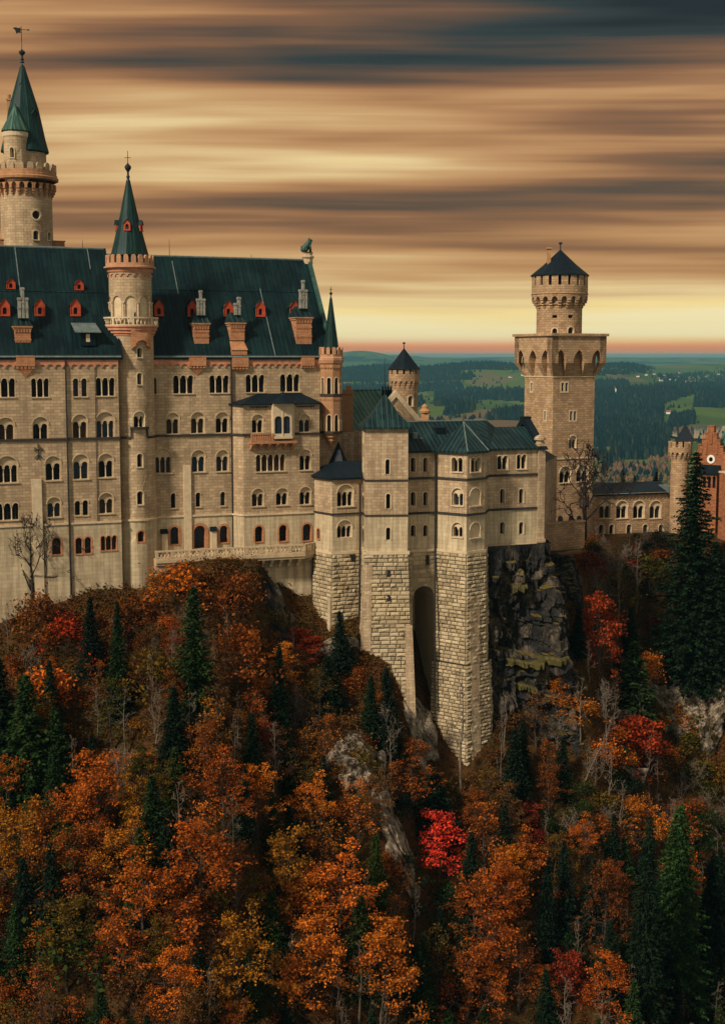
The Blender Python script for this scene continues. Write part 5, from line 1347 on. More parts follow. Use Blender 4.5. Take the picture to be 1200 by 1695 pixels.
# round turret on top
q = plan(925.5, kc_.y, 530); tc_ = Vector((q.x, kc_.y, 0)); YT = tc_.y; r_lo, r_hi = 37 * YT / FPX, 45.5 * YT / FPX; c = (tc_.x, tc_.y)
def tz(y): return zat(y, YT - r_lo * .5)
CT = Cyl(tc_, r_lo); H = []
for b in ((914, 543, 922, 556), (940, 541, 949, 556)): window(CT, kp, b, 1, False, H, jamb=True, frame=.22, sill=False)
for x in (918, 944.5): a, b = CT.pix(x - 4, 526), CT.pix(x + 4, 521); lp_ = [(a[0], a[1]), (b[0], a[1]), (b[0], b[1]), (a[0], b[1])]; H.append(lp_)
m = MB(); m.sheet(CT, cyl_outline(r_lo, zTop, tz(486)), H, 0, grid_extra(-PI * r_lo, PI * r_lo, zTop, tz(486), .4, 2))
for lp_ in H[2:]: m.sides(CT, lp_, -.5, 0)
m.build('turret_wall', M['towerstone'], kp)
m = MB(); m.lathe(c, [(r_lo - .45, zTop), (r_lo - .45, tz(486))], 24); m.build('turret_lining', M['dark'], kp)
m = MB(); machic(m, c, r_lo - .05, r_hi, tz(497), tz(487), 18, 1.3); m.lathe(c, [(r_lo, tz(504.5)), (r_lo + .3, tz(504)), (r_lo + .3, tz(502.5)), (r_lo, tz(502))], 36); m.lathe(c, [(r_hi, tz(487)), (r_hi + .12, tz(486.5)), (r_hi + .12, tz(485.5)), (r_hi, tz(485)), (r_hi, tz(472)), (r_hi - .6, tz(472))], 36); m.build('machicolation', M['towerstone'], kp)
CM3 = Cyl(tc_, r_hi); L = PI * r_hi; m = MB(); merlons(m, CM3, -L, L, tz(472.2), tz(455.5), 18, -.45, 0, .68); m.build('merlons', M['towerstone'], kp)
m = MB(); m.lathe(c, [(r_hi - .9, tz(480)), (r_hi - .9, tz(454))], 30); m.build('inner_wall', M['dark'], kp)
m = MB(); m.lathe(c, [(r_hi + .25, tz(456)), (r_hi + .25, tz(454.5)), (r_hi * .62, tz(438)), (.15, tz(412)), (0, tz(411))], 16); m.build('roof', M['slate'], kp)
m = MB(); m.tube([(c[0], c[1], tz(414)), (c[0], c[1], tz(402))], [.12, .1], 6); m.lathe(c, [(0, tz(403)), (.34, tz(401.5)), (.34, tz(399.5)), (0, tz(398))], 10); m.build('finial', M['iron'], kp)
q = plan(908.5, YT - 1.2, 430); m = MB(); SS = Plane((q.x, q.y, 0), (1, 0, 0), ZV, (0, -1, 0)); m.sbox(SS, -.3, .3, tz(446), tz(411), -.3, .3); m.sbox(SS, -.5, .5, tz(411), tz(408.5), -.5, .5); m.build('chimney', M['reddish'], kp)
# lower porch of the tower and the parapet wall in front of it
fl = thing('forecourt_wall', 'plain stone wall and forecourt at the foot of the tall square tower', 'wall', (plan(930, 222).x, 222, -30))
SW_ = wall(plan(899, 216, 880), plan(968, 221, 880)); zq = SW_.pix(920, 868)[1]
m = MB(); m.sbox(SW_, 0, SW_.L, -38, zq, -1.2, 0); m.sbox(SW_, 0, SW_.L, zq, zq + .25, -1.4, .15); fw = m.build('wall', M['towerstone'], fl)
LWs = wall(plan(901, 214, 800), plan(917, 224, 800)); m = MB(); zt_ = zat(762, 216); m.sheet(LWs, [(-3, -36), (LWs.L + 3, -36), (LWs.L + 3, zt_), (-3, zt_)]); m.build('side_wall', M['wallb'], fl)
m = MB(); m.quad(LWs.pt(-3.2, zt_, .3), LWs.pt(LWs.L + .2, zt_, .3), LWs.pt(LWs.L - 1.4, zat(736, 222), -3), LWs.pt(-3.2, zat(736, 222), -3)); m.build('lean_to_roof', M['slate'], fl)
m = MB(); FRw = wall(K1 - e1 * .0, K2)
for x in (927, 945, 958): u, z = FR.pix(x, 862); m.extr(FR, ([(u - .5, z - 1.6)] + arch_pts(u - .5, u + .5, z + .4, 8) + [(u + .5, z - 1.6)])[::-1], 0, .06)
m.build('doorway', M['dark'], kp)

# ================================================================== long low wing to the gatehouse
wg = thing('connecting_wing', 'long low wing with dark roof and paired arched windows beside the tall square tower', 'wing', (plan(1050, 240).x, 240, -32))
WS = wall(plan(985, 238, 830), plan(1115, 243, 830))
zE3 = WS.pix(1040, 817)[1]; zR3 = WS.pix(1040, 798, -5)[1]
H = []
for x in (1001.5, 1029.5, 1057.5, 1085): window(WS, wg, (x - 9.5, 829, x + 9.5, 858), 2, True, H, frame=.2)
for x in (995, 1012, 1041, 1068, 1094): window(WS, wg, (x - 4, 868, x + 4, 884), 1, False, H, frame=.15, jamb=True, sill=False)
m = MB(); m.sheet(WS, [(-1, -44), (WS.L, -44), (WS.L, zE3), (-1, zE3)], H); m.build('wall', M['towerstone'], wg)
m = MB(); frieze(m, WS, -1, WS.L, WS.pix(1040, 820)[1], WS.pix(1040, 826)[1], .7, 0, .14); m.sbox(WS, -1, WS.L, WS.pix(1040, 820)[1], zE3 + .1, -.2, .3); m.build('frieze', M['wallb'], wg)
m = MB(); a, b = WS.pt(-1.2, zE3, .5), WS.pt(WS.L, zE3, .5); a2, b2_ = WS.pt(-1.2, zR3, -5), WS.pt(WS.L, zR3, -5); m.quad(a, b, b2_, a2); m.quad(a2, b2_, WS.pt(WS.L, zE3, -10), WS.pt(-1.2, zE3, -10)); m.quad(a, b, b - ZV * .25, a - ZV * .25); m.build('roof', M['slate'], wg)
m = MB(); a = WS.pix(1104, 815); m.sbox(WS, a[0], WS.L + .1, zE3 - .2, zE3 + 1.1, -4, .6); m.build('lead_flashing', M['zinc'], wg)

# ================================================================== gatehouse
gh = thing('gatehouse', 'orange brick gatehouse with stepped gable, round clock and small battlemented corner tower', 'gatehouse', (plan(1165, 238).x, 238, -32))
gq = plan(1126, 241, 740); GRr = 18 * 241 / FPX; c = (gq.x, gq.y)
def gz(y): return zat(y, 240)
m = MB(); m.lathe(c, [(GRr - .35, -36), (GRr - .35, gz(741))], 20); m.build('tower_wall', M['towerstone'], gh)
m = MB(); machic(m, c, GRr - .4, GRr + .15, gz(752), gz(744), 14, 1.0); m.lathe(c, [(GRr + .15, gz(744)), (GRr + .15, gz(740)), (GRr - .4, gz(740))], 28); CG_ = Cyl(gq, GRr + .15); L = PI * CG_.r; merlons(m, CG_, -L, L, gz(740.2), gz(731), 11, -.4, 0, .6); m.build('battlement', M['towerstone'], gh)
q = plan(1134, 242, 720); m = MB(); m.lathe((q.x, q.y), [(2.5, gz(731)), (.06, gz(702.5)), (0, gz(705.5))], 4, .5); m.build('tower_roof', M['slate'], gh)
GS_ = wall(plan(1146, 240, 760), plan(1216, 236, 760))
def gp(x, y): return GS_.pix(x, y)
st_ = []
xs = [(1150, 1156, 748), (1156, 1162, 737), (1162, 1167, 727), (1167, 1172, 717), (1172, 1182, 706), (1182, 1187, 718), (1187, 1192, 729), (1192, 1197, 740), (1197, 1202, 750)]
lp_ = []
for x0, x1, y in xs: lp_ += [gp(x0, y), gp(x1, y)]
bz = -36
lp_ = [(lp_[0][0], bz)] + lp_ + [(lp_[-1][0], bz)]; lp_ = lp_[::-1]
m = MB(); m.extr(GS_, lp_, -1.0, 0, back=True); m.sheet(GS_, [(gp(1196, 760)[0], bz), (gp(1216, 760)[0], bz), (gp(1216, 760)[0], gp(1200, 752)[1]), (gp(1196, 760)[0], gp(1200, 752)[1])], (), -.4); sg = m.build('stepped_gable', M['brickred'], gh)
m = MB()
for x in (1160, 1168, 1177, 1186): a = gp(x, 752 if x != 1177 else 735); b = gp(x, {1160: 742, 1168: 732, 1177: 718, 1186: 734}[x]); m.sbox(GS_, a[0] - .22, a[0] + .22, a[1], b[1], 0, .18)
for x0, x1, y in xs: a, b = gp(x0, y), gp(x1, y); m.sbox(GS_, a[0] - .05, b[0] + .05, a[1], a[1] + .22, -1.1, .12)
m.build('gable_ribs', M['brickred'], gh)
ck = gp(1177, 760); m = MB(); circ = lambda r: [(ck[0] + r * math.cos(2 * PI * i / 20), ck[1] + r * 1.1 * math.sin(2 * PI * i / 20)) for i in range(20)]
m.extr(GS_, circ(.72), 0, .14); co_ = m.build('clock', M['white'], gh); m = MB(); m.extr(GS_, circ(.36), .14, .17); m.build('clock_face', M['pane'], co_)
a0_, a1_ = gp(1157, 781), gp(1193, 781); zt_ = gp(1170, 769)[1]
m = MB(); m.quad(GS_.pt(a0_[0], a0_[1], 1.9), GS_.pt(a1_[0], a0_[1], 1.9), GS_.pt(a1_[0], zt_, .05), GS_.pt(a0_[0], zt_, .05)); m.quad(GS_.pt(a0_[0], a0_[1], 1.9), GS_.pt(a1_[0], a0_[1], 1.9), GS_.pt(a1_[0], a0_[1] - .3, 1.9), GS_.pt(a0_[0], a0_[1] - .3, 1.9)); m.build('porch_roof', M['slate'], gh)
HG = []
PW = wall(GS_.pt(a0_[0] + .2, 0, 1.6), GS_.pt(a1_[0] - .2, 0, 1.6))
for x in (1166, 1174, 1182): window(PW, gh, (x - 2.6, 788, x + 2.6, 808), 1, False, HG, stone_m='brickred', frame=.2, sill=False)
m = MB(); m.sheet(PW, [(0, bz), (PW.L, bz), (PW.L, a0_[1]), (0, a0_[1])], HG); m.quad(PW.pt(0, bz), PW.pt(0, bz, -1.6), PW.pt(0, a0_[1], -1.6), PW.pt(0, a0_[1])); m.build('porch_wall', M['brickred'], gh)
m = MB(); q = plan(1191, 238, 705); m.tube([(q.x, q.y + 3, gz(760)), (q.x, q.y + 3, gz(704))], [.3, .22], 6); m.build('chimney', M['brickred'], gh)
m = MB(); ra, rb = gp(1186, 716), gp(1230, 716); m.quad(GS_.pt(ra[0], ra[1] - 3, -.6), GS_.pt(rb[0] + 6, ra[1] - 3, -.6), GS_.pt(rb[0] + 6, ra[1] + .5, -5), GS_.pt(ra[0], ra[1] + .5, -5)); m.build('rear_roof', M['roofgreen'], gh)
sw = thing('brick_side_wall', 'bright orange brick wall at the picture edge beside the tallest spruce', 'wall', (plan(1200, 226).x, 226, -36))
SS = wall(plan(1189, 229, 850), plan(1240, 220, 850)); m = MB(); m.sbox(SS, 0, SS.L, -44, SS.pix(1195, 782)[1], -2, 0); m.build('wall', M['brickred'], sw)
m = MB(); m.sbox(SS, -.1, SS.L, SS.pix(1195, 783)[1], SS.pix(1195, 780)[1], -2.1, .15); m.build('coping', M['trim'], sw)

# ================================================================== ground of the castle rock
FOOT = [(-330, 1130, 158), (-150, 1075, 163), (0, 1022, 169.3), (60, 1003, 170.6), (120, 985, 172.3), (160, 972, 173.2), (200, 976, 174), (232, 980, 174.6), (262, 955, 174.8), (300, 937, 174.2), (360, 929, 175.2),
        (425, 932, 177.6), (455, 985, 180), (490, 1026, 181.3), (525, 1042, 181), (560, 1052, 179.3), (600, 1088, 177.2), (640, 1108, 177.2), (672, 1165, 178.3), (700, 1215, 178.8), (740, 1268, 178), (775, 1280, 177.6),
        (802, 1240, 180.2), (825, 1180, 184), (880, 1165, 186.5), (930, 1130, 190), (955, 1020, 197), (972, 935, 209), (1000, 905, 222), (1060, 900, 233), (1120, 902, 233), (1200, 900, 222), (1320, 905, 222)]
FX, FYc, FZ = [], [], []
for px, py, Y in FOOT:
    p = at(px, py, Y); FX.append(p.x); FYc.append(Y); FZ.append(p.z)
_o = np.argsort(FX); FX = np.array(FX)[_o]; FYc = np.array(FYc)[_o]; FZ = np.array(FZ)[_o]
def ground(x, y, fine=True):
    yc = float(np.interp(x, FX, FYc)); zc_ = float(np.interp(x, FX, FZ)); d = yc - y
    if d > 0:
        s = 1.12 + .12 * math.sin(x * .09)
        z = zc_ - s * d - .9 * (1 - math.exp(-d / 3))
        k = min(1.0, d / 4)
        if d > 70: z = zc_ - s * 70 - .25 * (d - 70)
    else:
        z = max(zc_, min(zc_ - 1.0 * d, -32.0)) if zc_ < -32 else zc_
        k = .12
    if y > 247: z -= (y - 247) * .5 if y < 560 else 156
    if fine:
        z += k * (2.2 * noise.noise((x * .06, y * .06, 1.3)) + 1.0 * noise.noise((x * .19, y * .19, 4.1)) + .35 * noise.noise((x * .6, y * .6, 9.1)))
    return max(z, -181)
def hit(px, py):
    r = ray(px, py); Y = 100.0
    while Y < 300:
        p = r * (Y / r.y)
        if p.z <= ground(p.x, p.y, False): break
        Y += .5
    return Vector((p.x, p.y, ground(p.x, p.y)))
gx = np.arange(-104, 150.1, 1.15); gy = np.concatenate([np.arange(88, 250, 1.0), np.arange(250, 640, 8.0)])
V = [(float(x), float(y), ground(float(x), float(y))) for y in gy for x in gx]
nx = len(gx); Fc = [(j * nx + i, j * nx + i + 1, (j + 1) * nx + i + 1, (j + 1) * nx + i) for j in range(len(gy) - 1) for i in range(nx - 1)]
me = D.meshes.new('hillside'); me.from_pydata(V, [], Fc); me.shade_smooth()
hs_ = D.objects.new('hillside', me); COL.objects.link(hs_); hs_['kind'] = 'structure'
mm, t = mat('autumn hillside')
pos = t.n('ShaderNodeNewGeometry').outputs['Position']
n1 = t.noise(pos, .12, 4, .6); n2 = t.noise(pos, .9, 4, .65); n3 = t.noise(pos, 4.0, 3, .7)
c = t.ramp(n2, [(.25, (.010, .007, .004)), (.42, (.040, .019, .007)), (.55, (.085, .033, .009)), (.68, (.060, .036, .011)), (.8, (.022, .024, .008))])
c = t.mix(t.maprange(n1, .42, .62, 0, 1), c, t.ramp(n3, [(.3, (.010, .010, .005)), (.5, (.045, .030, .009)), (.7, (.10, .052, .012))]))
finish(t, c, .95, t.m('ADD', n2, t.m('MULTIPLY', n3, .4)), 1.0, .25, .1)
me.materials.append(mm)

# ------------------------------------------------------------------ rock
mm, t = mat('grey limestone rock')
pos = t.n('ShaderNodeNewGeometry').outputs['Position']; nrm = t.n('ShaderNodeNewGeometry').outputs['Normal']
sc_ = t.n('ShaderNodeMapping'); t.set(sc_.inputs[0], pos); sc_.inputs['Scale'].default_value = (1, 1, .6)
n1 = t.noise(sc_.outputs[0], .5, 5, .65); n2 = t.noise(sc_.outputs[0], 2.2, 4, .7)
vr = t.n('ShaderNodeTexVoronoi', feature='DISTANCE_TO_EDGE'); t.set(vr.inputs['Vector'], sc_.outputs[0]); vr.inputs['Scale'].default_value = .9
c = t.ramp(n1, [(.28, (.004, .005, .007)), (.44, (.014, .014, .015)), (.54, (.036, .029, .023)), (.65, (.16, .12, .08)), (.75, (.05, .036, .024))])
c = t.mix(t.maprange(n2, .35, .75, .0, .75), c, (.02, .019, .018))
c = t.mix(t.maprange(vr.outputs[0], 0, .05, .35, 0), c, (.012, .011, .010))
sz = t.n('ShaderNodeSeparateXYZ'); t.set(sz.inputs[0], nrm)
c = t.mix(t.maprange(sz.outputs[2], .74, .95, 0, .9), c, t.ramp(n2, [(.35, (.05, .045, .010)), (.6, (.16, .105, .018))]))
finish(t, c, .9, t.m('ADD', n1, t.m('MULTIPLY', n2, .6)), 1.0, .3, .15)
M['rock'] = mm
mm, t = mat('pale limestone rock')
pos = t.n('ShaderNodeNewGeometry').outputs['Position']
n1 = t.noise(pos, .7, 5, .65); n2 = t.noise(pos, 3.0, 4, .7)
c = t.ramp(n1, [(.3, (.025, .02, .018)), (.43, (.14, .11, .08)), (.55, (.34, .27, .19)), (.72, (.50, .41, .31))])
c = t.mix(t.maprange(n2, .42, .75, 0, .85), c, (.035, .028, .02))
finish(t, c, .9, t.m('ADD', n1, t.m('MULTIPLY', n2, .6)), 1.0, .3, .15)
M['rock_pale'] = mm
M['moss'] = plain('ledge moss grass', (.062, .050, .012), .6)
def rocky(verts_fn, nu, nv):
    m_ = MB(); vs = [verts_fn(i / nu, j / nv) for j in range(nv + 1) for i in range(nu + 1)]
    m_.add(vs, [(j * (nu + 1) + i, j * (nu + 1) + i + 1, (j + 1) * (nu + 1) + i + 1, (j + 1) * (nu + 1) + i) for j in range(nv) for i in range(nu)])
    return m_
def crag(p, f, vz):
    q = Vector((p.x * f, p.y * f, p.z * f * vz))
    return noise.noise(q) + .5 * noise.noise(q * 2.1) + .28 * noise.noise(q * 4.3)
# cliff carrying the right part of the house: wraps round its corner
cl = thing('rock_cliff', 'dark craggy rock face with mossy ledges carrying the three storey house', 'cliff', tuple(at(880, 1180, 187)))
base_l, corner, back_r = c0 + Vector((-.2, -1.2, 0)), c1 + U * 1.6 + Vector((.3, -.9, 0)), c1 + U * 6.5 + NB * 14
zt_c, zb_c = ZH + .15, ZH - 32
def cliff_pt(f, g):
    if f < .62: p = base_l.lerp(corner, f / .62); nn = Vector((U.y, -U.x, 0))
    else: p = corner.lerp(back_r, (f - .62) / .38); nn = Vector((.75, -.45, 0))
    if .5 < f < .74: nn = Vector((U.y, -U.x, 0)).lerp(Vector((.75, -.45, 0)), (f - .5) / .24).normalized()
    z = zt_c + (zb_c - zt_c) * g
    q = Vector((p.x, p.y, z))
    out = .2 + 3.6 * g ** 1.5 * (.55 + .45 * min(1, f * 2.2)) - 1.6 * math.exp(-((g - .33) / .14) ** 2) * math.exp(-((f - .34) / .22) ** 2)
    a = min(1, g * 9)
    s_ = f * 30
    joint = abs(noise.noise((s_ * .33, z * .035, 3.3))) + .5 * abs(noise.noise((s_ * .9, z * .05, 8.3)))
    blk = noise.noise((s_ * .16, z * .09, 11.0))
    led = max(0.0, noise.noise((s_ * .05, z * .22, 5.0)) - .18) * 3.2
    qq = q + Vector((noise.noise(q * .25), noise.noise(q * .25 + Vector((5, 0, 0))), noise.noise(q * .25 + Vector((0, 7, 0))))) * 1.6
    c1_ = noise.cell(Vector((qq.x * .42, qq.y * .42, qq.z * .24))); c2_ = noise.cell(Vector((qq.x * .95, qq.y * .95, qq.z * .6 + 9)))
    out += 2.6 * min(1, g * 2.6) * max(0.0, min(1.0, (f - .42) / .2))
    out += a * (1.0 * joint - .6 + 1.1 * blk + .6 * led + 1.15 * c1_ + .6 * c2_ + 1.3 * crag(q, .2, .6) + .6 * crag(q + Vector((9, 3, 1)), .7, .7))
    return q + nn * out + Vector((0, 0, a * .5 * noise.noise(q * .5)))
rocky(cliff_pt, 170, 150).build('rock_face', M['rock'], cl)
RK = random.Random(5)
for (px0, px1, py, dp) in ((848, 884, 968, 1.3), (838, 945, 1090, 1.8), (855, 897, 1136, 1.4)):
    m_ = MB()
    gA, gB = None, None
    f0 = (px0 - 808) / 150 * .62 + .05; f1 = min(.66, (px1 - 808) / 150 * .62 + .05); g = (zat(py, 186) - zt_c) / (zb_c - zt_c)
    n = 26; prev = None
    for i in range(n + 1):
        f = f0 + (f1 - f0) * i / n; p = cliff_pt(f, g); wdt = dp * math.sin(PI * (i + .5) / (n + 1)) ** .5 * (1 + .3 * RK.uniform(-1, 1)); o = Vector((.25, -.97, 0))
        row = [p - o * 1.2 + ZV * .35, p + o * wdt * .6 + ZV * .3, p + o * wdt + ZV * RK.uniform(-.1, .1), p + o * wdt * .9 - ZV * (.35 + RK.uniform(0, .5)), p - o * .8 - ZV * .5]
        if prev:
            for a in range(4): m_.quad(prev[a], row[a], row[a + 1], prev[a + 1])
        prev = row
    m_.build('mossy_ledge', M['moss'], cl)
def outcrop(px, py, wpx, hpx, label, m_='rock_pale', depth=3.0, seed=1, tilt=0.0):
    """a broken rock exposure: a steep craggy sheet whose rim sinks into the slope"""
    p = hit(px, py); s = p.y / FPX; w_, h_ = wpx * s / 2 * 1.35, hpx * s / 2 * 1.3
    n_ = thing('rock_outcrop', label, 'rock', tuple(p))
    U_ = Vector((1, 0, 0)); V_ = Vector((0, .55, .83)); N_ = Vector((0, -.83, .55))
    nu, nv = int(max(26, w_ * 9)), int(max(26, h_ * 9))
    def f(a, b):
        x, y = (a - .5) * 2, (b - .5) * 2
        q = p + U_ * (x * w_ + tilt * y * h_) + V_ * (y * h_)
        e = x * x + y * y + .55 * noise.noise((q.x * .35 + seed * 9, q.z * .35, 2.0)) + .35 * noise.noise((q.x * .9 + seed * 9, q.z * .9, 5.0))
        m = max(-1.0, min(1.0, (.72 - e) * 2.2))
        k = Vector((q.x + seed * 17, q.y, q.z))
        rid = (1 - abs(noise.noise(k * .30)) * 2) * .8 + (1 - abs(noise.noise(k * .75)) * 2) * .45 + (1 - abs(noise.noise(k * 1.7)) * 2) * .22
        stp = math.floor((k.z + .8 * noise.noise(k * .4)) * .8) / .8 - k.z
        d = m * (depth * .28) + max(m, 0) ** .5 * (rid * depth * .34 + stp * .22) - (.9 if m < 0 else 0)
        base = ground(q.x, q.y) - q.z
        return q + N_ * d + Vector((0, 0, base * .75)) if base > -4 else q + N_ * d - Vector((0, 0, 3.0))
    rocky(f, nu, nv).build('rock_face', M[m_], n_)
outcrop(455, 1010, 44, 130, 'narrow dark rock rib running down beside the corbelled terrace end', 'rock', 2.4, 2, -.15)
outcrop(590, 1262, 84, 104, 'pale broken limestone rock among bushes below the square tower', 'rock_pale', 5.2, 3)
outcrop(634, 1335, 34, 50, 'grey rock below the pale broken limestone outcrop', 'rock_pale', 3.4, 4)
outcrop(660, 1410, 56, 112, 'grey rock face beside the bright red maple', 'rock_pale', 4.6, 5)
outcrop(1145, 1185, 170, 150, 'broad pale scree and rock face under the tallest spruce', 'rock_pale', 5.0, 6, -.1)
outcrop(1172, 1095, 70, 50, 'small rock step half hidden behind the tallest spruce', 'rock_pale', 2.5, 7)
outcrop(692, 1205, 52, 120, 'tall narrow rock foot below the arched niche', 'rock_pale', 2.4, 8)
outcrop(1010, 1195, 60, 34, 'low brown rock ledge left of the bushy dark spruce', 'rock', 2.0, 9)
outcrop(436, 1190, 22, 60, 'slim pale rock sliver on the slope below the terrace end', 'rock_pale', 1.4, 10)
outcrop(1020, 1262, 80, 22, 'long low pale rock edge on the ochre slope', 'rock_pale', 1.2, 11, .4)
outcrop(1182, 1590, 60, 60, 'rock outcrop at the foot of the slope beside dark spruces', 'rock', 2.0, 12)
outcrop(560, 1070, 70, 40, 'worn rock shelf at the foot of the polygonal annex', 'rock_pale', 2.0, 13)
outcrop(940, 960, 40, 130, 'tall split rock slab at the outer end of the dark cliff', 'rock', 2.5, 14, -.12)

# ================================================================== foliage
def leaf_material(name, trans=.3):
    m, t = mat(name)
    oi = t.n('ShaderNodeObjectInfo'); g = t.n('ShaderNodeNewGeometry')
    r = g.outputs['Random Per Island']
    n1 = t.noise(t.n('ShaderNodeTexCoord').outputs['Object'], .5, 3, .6)
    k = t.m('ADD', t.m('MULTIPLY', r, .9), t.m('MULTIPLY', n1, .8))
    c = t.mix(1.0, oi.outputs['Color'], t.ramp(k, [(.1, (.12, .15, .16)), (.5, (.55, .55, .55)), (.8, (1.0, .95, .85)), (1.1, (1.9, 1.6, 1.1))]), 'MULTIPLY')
    d = t.n('ShaderNodeBsdfDiffuse'); t.set(d.inputs[0], c); tr = t.n('ShaderNodeBsdfTranslucent'); t.set(tr.inputs[0], c)
    mx = t.n('ShaderNodeMixShader'); mx.inputs[0].default_value = trans; t.set(mx.inputs[1], d.outputs[0]); t.set(mx.inputs[2], tr.outputs[0])
    o = t.n('ShaderNodeOutputMaterial'); t.set(o.inputs[0], mx.outputs[0]); return m
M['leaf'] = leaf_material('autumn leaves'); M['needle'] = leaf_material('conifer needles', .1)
M['bark'] = plain('grey brown bark', (.05, .036, .027), .4, .9, 3); M['barkdark'] = plain('dark bare bark', (.022, .015, .012), .3, .9, 3)
M['barkpale'] = plain('pale bare bark', (.13, .10, .072), .4, .9, 3)
def leaf_mesh(name, C_, size, rng, m_, up=.0, axis=None, aspect=.62):
    """one small tilted quad for every centre"""
    C_ = np.asarray(C_, float); N = len(C_)
    nn = rng.normal(size=(N, 3)); nn[:, 2] += up * np.sign(nn[:, 2] + 1e-9); nn /= np.linalg.norm(nn, axis=1)[:, None]
    if axis is None:
        a = rng.normal(size=(N, 3))
    else: a = np.asarray(axis, float)
    a = a - nn * (a * nn).sum(1)[:, None]; a /= np.linalg.norm(a, axis=1)[:, None] + 1e-9
    b = np.cross(nn, a); s = np.asarray(size) * rng.uniform(.45, 1.5, N) if np.ndim(size) == 0 else size
    s = s[:, None] / 2
    P = np.stack([C_ - a * s, C_ + b * s * aspect, C_ + a * s, C_ - b * s * aspect], 1).reshape(-1, 3)
    me = D.meshes.new(name); me.vertices.add(4 * N); me.vertices.foreach_set('co', P.ravel())
    me.loops.add(4 * N); me.loops.foreach_set('vertex_index', np.arange(4 * N, dtype=np.int32))
    me.polygons.add(N); me.polygons.foreach_set('loop_start', np.arange(0, 4 * N, 4, dtype=np.int32)); me.polygons.foreach_set('loop_total', np.full(N, 4, dtype=np.int32))
    me.update(); me.validate(); me.materials.append(m_)
    return me
def trunk_mesh(name, segs, m_, seg=6):
    k = MB()
    for pts, rad in segs: k.tube(pts, rad, seg)
    me = D.meshes.new(name); me.from_pydata([tuple(v) for v in k.v], [], k.f); me.materials.append(m_); return me
def limb_tree(rng, h, spread, levels=3, start=.3, n1=9, curl=.25, r0=None, up=.55, rmin=.02):
    """trunk and forking limbs; returns segments and twig tips"""
    segs, tips = [], []
    r0 = r0 or h * .014
    tp = [Vector((0, 0, -1.5))]; 
    for i in range(1, 8): tp.append(Vector((rng.normal() * h * .012, rng.normal() * h * .012, h * i / 7.5)))
    segs.append((tp, [r0 * (1.25 - 1.1 * i / 7) for i in range(8)]))
    def grow(p, d, L, r, lv):
        pts = [p]; q = p.copy(); dd = d.copy()
        for i in range(4):
            dd = (dd + Vector(rng.normal(size=3)) * curl + Vector((0, 0, .10))).normalized(); q = q + dd * L / 4; pts.append(q.copy())
        segs.append((pts, [r, r * .8, r * .62, r * .45, max(rmin, r * .28)]))
        if lv == 0: tips.append((q.copy(), dd.copy())); return
        for k in range(3 if lv > 1 else 3):
            i = 1 + int(rng.integers(1, 4)); a = (dd + Vector(rng.normal(size=3)) * .75).normalized(); grow(pts[i], a, L * rng.uniform(.5, .72), max(rmin, r * .5), lv - 1)
        tips.append((q.copy(), dd.copy()))
    for k in range(n1):
        f = start + (0.97 - start) * (k + rng.uniform(0, .8)) / n1; z = h * f; az_ = k * 2.4 + rng.uniform(-.4, .4)
        d = Vector((math.cos(az_), math.sin(az_), up + .5 * f)).normalized()
        grow(Vector((0, 0, z * .95)), d, spread * (1.15 - .75 * f) * rng.uniform(.8, 1.15), r0 * (.75 - .5 * f), levels - 1)
    return segs, tips
TPL = {}
def make_tpl(key, crown_me, trunk_me): TPL.setdefault(key, []).append((crown_me, trunk_me))
def deciduous(seed, h, spread, nleaf, lsize, levels=2, start=.22, flat=.45, cl_r=1.3, up=.55, n1=12):
    rng = np.random.default_rng(seed)
    segs, tips = limb_tree(rng, h, spread, levels, start, n1, up=up)
    # clusters: at the limb tips plus some inside the crown
    T = np.array([tuple(p) for p, _ in tips]); per = max(4, nleaf // len(T))
    C_ = []
    for p in T:
        r = cl_r * rng.uniform(.6, 1.25)
        q = rng.normal(size=(int(per * rng.uniform(.4, 1.6)), 3)) * np.array([r * .62, r * .62, r * flat * .62]); C_.append(p + q + np.array([0, 0, -.15 * r]))
    C_ = np.concatenate(C_); C_ = C_[C_[:, 2] > h * .12]
    return leaf_mesh('crown', C_, lsize, rng, M['leaf'], .5), trunk_mesh('trunk', segs, M['bark'], 5)
for i in range(6): make_tpl('beech', *deciduous(100 + i, 12.5, 3.7 + .3 * (i % 3), 4800, .27, 3, .12, .4, .70))
for i in range(3): make_tpl('thin', *deciduous(120 + i, 13, 3.3, 1500, .30, 3, .15, .45, .9))
for i in range(3): make_tpl('maple', *deciduous(140 + i, 7.5, 2.5, 4200, .30, 3, .06, .16, .75, .0, 17))
for i in range(4): make_tpl('bush', *deciduous(160 + i, 3.2, 2.4, 1400, .28, 2, .02, .6, .9))
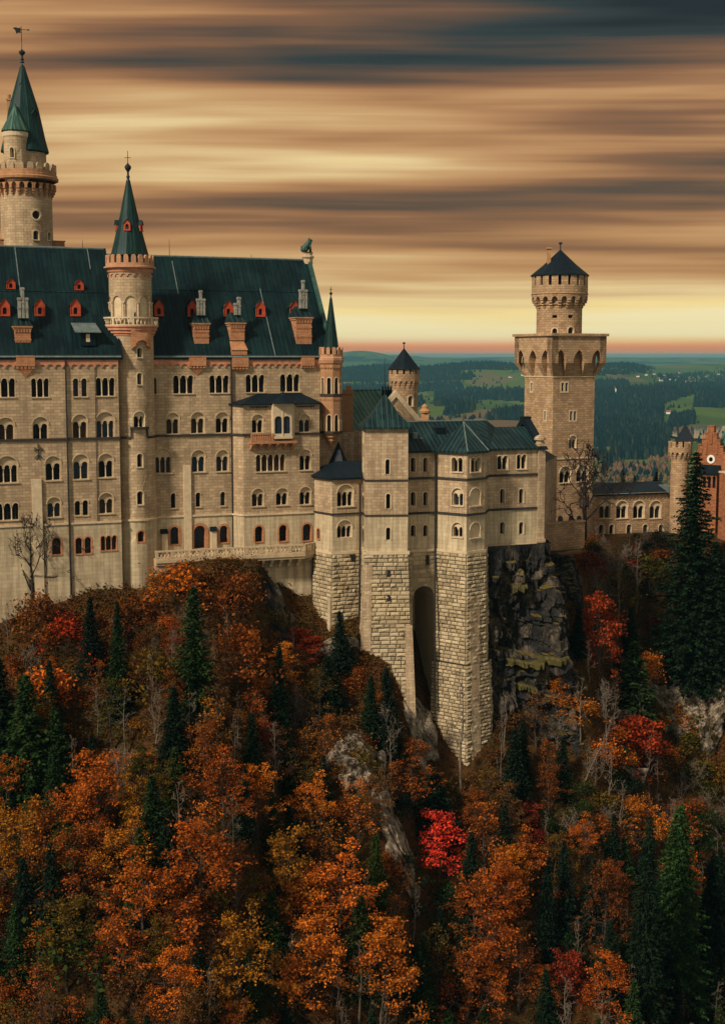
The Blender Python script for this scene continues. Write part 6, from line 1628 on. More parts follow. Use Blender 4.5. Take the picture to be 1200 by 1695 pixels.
def spruce(seed, h, r, dens=1.0, pw=.8):
    rng = np.random.default_rng(seed); C_, A_, S_ = [], [], []
    z = h * .05; segs = [([Vector((0, 0, -1.5)), Vector((0, 0, h * .5)), Vector((0, 0, h))], [h * .014, h * .009, .03])]
    while z < h * .985:
        f = z / h; rr = r * (1 - f) ** pw * rng.uniform(.74, 1.14) + .15
        nb = int((5 + 5 * (1 - f)) * dens)
        a0 = rng.uniform(0, 6.28)
        for k in range(nb):
            a = a0 + 2 * PI * k / nb + rng.uniform(-.3, .3); L = rr * rng.uniform(.55, 1.18); d = np.array([math.cos(a), math.sin(a), 0])
            n = max(3, int(L / .30)); tt = np.linspace(.12, 1, n)
            dz = -.34 * L * tt ** 1.2 + .16 * L * tt ** 3
            P = np.array([0, 0, z]) + d * (L * tt)[:, None]; P[:, 2] += dz
            side = np.array([-d[1], d[0], 0]); wdt = .42 * (1 - tt * .65) * min(1.2, L * .5)
            for sgn in (-1, 0, 1):
                q = P + side * (sgn * wdt)[:, None] + rng.normal(size=P.shape) * .07; q[:, 2] -= abs(sgn) * .12
                C_.append(q); A_.append(np.tile(d * .8 + side * sgn * .7 + np.array([0, 0, -.35]), (n, 1))); S_.append(np.full(n, .58) * rng.uniform(.7, 1.25, n))
        z += h * .012 + .17
    C_, A_, S_ = np.concatenate(C_), np.concatenate(A_), np.concatenate(S_)
    return leaf_mesh('crown', C_, S_, rng, M['needle'], 1.0, A_, .5), trunk_mesh('trunk', segs, M['bark'], 6)
for i in range(4): make_tpl('spruce', *spruce(200 + i, 17, 3.6 + .4 * (i % 2), 1.5))
for i in range(2): make_tpl('bigspruce', *spruce(220 + i, 34, 6.6, 2.4, .68))
def bare(seed, h, spread, levels, n1, start, m_, up=.6, r0=None, rmin=.035):
    rng = np.random.default_rng(seed); segs, tips = limb_tree(rng, h, spread, levels, start, n1, .28, r0, up, rmin)
    cr = trunk_mesh('crown', segs[1:], M[m_], 4); return cr, trunk_mesh('trunk', segs[:1], M[m_], 6)
for i in range(2): make_tpl('bare', *bare(300 + i, 11, 5.0, 4, 13, .18, 'barkdark', .6, .26, .055))
for i in range(3): make_tpl('pole', *bare(320 + i, 13, 2.0, 3, 9, .35, 'barkpale', .9, .13))
for i in range(3): make_tpl('barebush', *bare(330 + i, 5.5, 2.6, 3, 14, .03, 'barkpale', 1.0, .07))
COLS = {'orange': [(.42, .125, .016), (.36, .10, .014), (.40, .135, .018), (.30, .085, .014)], 'gold': [(.27, .115, .015), (.23, .10, .015)], 'rust': [(.17, .050, .012), (.20, .062, .014), (.13, .045, .013)],
        'red': [(.26, .036, .013), (.22, .036, .013)], 'scarlet': [(.56, .055, .032)], 'crimson': [(.15, .022, .013), (.12, .022, .013)], 'olive': [(.070, .055, .011), (.095, .062, .012), (.05, .048, .011)],
        'green': [(.018, .040, .014), (.014, .030, .013), (.025, .042, .012)], 'dark': [(.009, .019, .012), (.008, .016, .012)], 'brown': [(.10, .048, .018), (.085, .045, .018)]}
TOPS = {}
TRV = {'beech': 12.5, 'thin': 13, 'maple': 7.5, 'bush': 3.2, 'spruce': 17, 'bigspruce': 34, 'bare': 11, 'pole': 13, 'barebush': 5.5}
TRR = random.Random(77)
def plant(key, base, h, colour, label, cat='tree', group=None, wide=1.0, name=None, lean=0.0, var=None):
    v = TRR.randrange(len(TPL[key])) if var is None else var
    cm, tm = TPL[key][v]; s = h / TRV[key]
    nm = name or {'beech': 'beech_tree', 'thin': 'sparse_tree', 'maple': 'maple_tree', 'bush': 'bush', 'spruce': 'spruce_tree', 'bigspruce': 'spruce_tree', 'bare': 'bare_tree', 'pole': 'bare_tree', 'barebush': 'bare_bush'}[key]
    r = D.objects.new(nm, None); COL.objects.link(r); r.location = base; r.scale = (s * wide, s * wide, s); r.rotation_euler = (TRR.uniform(-.04, .04), lean + TRR.uniform(-.03, .03), TRR.uniform(0, 6.28) if not lean else 0)
    r['label'] = label; r['category'] = cat
    if group: r['group'] = group
    for me_, n_ in ((cm, 'crown'), (tm, 'trunk')):
        o = D.objects.new(n_, me_); COL.objects.link(o); o.parent = r
        cc = COLS[colour]; q = cc[TRR.randrange(len(cc))]; j = TRR.uniform(.82, 1.18); o.color = (q[0] * j, q[1] * j * TRR.uniform(.92, 1.08), q[2] * j, 1)
    TOPS[r.name] = (base, h)
    return r
placed = []
def tree(key, px, ytop, ybase, colour, label, wpx=None, cat='tree', lean=0.0, var=None, name=None, at_Y=None):
    if at_Y: b = at(px, ybase, at_Y)
    else: b = hit(px, ybase)
    h = (ybase - ytop) / FPX * b.y * 1.0
    wide = 1.0
    if wpx:
        nat = {'beech': 7.6, 'thin': 7.5, 'maple': 5.6, 'bush': 4.6, 'spruce': 6.2, 'bigspruce': 10.2, 'bare': 8.5, 'pole': 4.0, 'barebush': 4.0}[key] * h / TRV[key]
        wide = (wpx / FPX * b.y) / nat
    placed.append((b.x, b.y, 2.0))
    return plant(key, b - Vector((0, 0, .3)), h, colour, label, cat, None, wide, name, lean, var)

# ------------------------------------------------------------------ the trees one can tell apart
tree('bigspruce', 1141, 733, 1150, 'dark', 'tallest dark spruce, rising in front of the gatehouse', 128)
tree('bigspruce', 1185, 890, 1135, 'dark', 'broad dark spruce close beside the tallest spruce, near the brick wall', 95)
tree('spruce', 1045, 1055, 1205, 'green', 'bushy dark green spruce in the middle of the slope under the square keep', 92)
tree('bigspruce', 1108, 1305, 1660, 'green', 'large pointed green spruce on the lower slope below the pale scree', 112)
tree('bigspruce', 1062, 1325, 1730, 'dark', 'slimmer dark spruce touching the large pointed green spruce', 78)
tree('spruce', 1170, 1400, 1660, 'dark', 'dark spruce beside the large pointed green spruce, shorter and dimmer', 80)
tree('spruce', 1110, 1600, 1760, 'dark', 'young dark spruce at the very foot of the slope', 70)
tree('spruce', 152, 985, 1130, 'dark', 'small narrow dark spruce under the drainpipe of the palace', 50)
tree('spruce', 198, 990, 1200, 'green', 'slender green spruce below the foot of the stair tower', 50)
tree('spruce', 322, 972, 1215, 'green', 'tall olive green spruce below the terrace balustrade', 84)
tree('spruce', 48, 1075, 1320, 'green', 'wide dark green spruce left of the red bushes under the palace', 112)
tree('spruce', 2, 1060, 1280, 'dark', 'dark spruce cut by the picture edge below the palace', 100)
tree('spruce', 566, 1008, 1115, 'dark', 'little spruce against the rough stone base of the annex', 46)
tree('spruce', 545, 1085, 1190, 'dark', 'low dark spruce under the annex base', 60)
tree('spruce', 645, 1095, 1255, 'dark', 'narrow dark spruce against the foot of the square tower base', 54)
tree('spruce', 462, 1055, 1240, 'dark', 'thin dark spruce on the rock rib below the terrace end', 48)
tree('spruce', 612, 1110, 1230, 'dark', 'short dark spruce between the annex base and the square tower base', 44)
tree('spruce', 900, 1395, 1600, 'dark', 'slim dark spruce in the shadowy gully right of the red maple', 46)
tree('spruce', 935, 1380, 1560, 'dark', 'dim spruce in the gully under the cliff', 50)
tree('spruce', 720, 1285, 1400, 'dark', 'squat dark spruce right behind the bright red maple', 80)
tree('spruce', 860, 1180, 1300, 'dark', 'small dark spruce at the foot of the dark cliff', 44)
tree('maple', 728, 1352, 1462, 'scarlet', 'bright scarlet maple glowing alone in the middle of the slope', 82)
tree('maple', 868, 1325, 1395, 'crimson', 'dim crimson maple on the slope below the cliff', 66)
tree('maple', 880, 1370, 1440, 'crimson', 'low crimson bush under the dim crimson maple', 60)
tree('maple', 990, 985, 1130, 'red', 'red-leaved tree hanging beside the dark cliff', 66)
tree('maple', 1055, 1195, 1300, 'red', 'orange-red tree spreading on the ochre slope below the bushy spruce', 96)
tree('maple', 440, 1200, 1260, 'red', 'small red bush under the rock rib of the terrace', 44)
tree('maple', 515, 1065, 1105, 'red', 'small red bush at the foot of the annex wall', 56)
tree('maple', 95, 1105, 1160, 'red', 'pinkish red bush between two spruces below the palace', 56)
tree('maple', 940, 1580, 1690, 'crimson', 'dark red bush near the foot of the gully', 60)
tree('beech', 168, 1235, 1440, 'orange', 'large glowing orange beech low on the slope below the stair tower', 140)
tree('beech', 48, 1335, 1530, 'gold', 'golden orange beech near the picture edge below the wide spruce', 112)
tree('beech', 425, 1275, 1400, 'orange', 'orange beech leaning out below the rock sliver', 90)
tree('beech', 330, 1330, 1560, 'orange', 'broad orange beech in the wood under the olive green spruce', 170)
tree('beech', 235, 1410, 1640, 'orange', 'dense orange beech in the lower wood beside the large glowing beech', 140)
tree('beech', 560, 1400, 1600, 'orange', 'orange brown beech between the grey rock face and the wood edge', 130)
tree('beech', 475, 1380, 1580, 'gold', 'ochre beech in the middle of the lower wood', 120)
tree('beech', 820, 1405, 1640, 'orange', 'tall reddish orange beech right of the bright scarlet maple', 130)
tree('beech', 1000, 1430, 1620, 'rust', 'rust orange beech left of the dark spruce pair', 84)
tree('beech', 1010, 1580, 1730, 'orange', 'pinkish orange beech at the foot of the slope by the dark spruces', 90)
tree('beech', 640, 1500, 1720, 'orange', 'orange beech standing low under the grey rock face', 130)
tree('beech', 770, 1545, 1740, 'rust', 'rust brown beech at the foot of the gully', 110)
tree('beech', 12, 1245, 1400, 'orange', 'orange beech half cut by the picture edge', 80)
tree('beech', 520, 1530, 1740, 'orange', 'copper orange beech at the bottom of the wood', 130)
tree('beech', 400, 1500, 1730, 'gold', 'yellowish beech at the bottom of the wood below the broad orange beech', 130)
tree('pole', 765, 1095, 1330, 'brown', 'tall thin bare tree standing in front of the rough stone bastion', 66, var=0)
tree('pole', 828, 1150, 1345, 'brown', 'straight bare stem at the edge of the bastion', 24, var=1)
tree('pole', 1022, 905, 1060, 'brown', 'pale bare stem below the forecourt wall', 40, var=2)
tree('pole', 1052, 880, 1010, 'brown', 'pale bare stem in front of the connecting wing', 40, var=0)
tree('pole', 965, 1150, 1300, 'brown', 'leaning dead trunk with drooping twigs under the cliff', 40, lean=.36, var=1)
tree('pole', 1072, 1215, 1345, 'brown', 'pale straight stem among the ochre grass', 30, var=2)
tree('pole', 1086, 1225, 1330, 'brown', 'thin twin stem beside the pale straight stem', 24, var=1)
tree('pole', 920, 1450, 1560, 'brown', 'grey stem in the dark gully', 26, var=0)
tree('pole', 1170, 1170, 1270, 'brown', 'short bare stem below the pale scree', 26, var=1)
tree('pole', 490, 1165, 1240, 'brown', 'leaning bare trunk below the terrace corbels', 26, lean=.55, var=2)
tree('bare', 968, 745, 900, 'brown', 'wide bare tree in front of the square keep', 112, at_Y=222, var=0)
tree('bare', 52, 860, 1015, 'brown', 'gnarled leafless tree against the pale palace plinth', 92, var=1)
tree('barebush', 640, 1170, 1260, 'brown', 'bare brushwood beside the narrow dark spruce', 50)
for i, (px, yt, yb, w_) in enumerate([(1031, 774, 840, 22), (1051, 783, 840, 17), (1084, 777, 840, 22), (1068, 792, 840, 10)]):
    tree('spruce', px, yt, yb, 'dark', ['dark spruce above the wing roof, nearest the square keep', 'second small spruce above the wing roof', 'dark spruce above the wing roof, nearest the gatehouse', 'tiny spruce tip showing over the wing roof'][i], w_, at_Y=275)
bz_ = hit(140, 1640)
plant('bush', bz_, 6.0, 'green', 'rounded dark green pine bush at the bottom of the wood', 'bush', None, 1.35, 'pine_bush')
for i, (px, yt, yb, w_, col_, lb) in enumerate([(110, 1030, 1090, 80, 'red', 'reddish bush at the palace foot beside the leafless tree'), (60, 1010, 1075, 80, 'rust', 'rusty bush under the leafless tree'), (80, 1115, 1180, 90, 'orange', 'orange bush above the wide dark green spruce'),
        (225, 1000, 1060, 80, 'rust', 'russet bush at the foot of the stair tower'), (290, 950, 1010, 90, 'orange', 'orange bush under the terrace by the stair tower'), (390, 950, 1030, 90, 'rust', 'russet bush under the middle of the terrace'),
        (260, 1100, 1180, 90, 'olive', 'olive bush beside the tall olive green spruce'), (395, 1060, 1150, 100, 'rust', 'brown bush below the terrace'), (1010, 1020, 1060, 60, 'red', 'red bush beside the red-leaved tree'), (975, 925, 970, 50, 'crimson', 'dark red bush by the forecourt wall'),
        (1075, 930, 990, 70, 'olive', 'olive bush under the connecting wing'), (1015, 960, 1010, 70, 'olive', 'mossy green bush under the forecourt'), (1070, 1100, 1150, 50, 'orange', 'orange bush behind the bushy dark green spruce')]):
    tree('bush', px, yt, yb, col_, lb, w_, 'bush')

# ------------------------------------------------------------------ the rest of the autumn wood
WR_ = random.Random(2024)
def landmark(px):
    for x, s in ((140, 'below the left palace range'), (262, 'below the stair tower'), (430, 'below the terrace'), (600, 'below the annex'), (720, 'below the square tower'), (830, 'below the bastion'), (960, 'below the dark cliff'), (1090, 'below the square keep'), (9999, 'below the gatehouse')):
        if px < x: return s.replace('left palace range', 'palace')
def band(py):
    for y, s in ((1120, 'close under the walls'), (1260, 'on the upper slope'), (1420, 'halfway down the slope'), (1570, 'on the lower slope'), (9999, 'at the bottom of the slope')):
        if py < y: return s
def project(p):
    q = Vector((p.x, p.y * CP - p.z * SP, p.y * SP + p.z * CP)); return CX + FPX * q.x / q.y, CY - FPX * q.z / q.y
nm_ = {'beech': 'beech', 'thin': 'thin-leaved tree', 'bush': 'bush', 'spruce': 'spruce', 'barebush': 'bare brushwood', 'pole': 'bare stem', 'maple': 'small maple'}
adj = {'orange': 'orange', 'gold': 'golden brown', 'rust': 'rust brown', 'olive': 'olive green', 'brown': 'grey brown', 'red': 'red', 'crimson': 'dark red', 'dark': 'dark', 'green': 'green'}
count = 0; tries = 0
PALE = [(590, 1258, 46), (660, 1406, 36), (1145, 1185, 85), (690, 1205, 34), (728, 1410, 50), (765, 1200, 60)]
while count < 850 and tries < 30000:
    tries += 1
    px = WR_.uniform(-60, 1260) if count < 700 else WR_.choice([WR_.uniform(-330, -50), WR_.uniform(1245, 1500)]); py = WR_.uniform(960, 2020)
    if tries % 9 == 0: px = WR_.uniform(950, 1230); py = WR_.uniform(900, 1000)
    b = hit(px, py)
    if b.y < 108 or b.y > 233: continue
    court = b.y > 213
    if court and px < 955: continue
    yc = float(np.interp(b.x, FX, FYc))
    if yc - b.y < 2.2: continue
    grassy = px > 930 and 1180 < py < 1420
    u = noise.noise((b.x * .05, b.y * .05, 2.2)) + WR_.uniform(-.35, .35)
    if py < 1150: key = WR_.choice(['bush', 'bush', 'bush', 'barebush', 'thin', 'pole'] if px < 800 else ['bush', 'barebush', 'thin', 'pole', 'spruce'])
    elif grassy: key = WR_.choice(['bush', 'bush', 'barebush', 'pole'])
    elif py < 1330: key = WR_.choice(['thin', 'bush', 'barebush', 'beech', 'thin', 'spruce', 'pole'])
    else: key = WR_.choice(['beech', 'beech', 'beech', 'beech', 'thin', 'thin', 'bush', 'bush', 'spruce', 'spruce', 'spruce', 'pole'])
    h = {'beech': (6.5, 11.5), 'thin': (6.5, 11), 'bush': (1.6, 3.8), 'spruce': (7, 13), 'barebush': (3, 6), 'pole': (7, 12)}[key]; h = WR_.uniform(*h)
    if court: key = WR_.choice(['bush', 'bush', 'bush', 'barebush', 'pole']); h = {'bush': WR_.uniform(1.2, 2.6), 'barebush': WR_.uniform(2, 4), 'pole': WR_.uniform(4, 7)}[key]
    elif py < 1200: h *= .7
    rad = {'beech': 2.7, 'thin': 2.4, 'bush': 1.5, 'spruce': 2.2, 'barebush': 1.5, 'pole': 1.6}[key]
    if any((b.x - x) ** 2 + (b.y - y) ** 2 < ((rad + r) * .48) ** 2 for x, y, r in placed): continue
    ty = project(b + Vector((0, 0, h * .85)))[1]
    if any(abs(px - x) < r and ty < y + r * .9 and py > y - r for x, y, r in PALE) and key != 'bush': continue
    if ty < (945 if not court else 868) + (60 if px < 250 else 0): continue
    if px > 560 and px < 830 and ty < (1085 if key == 'bush' and px < 680 else 1180): continue
    placed.append((b.x, b.y, rad))
    if court and key == 'bush': col_ = WR_.choice(['dark', 'olive', 'brown', 'rust', 'crimson', 'olive'])
    elif key == 'bush' and py > 1300: col_ = WR_.choice(['dark', 'green', 'olive', 'rust', 'brown'])  # dark bush colours stand in for shade in the gaps between crowns
    elif key == 'spruce': col_ = WR_.choice(['dark', 'dark', 'green'])
    elif key in ('barebush', 'pole'): col_ = 'brown'
    elif py < 1190 and px < 560: col_ = WR_.choice(['rust', 'rust', 'orange', 'olive', 'rust', 'brown', 'olive', 'orange'] + (['red'] if WR_.random() < .3 else []))
    elif grassy: col_ = WR_.choice(['gold', 'rust', 'olive', 'orange'])
    elif px > 620: col_ = WR_.choice(['rust', 'rust', 'orange', 'olive', 'olive', 'brown', 'brown', 'olive', 'rust', 'orange'] + (['crimson'] if WR_.random() < .3 else []))
    else: col_ = WR_.choice(['orange', 'orange', 'orange', 'rust', 'gold', 'olive', 'rust', 'brown'])
    if py > 1560 and key in ('beech', 'thin') : col_ = WR_.choice(['rust', 'brown', 'olive', 'rust', 'orange'])  # darker leaf colours stand in for the view darkening towards its bottom edge
    lb = f"{adj[col_]} {nm_[key]} {band(py)} {landmark(px)}"
    plant(key, b - Vector((0, 0, .3)), h, col_, lb, 'bush' if 'bush' in key else 'tree', f"{adj[col_]} {nm_[key]}s {band(py)} {landmark(px)}", WR_.uniform(.85, 1.15))
    count += 1
n_ = 0
while n_ < 34:       # brush along the terrace edge in front of the low wing
    px, py = WR_.uniform(968, 1105), WR_.uniform(898, 960)
    b = hit(px, py); key = WR_.choice(['bush', 'bush', 'barebush', 'barebush', 'pole']); h = {'bush': WR_.uniform(1.2, 2.4), 'barebush': WR_.uniform(2.2, 4.2), 'pole': WR_.uniform(4, 6.5)}[key]
    if project(b + Vector((0, 0, h)))[1] < 850: continue
    n_ += 1; col_ = WR_.choice(['dark', 'olive', 'brown', 'rust', 'dark', 'crimson']) if key == 'bush' else 'brown'
    plant(key, b - Vector((0, 0, .2)), h, col_, f"{adj[col_]} {nm_[key]} on the bank in front of the connecting wing", 'bush' if 'bush' in key else 'tree', f"{adj[col_]} {nm_[key]}s on the bank in front of the connecting wing", WR_.uniform(.8, 1.2))
# ------------------------------------------------------------------ low leafy undergrowth and grass over the slope
rng = np.random.default_rng(9)
def lowfade(px, py):
    return py < 1230 or (px > 930 and py < 1440) or rng.random() < .35
def scatter(name, N, sz, cols_ramp, label, clump, hmax, seed, region=lambda px, py: True):
    R = np.random.default_rng(seed); C_ = []
    while len(C_) < N:
        px = R.uniform(-130, 1330); py = R.uniform(925, 1760)
        if not region(px, py): continue
        b = hit(px, py)
        if b.y > 232: continue
        k = clump; r = R.uniform(.4, 1.3)
        for _ in range(k):
            d = R.normal(size=2) * r; x, y = b.x + d[0], b.y + d[1]
            C_.append((x, y, ground(x, y) + abs(R.normal()) * hmax))
    me = leaf_mesh(name, np.array(C_[:N]), sz, R, cols_ramp, .3)
    o = D.objects.new(name, me); COL.objects.link(o); tag(o, label, None, None, 'stuff'); o['category'] = 'undergrowth'; return o
mm, t = mat('undergrowth leaves')
g = t.n('ShaderNodeNewGeometry'); pos = g.outputs['Position']
n1 = t.noise(pos, .16, 3, .6)
k = t.m('ADD', t.m('MULTIPLY', g.outputs['Random Per Island'], .55), t.m('MULTIPLY', t.m('SUBTRACT', n1, .25), .9), clamp=True)
c = t.ramp(k, [(0, (.008, .010, .006)), (.2, (.022, .022, .008)), (.38, (.06, .026, .009)), (.55, (.15, .048, .010)), (.72, (.10, .058, .012)), (.88, (.22, .080, .012)), (1.0, (.09, .02, .010))])
d = t.n('ShaderNodeBsdfDiffuse'); t.set(d.inputs[0], c); tr = t.n('ShaderNodeBsdfTranslucent'); t.set(tr.inputs[0], c)
mx = t.n('ShaderNodeMixShader'); mx.inputs[0].default_value = .25; t.set(mx.inputs[1], d.outputs[0]); t.set(mx.inputs[2], tr.outputs[0])
o_ = t.n('ShaderNodeOutputMaterial'); t.set(o_.inputs[0], mx.outputs[0])
scatter('undergrowth', 170000, .30, mm, 'rusty leaf litter, low bushes and grass covering the castle slope', 26, .32, 4, lowfade)

# ================================================================== the plain beyond
HILLS = [  # px, Y, height above base, half width across (m), half depth (m)
    (595, 15500, 172, 560, 1500), (500, 15300, 180, 500, 1500), (420, 15000, 150, 1300, 1500), (660, 16500, 118, 700, 1500), (900, 19000, 88, 5000, 1800), (1150, 23000, 75, 5000, 2000), (700, 24000, 80, 4000, 2000), 
    (640, 7300, 76, 700, 800), (790, 6900, 98, 560, 600), (930, 6600, 104, 420, 650), (1030, 6900, 90, 220, 600), (520, 7600, 76, 700, 700), (1230, 9500, 78, 1500, 900),
    (815, 3450, 40, 210, 330), (700, 3900, 34, 300, 380), (1150, 3950, 26, 240, 260), (1060, 4900, 34, 500, 500)]
HP = [(plan(px, Y).x, Y, h, a, b) for px, Y, h, a, b in HILLS]
def valley(x, y):
    r = math.hypot(x, y)
    z = -181.5 + 52 * max(0.0, min(1.0, (y - 3000) / 4500)) + 38 * max(0.0, min(1.0, (y - 9000) / 9000))
    top = 0.0
    for hx, hy, h, a, b in HP:
        q = ((x - hx) / a) ** 2 + ((y - hy) / b) ** 2
        if q < 12: top = max(top, h * math.exp(-q))
    z += top
    k = max(0.0, min(1.0, (y - 1800) / 2500))
    z += k * 4 * noise.noise((x * .0016, y * .0016, .4)) + k * 9 * noise.noise((x * .00035, y * .0005, 5.4))
    return z
NR, NA = 190, 150
rs = np.geomspace(240, 42000, NR); azs = np.linspace(math.radians(-27), math.radians(27), NA)
V = []
for r in rs:
    for a in azs: x, y = r * math.sin(a), r * math.cos(a); V.append((x, y, valley(x, y)))
Fc = [(j * NA + i, j * NA + i + 1, (j + 1) * NA + i + 1, (j + 1) * NA + i) for j in range(NR - 1) for i in range(NA - 1)]
me = D.meshes.new('valley_ground'); me.from_pydata(V, [], Fc); me.shade_smooth()
vg = D.objects.new('valley_ground', me); COL.objects.link(vg); vg['kind'] = 'structure'
mm, t = mat('meadows and far woods')
pos = t.n('ShaderNodeNewGeometry').outputs['Position']
sp = t.n('ShaderNodeSeparateXYZ'); t.set(sp.inputs[0], pos)
def vec2(a, b):
    nd = t.n('ShaderNodeCombineXYZ'); t.set(nd.inputs[0], t.m('MULTIPLY', sp.outputs[0], a)); t.set(nd.inputs[1], t.m('MULTIPLY', sp.outputs[1], b)); return nd.outputs[0]
fld = t.n('ShaderNodeTexVoronoi'); t.set(fld.inputs['Vector'], vec2(.0065, .0024)); fld.inputs['Scale'].default_value = 1.0
fsep = t.n('ShaderNodeSeparateColor'); t.set(fsep.inputs[0], fld.outputs['Color'])
n1 = t.noise(vec2(.0016, .0011), 1.0, 5, .6); n2 = t.noise(vec2(.02, .01), 1.0, 4, .6)
c = t.ramp(fsep.outputs[0], [(0, (.050, .080, .020)), (.3, (.078, .112, .024)), (.55, (.10, .118, .030)), (.75, (.062, .094, .022)), (.9, (.12, .095, .04)), (1, (.09, .10, .026))], 'CONSTANT')
c = t.mix(t.maprange(n2, .35, .7, 0, .4), c, (.04, .07, .016))
far = t.maprange(sp.outputs[1], 4200, 6500, 0, 1)
wood = t.m('MULTIPLY', t.maprange(t.m('ADD', n1, t.m('MULTIPLY', t.m('SUBTRACT', n2, .5), .12)), .555, .585, 0, 1), far)
c = t.mix(wood, c, (.010, .022, .018))
marsh = t.m('MULTIPLY', t.maprange(sp.outputs[1], 2900, 3050, 0, 1), t.maprange(sp.outputs[1], 3500, 3350, 0, 1))
c = t.mix(t.m('MULTIPLY', marsh, t.maprange(n1, .38, .5, .25, .9)), c, (.13, .072, .036))
near = t.maprange(sp.outputs[1], 2150, 1950, 0, 1)
c = t.mix(t.m('MULTIPLY', near, t.maprange(n2, .4, .6, 0, .3)), c, (.12, .085, .03))
finish(t, c, .95, None, spec=.05)
me.materials.append(mm)
def vhit(px, py):
    r = ray(px, py); lo = 240.0; Y = lo
    while Y < 40000:
        p = r * (Y / r.y)
        if p.z <= valley(p.x, p.y): break
        Y *= 1.012
    return Vector((p.x, p.y, valley(p.x, p.y)))
# ------------------------------------------------------------------ woods on the plain
WD = random.Random(31)
wv, wf = [], []
def fir(p, h, r):
    b = len(wv); n = 5; a0 = WD.uniform(0, 6.3)
    for k in range(n): a = a0 + 2 * PI * k / n; wv.append((p.x + r * math.cos(a), p.y + r * math.sin(a), p.z - 1))
    for k in range(n): a = a0 + .5 + 2 * PI * k / n; q = r * WD.uniform(.5, .75); wv.append((p.x + q * math.cos(a), p.y + q * math.sin(a), p.z + h * .5))
    wv.append((p.x, p.y, p.z + h))
    for k in range(n): wf.append((b + k, b + (k + 1) % n, b + n + k)); wf.append((b + (k + 1) % n, b + n + (k + 1) % n, b + n + k)); wf.append((b + n + k, b + n + (k + 1) % n, b + 2 * n))
def inpoly(x, y, P):
    r = False
    for i in range(len(P)):
        (x1, y1), (x2, y2) = P[i], P[(i + 1) % len(P)]
        if (y1 > y) != (y2 > y) and x < (x2 - x1) * (y - y1) / (y2 - y1) + x1: r = not r
    return r
WOODS = [([(560, 613), (640, 606), (700, 611), (780, 603), (905, 600), (905, 612), (780, 615), (700, 622), (560, 626)], 3600), ([(930, 603), (1060, 606), (1085, 612), (1060, 614), (985, 609)], 768),
         ([(560, 622), (690, 618), (790, 624), (780, 630), (690, 634), (560, 634)], 1300), ([(560, 640), (690, 640), (760, 636), (770, 642), (700, 650), (560, 654)], 1100), ([(640, 662), (700, 660), (700, 676), (640, 676)], 260), ([(720, 652), (760, 646), (905, 648), (905, 668), (800, 662), (720, 674)], 1680), ([(745, 672), (790, 668), (780, 684), (735, 688)], 624), ([(820, 690), (870, 683), (870, 698), (800, 698)], 528),
         ([(930, 652), (1030, 645), (1092, 640), (1098, 664), (1096, 706), (930, 708)], 3600), ([(1080, 640), (1150, 636), (1230, 632), (1230, 664), (1180, 664), (1150, 652), (1092, 672)], 2160), ([(930, 636), (1040, 634), (1042, 640), (985, 645)], 480),
         ([(930, 716), (1050, 712), (1110, 712), (1105, 740), (930, 740)], 1488), ([(1110, 695), (1150, 690), (1148, 703), (1112, 708)], 360), ([(930, 756), (1100, 750), (1100, 760), (985, 764)], 216), ([(1000, 770), (1012, 768), (1010, 782), (998, 782)], 24), ([(1150, 662), (1230, 660), (1230, 676), (1150, 674)], 624),
         ([(700, 606), (1000, 606), (1000, 612), (700, 612)], 24), ([(1085, 622), (1230, 616), (1230, 630), (1160, 632), (1100, 636)], 384), ([(930, 618), (1070, 616), (1068, 620), (985, 622)], 216)]
for P, n in WOODS:
    x0, x1 = min(p[0] for p in P), max(p[0] for p in P); y0, y1 = min(p[1] for p in P), max(p[1] for p in P); k = 0
    while k < n:
        x, y = WD.uniform(x0, x1), WD.uniform(y0, y1)
        if not inpoly(x, y, P): continue
        k += 1; p = vhit(x, y)
        if p.y > 12000: continue
        fir(p, WD.uniform(13, 26), WD.uniform(4.5, 8.0))
for _ in range(900):      # hedges and lone trees between the fields
    x, y = (WD.uniform(985, 1240), WD.uniform(604, 800)) if WD.random() < .6 else (WD.uniform(560, 870), WD.uniform(608, 700))
    p = vhit(x, y)
    if p.y < 9000 and noise.noise((p.x * .004, p.y * .0015, 3.0)) > -.05: fir(p, WD.uniform(7, 18), WD.uniform(3, 6))
me = D.meshes.new('distant_woods'); me.from_pydata(wv, [], wf); o = D.objects.new('distant_woods', me); COL.objects.link(o)
tag(o, 'dark conifer woods in bands across the plain', 'woods', None, 'stuff')
mm, t = mat('far conifers'); g = t.n('ShaderNodeNewGeometry'); c = t.ramp(g.outputs['Random Per Island'], [(0, (.003, .010, .015)), (.6, (.006, .016, .021)), (.93, (.016, .028, .022)), (1, (.045, .038, .02))]); finish(t, c, .95, None, spec=.05); me.materials.append(mm)  # conifer colour carries some of the blue of the distance haze
wv2, wf2 = wv, wf; wv, wf = [], []
for _ in range(520):
    x, y = WD.uniform(985, 1112), WD.uniform(754, 783)
    p = vhit(x, y)
    if noise.noise((p.x * .012, p.y * .006, 7.0)) > -.2: fir(p, WD.uniform(5, 11), WD.uniform(3.5, 6))
for _ in range(140):
    p = vhit(WD.uniform(985, 1110), WD.uniform(786, 800)); fir(p, WD.uniform(3, 8), WD.uniform(3, 5))
me = D.meshes.new('distant_scrub'); me.from_pydata(wv, [], wf); o = D.objects.new('distant_scrub', me); COL.objects.link(o)
tag(o, 'russet leafless scrub between the fields beyond the low wing', 'scrub', None, 'stuff')
mm, t = mat('russet scrub'); g = t.n('ShaderNodeNewGeometry'); c = t.ramp(g.outputs['Random Per Island'], [(0, (.04, .035, .022)), (.4, (.10, .06, .035)), (.8, (.16, .085, .045)), (1, (.06, .07, .03))]); finish(t, c, .95, None, spec=.05); me.materials.append(mm)
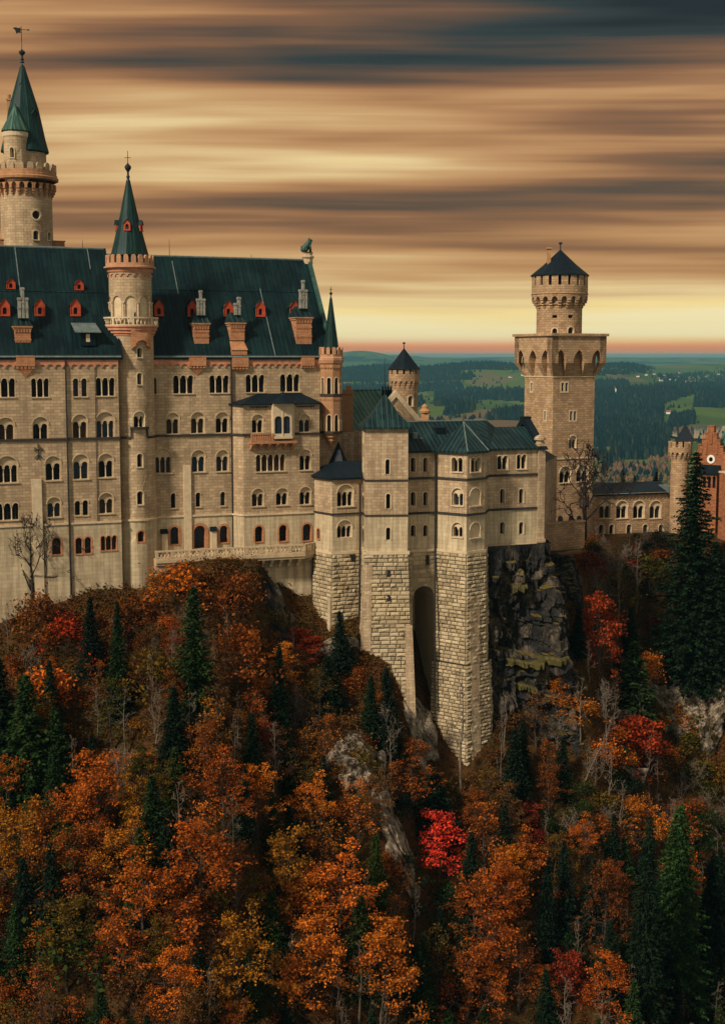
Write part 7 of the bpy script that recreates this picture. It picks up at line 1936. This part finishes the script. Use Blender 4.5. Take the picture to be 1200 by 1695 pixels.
# lake
lk = [vhit(x, y) for x, y in ((1096, 724), (1108, 718), (1140, 716), (1152, 709), (1250, 706), (1250, 728), (1180, 732), (1130, 730))]
me = D.meshes.new('lake'); me.from_pydata([(p.x, p.y, -174.5) for p in lk], [], [tuple(range(len(lk)))]); lo_ = D.objects.new('lake', me); COL.objects.link(lo_); lo_['kind'] = 'structure'
mm, t = mat('lake water'); finish(t, (.10, .11, .09), .08, None, spec=1.0); me.materials.append(mm)
# far village and farms
M['farwall'] = plain('white farmhouse wall', (.72, .68, .58), .08); M['farroof'] = plain('brown farmhouse roof', (.16, .08, .05), .2)
hm = MB(); S0 = 1.0
hm.poly_prism([(-6, -4), (6, -4), (6, 4), (-6, 4)], 0, 4.5, top=False); hm.add([(-6, -4, 4.5), (-6, 4, 4.5), (-6, 0, 8)], [(0, 1, 2)]); hm.add([(6, -4, 4.5), (6, 4, 4.5), (6, 0, 8)], [(0, 1, 2)])
hrm = MB(); hrm.quad((-6.5, -4.6, 4.1), (6.5, -4.6, 4.1), (6.5, 0, 8.2), (-6.5, 0, 8.2)); hrm.quad((-6.5, 4.6, 4.1), (6.5, 4.6, 4.1), (6.5, 0, 8.2), (-6.5, 0, 8.2))
wm_ = rm_ = None
for i, (x, y) in enumerate([(1056, 624), (1083, 621), (1090, 629), (1094, 631), (1099, 630), (1108, 630), (1113, 631), (1122, 624), (1118, 632), (1128, 632), (1135, 633), (1144, 633), (1124, 618), (1150, 633), (1167, 624), (1190, 621), (1100, 622), (1110, 625), (1198, 622), (1070, 622), (1106, 686), (866, 625), (875, 624), (845, 627), (640, 624), (632, 625), (626, 626)]):
    p = vhit(x, y); r = D.objects.new('farmhouse', None); COL.objects.link(r); r.location = p - ZV * .4; k = WD.uniform(.9, 1.4); r.scale = (k, k, k); r.rotation_euler = (0, 0, WD.uniform(-.6, .6))
    if y > 680: lb, gr = 'lone farm hut on the green meadow above the lake', None
    elif x < 700: lb, gr = 'pale far house on the slope beside the small round turret', 'far houses beside the round turret'
    elif x < 900: lb, gr = 'tiny far farmhouse just beside the square keep gallery', 'far farmhouses beside the square keep'
    elif x > 1160: lb, gr = 'far white farmhouse at the end of the village ridge', 'outlying farmhouses of the village'
    else: lb, gr = 'small white house in the far hillside village', 'houses of the far village'
    r['label'] = lb; r['category'] = 'house'
    if gr: r['group'] = gr
    if wm_ is None:
        a = hm.build('wall', M['farwall']); b = hrm.build('roof', M['farroof']); wm_, rm_ = a.data, b.data
    else: a = D.objects.new('wall', wm_); b = D.objects.new('roof', rm_); COL.objects.link(a); COL.objects.link(b)
    a.parent = r; b.parent = r
p = vhit(1018, 650); ch_ = thing('chapel', 'tiny white chapel tower on the green strip right of the square keep', 'chapel', tuple(p)); m = MB(); m.poly_prism([(p.x - 4, p.y - 4), (p.x + 4, p.y - 4), (p.x + 4, p.y + 4), (p.x - 4, p.y + 4)], p.z, p.z + 14); m.build('wall', M['farwall'], ch_); m = MB(); m.lathe((p.x, p.y), [(4.5, p.z + 14), (0, p.z + 24)], 4, PI / 4); m.build('spire', M['farroof'], ch_)

# ================================================================== air
mb = MB(); x0, x1, y0, y1, z0, z1 = -23000.0, 23000.0, -60.0, 43500.0, -190.0, 74.0
mb.poly_prism([(x0, y0), (x1, y0), (x1, y1), (x0, y1)], z0, z1, True, True)
hz = mb.build('haze', None); hz['kind'] = 'stuff'
mm = D.materials.new('valley haze'); mm.use_nodes = True; t = NT(mm.node_tree)
v = t.n('ShaderNodeVolumePrincipled'); v.inputs['Color'].default_value = (.20, .53, .64, 1); v.inputs['Density'].default_value = 4.5e-5; v.inputs['Anisotropy'].default_value = .0
o = t.n('ShaderNodeOutputMaterial'); t.set(o.inputs['Volume'], v.outputs[0]); hz.data.materials.append(mm)
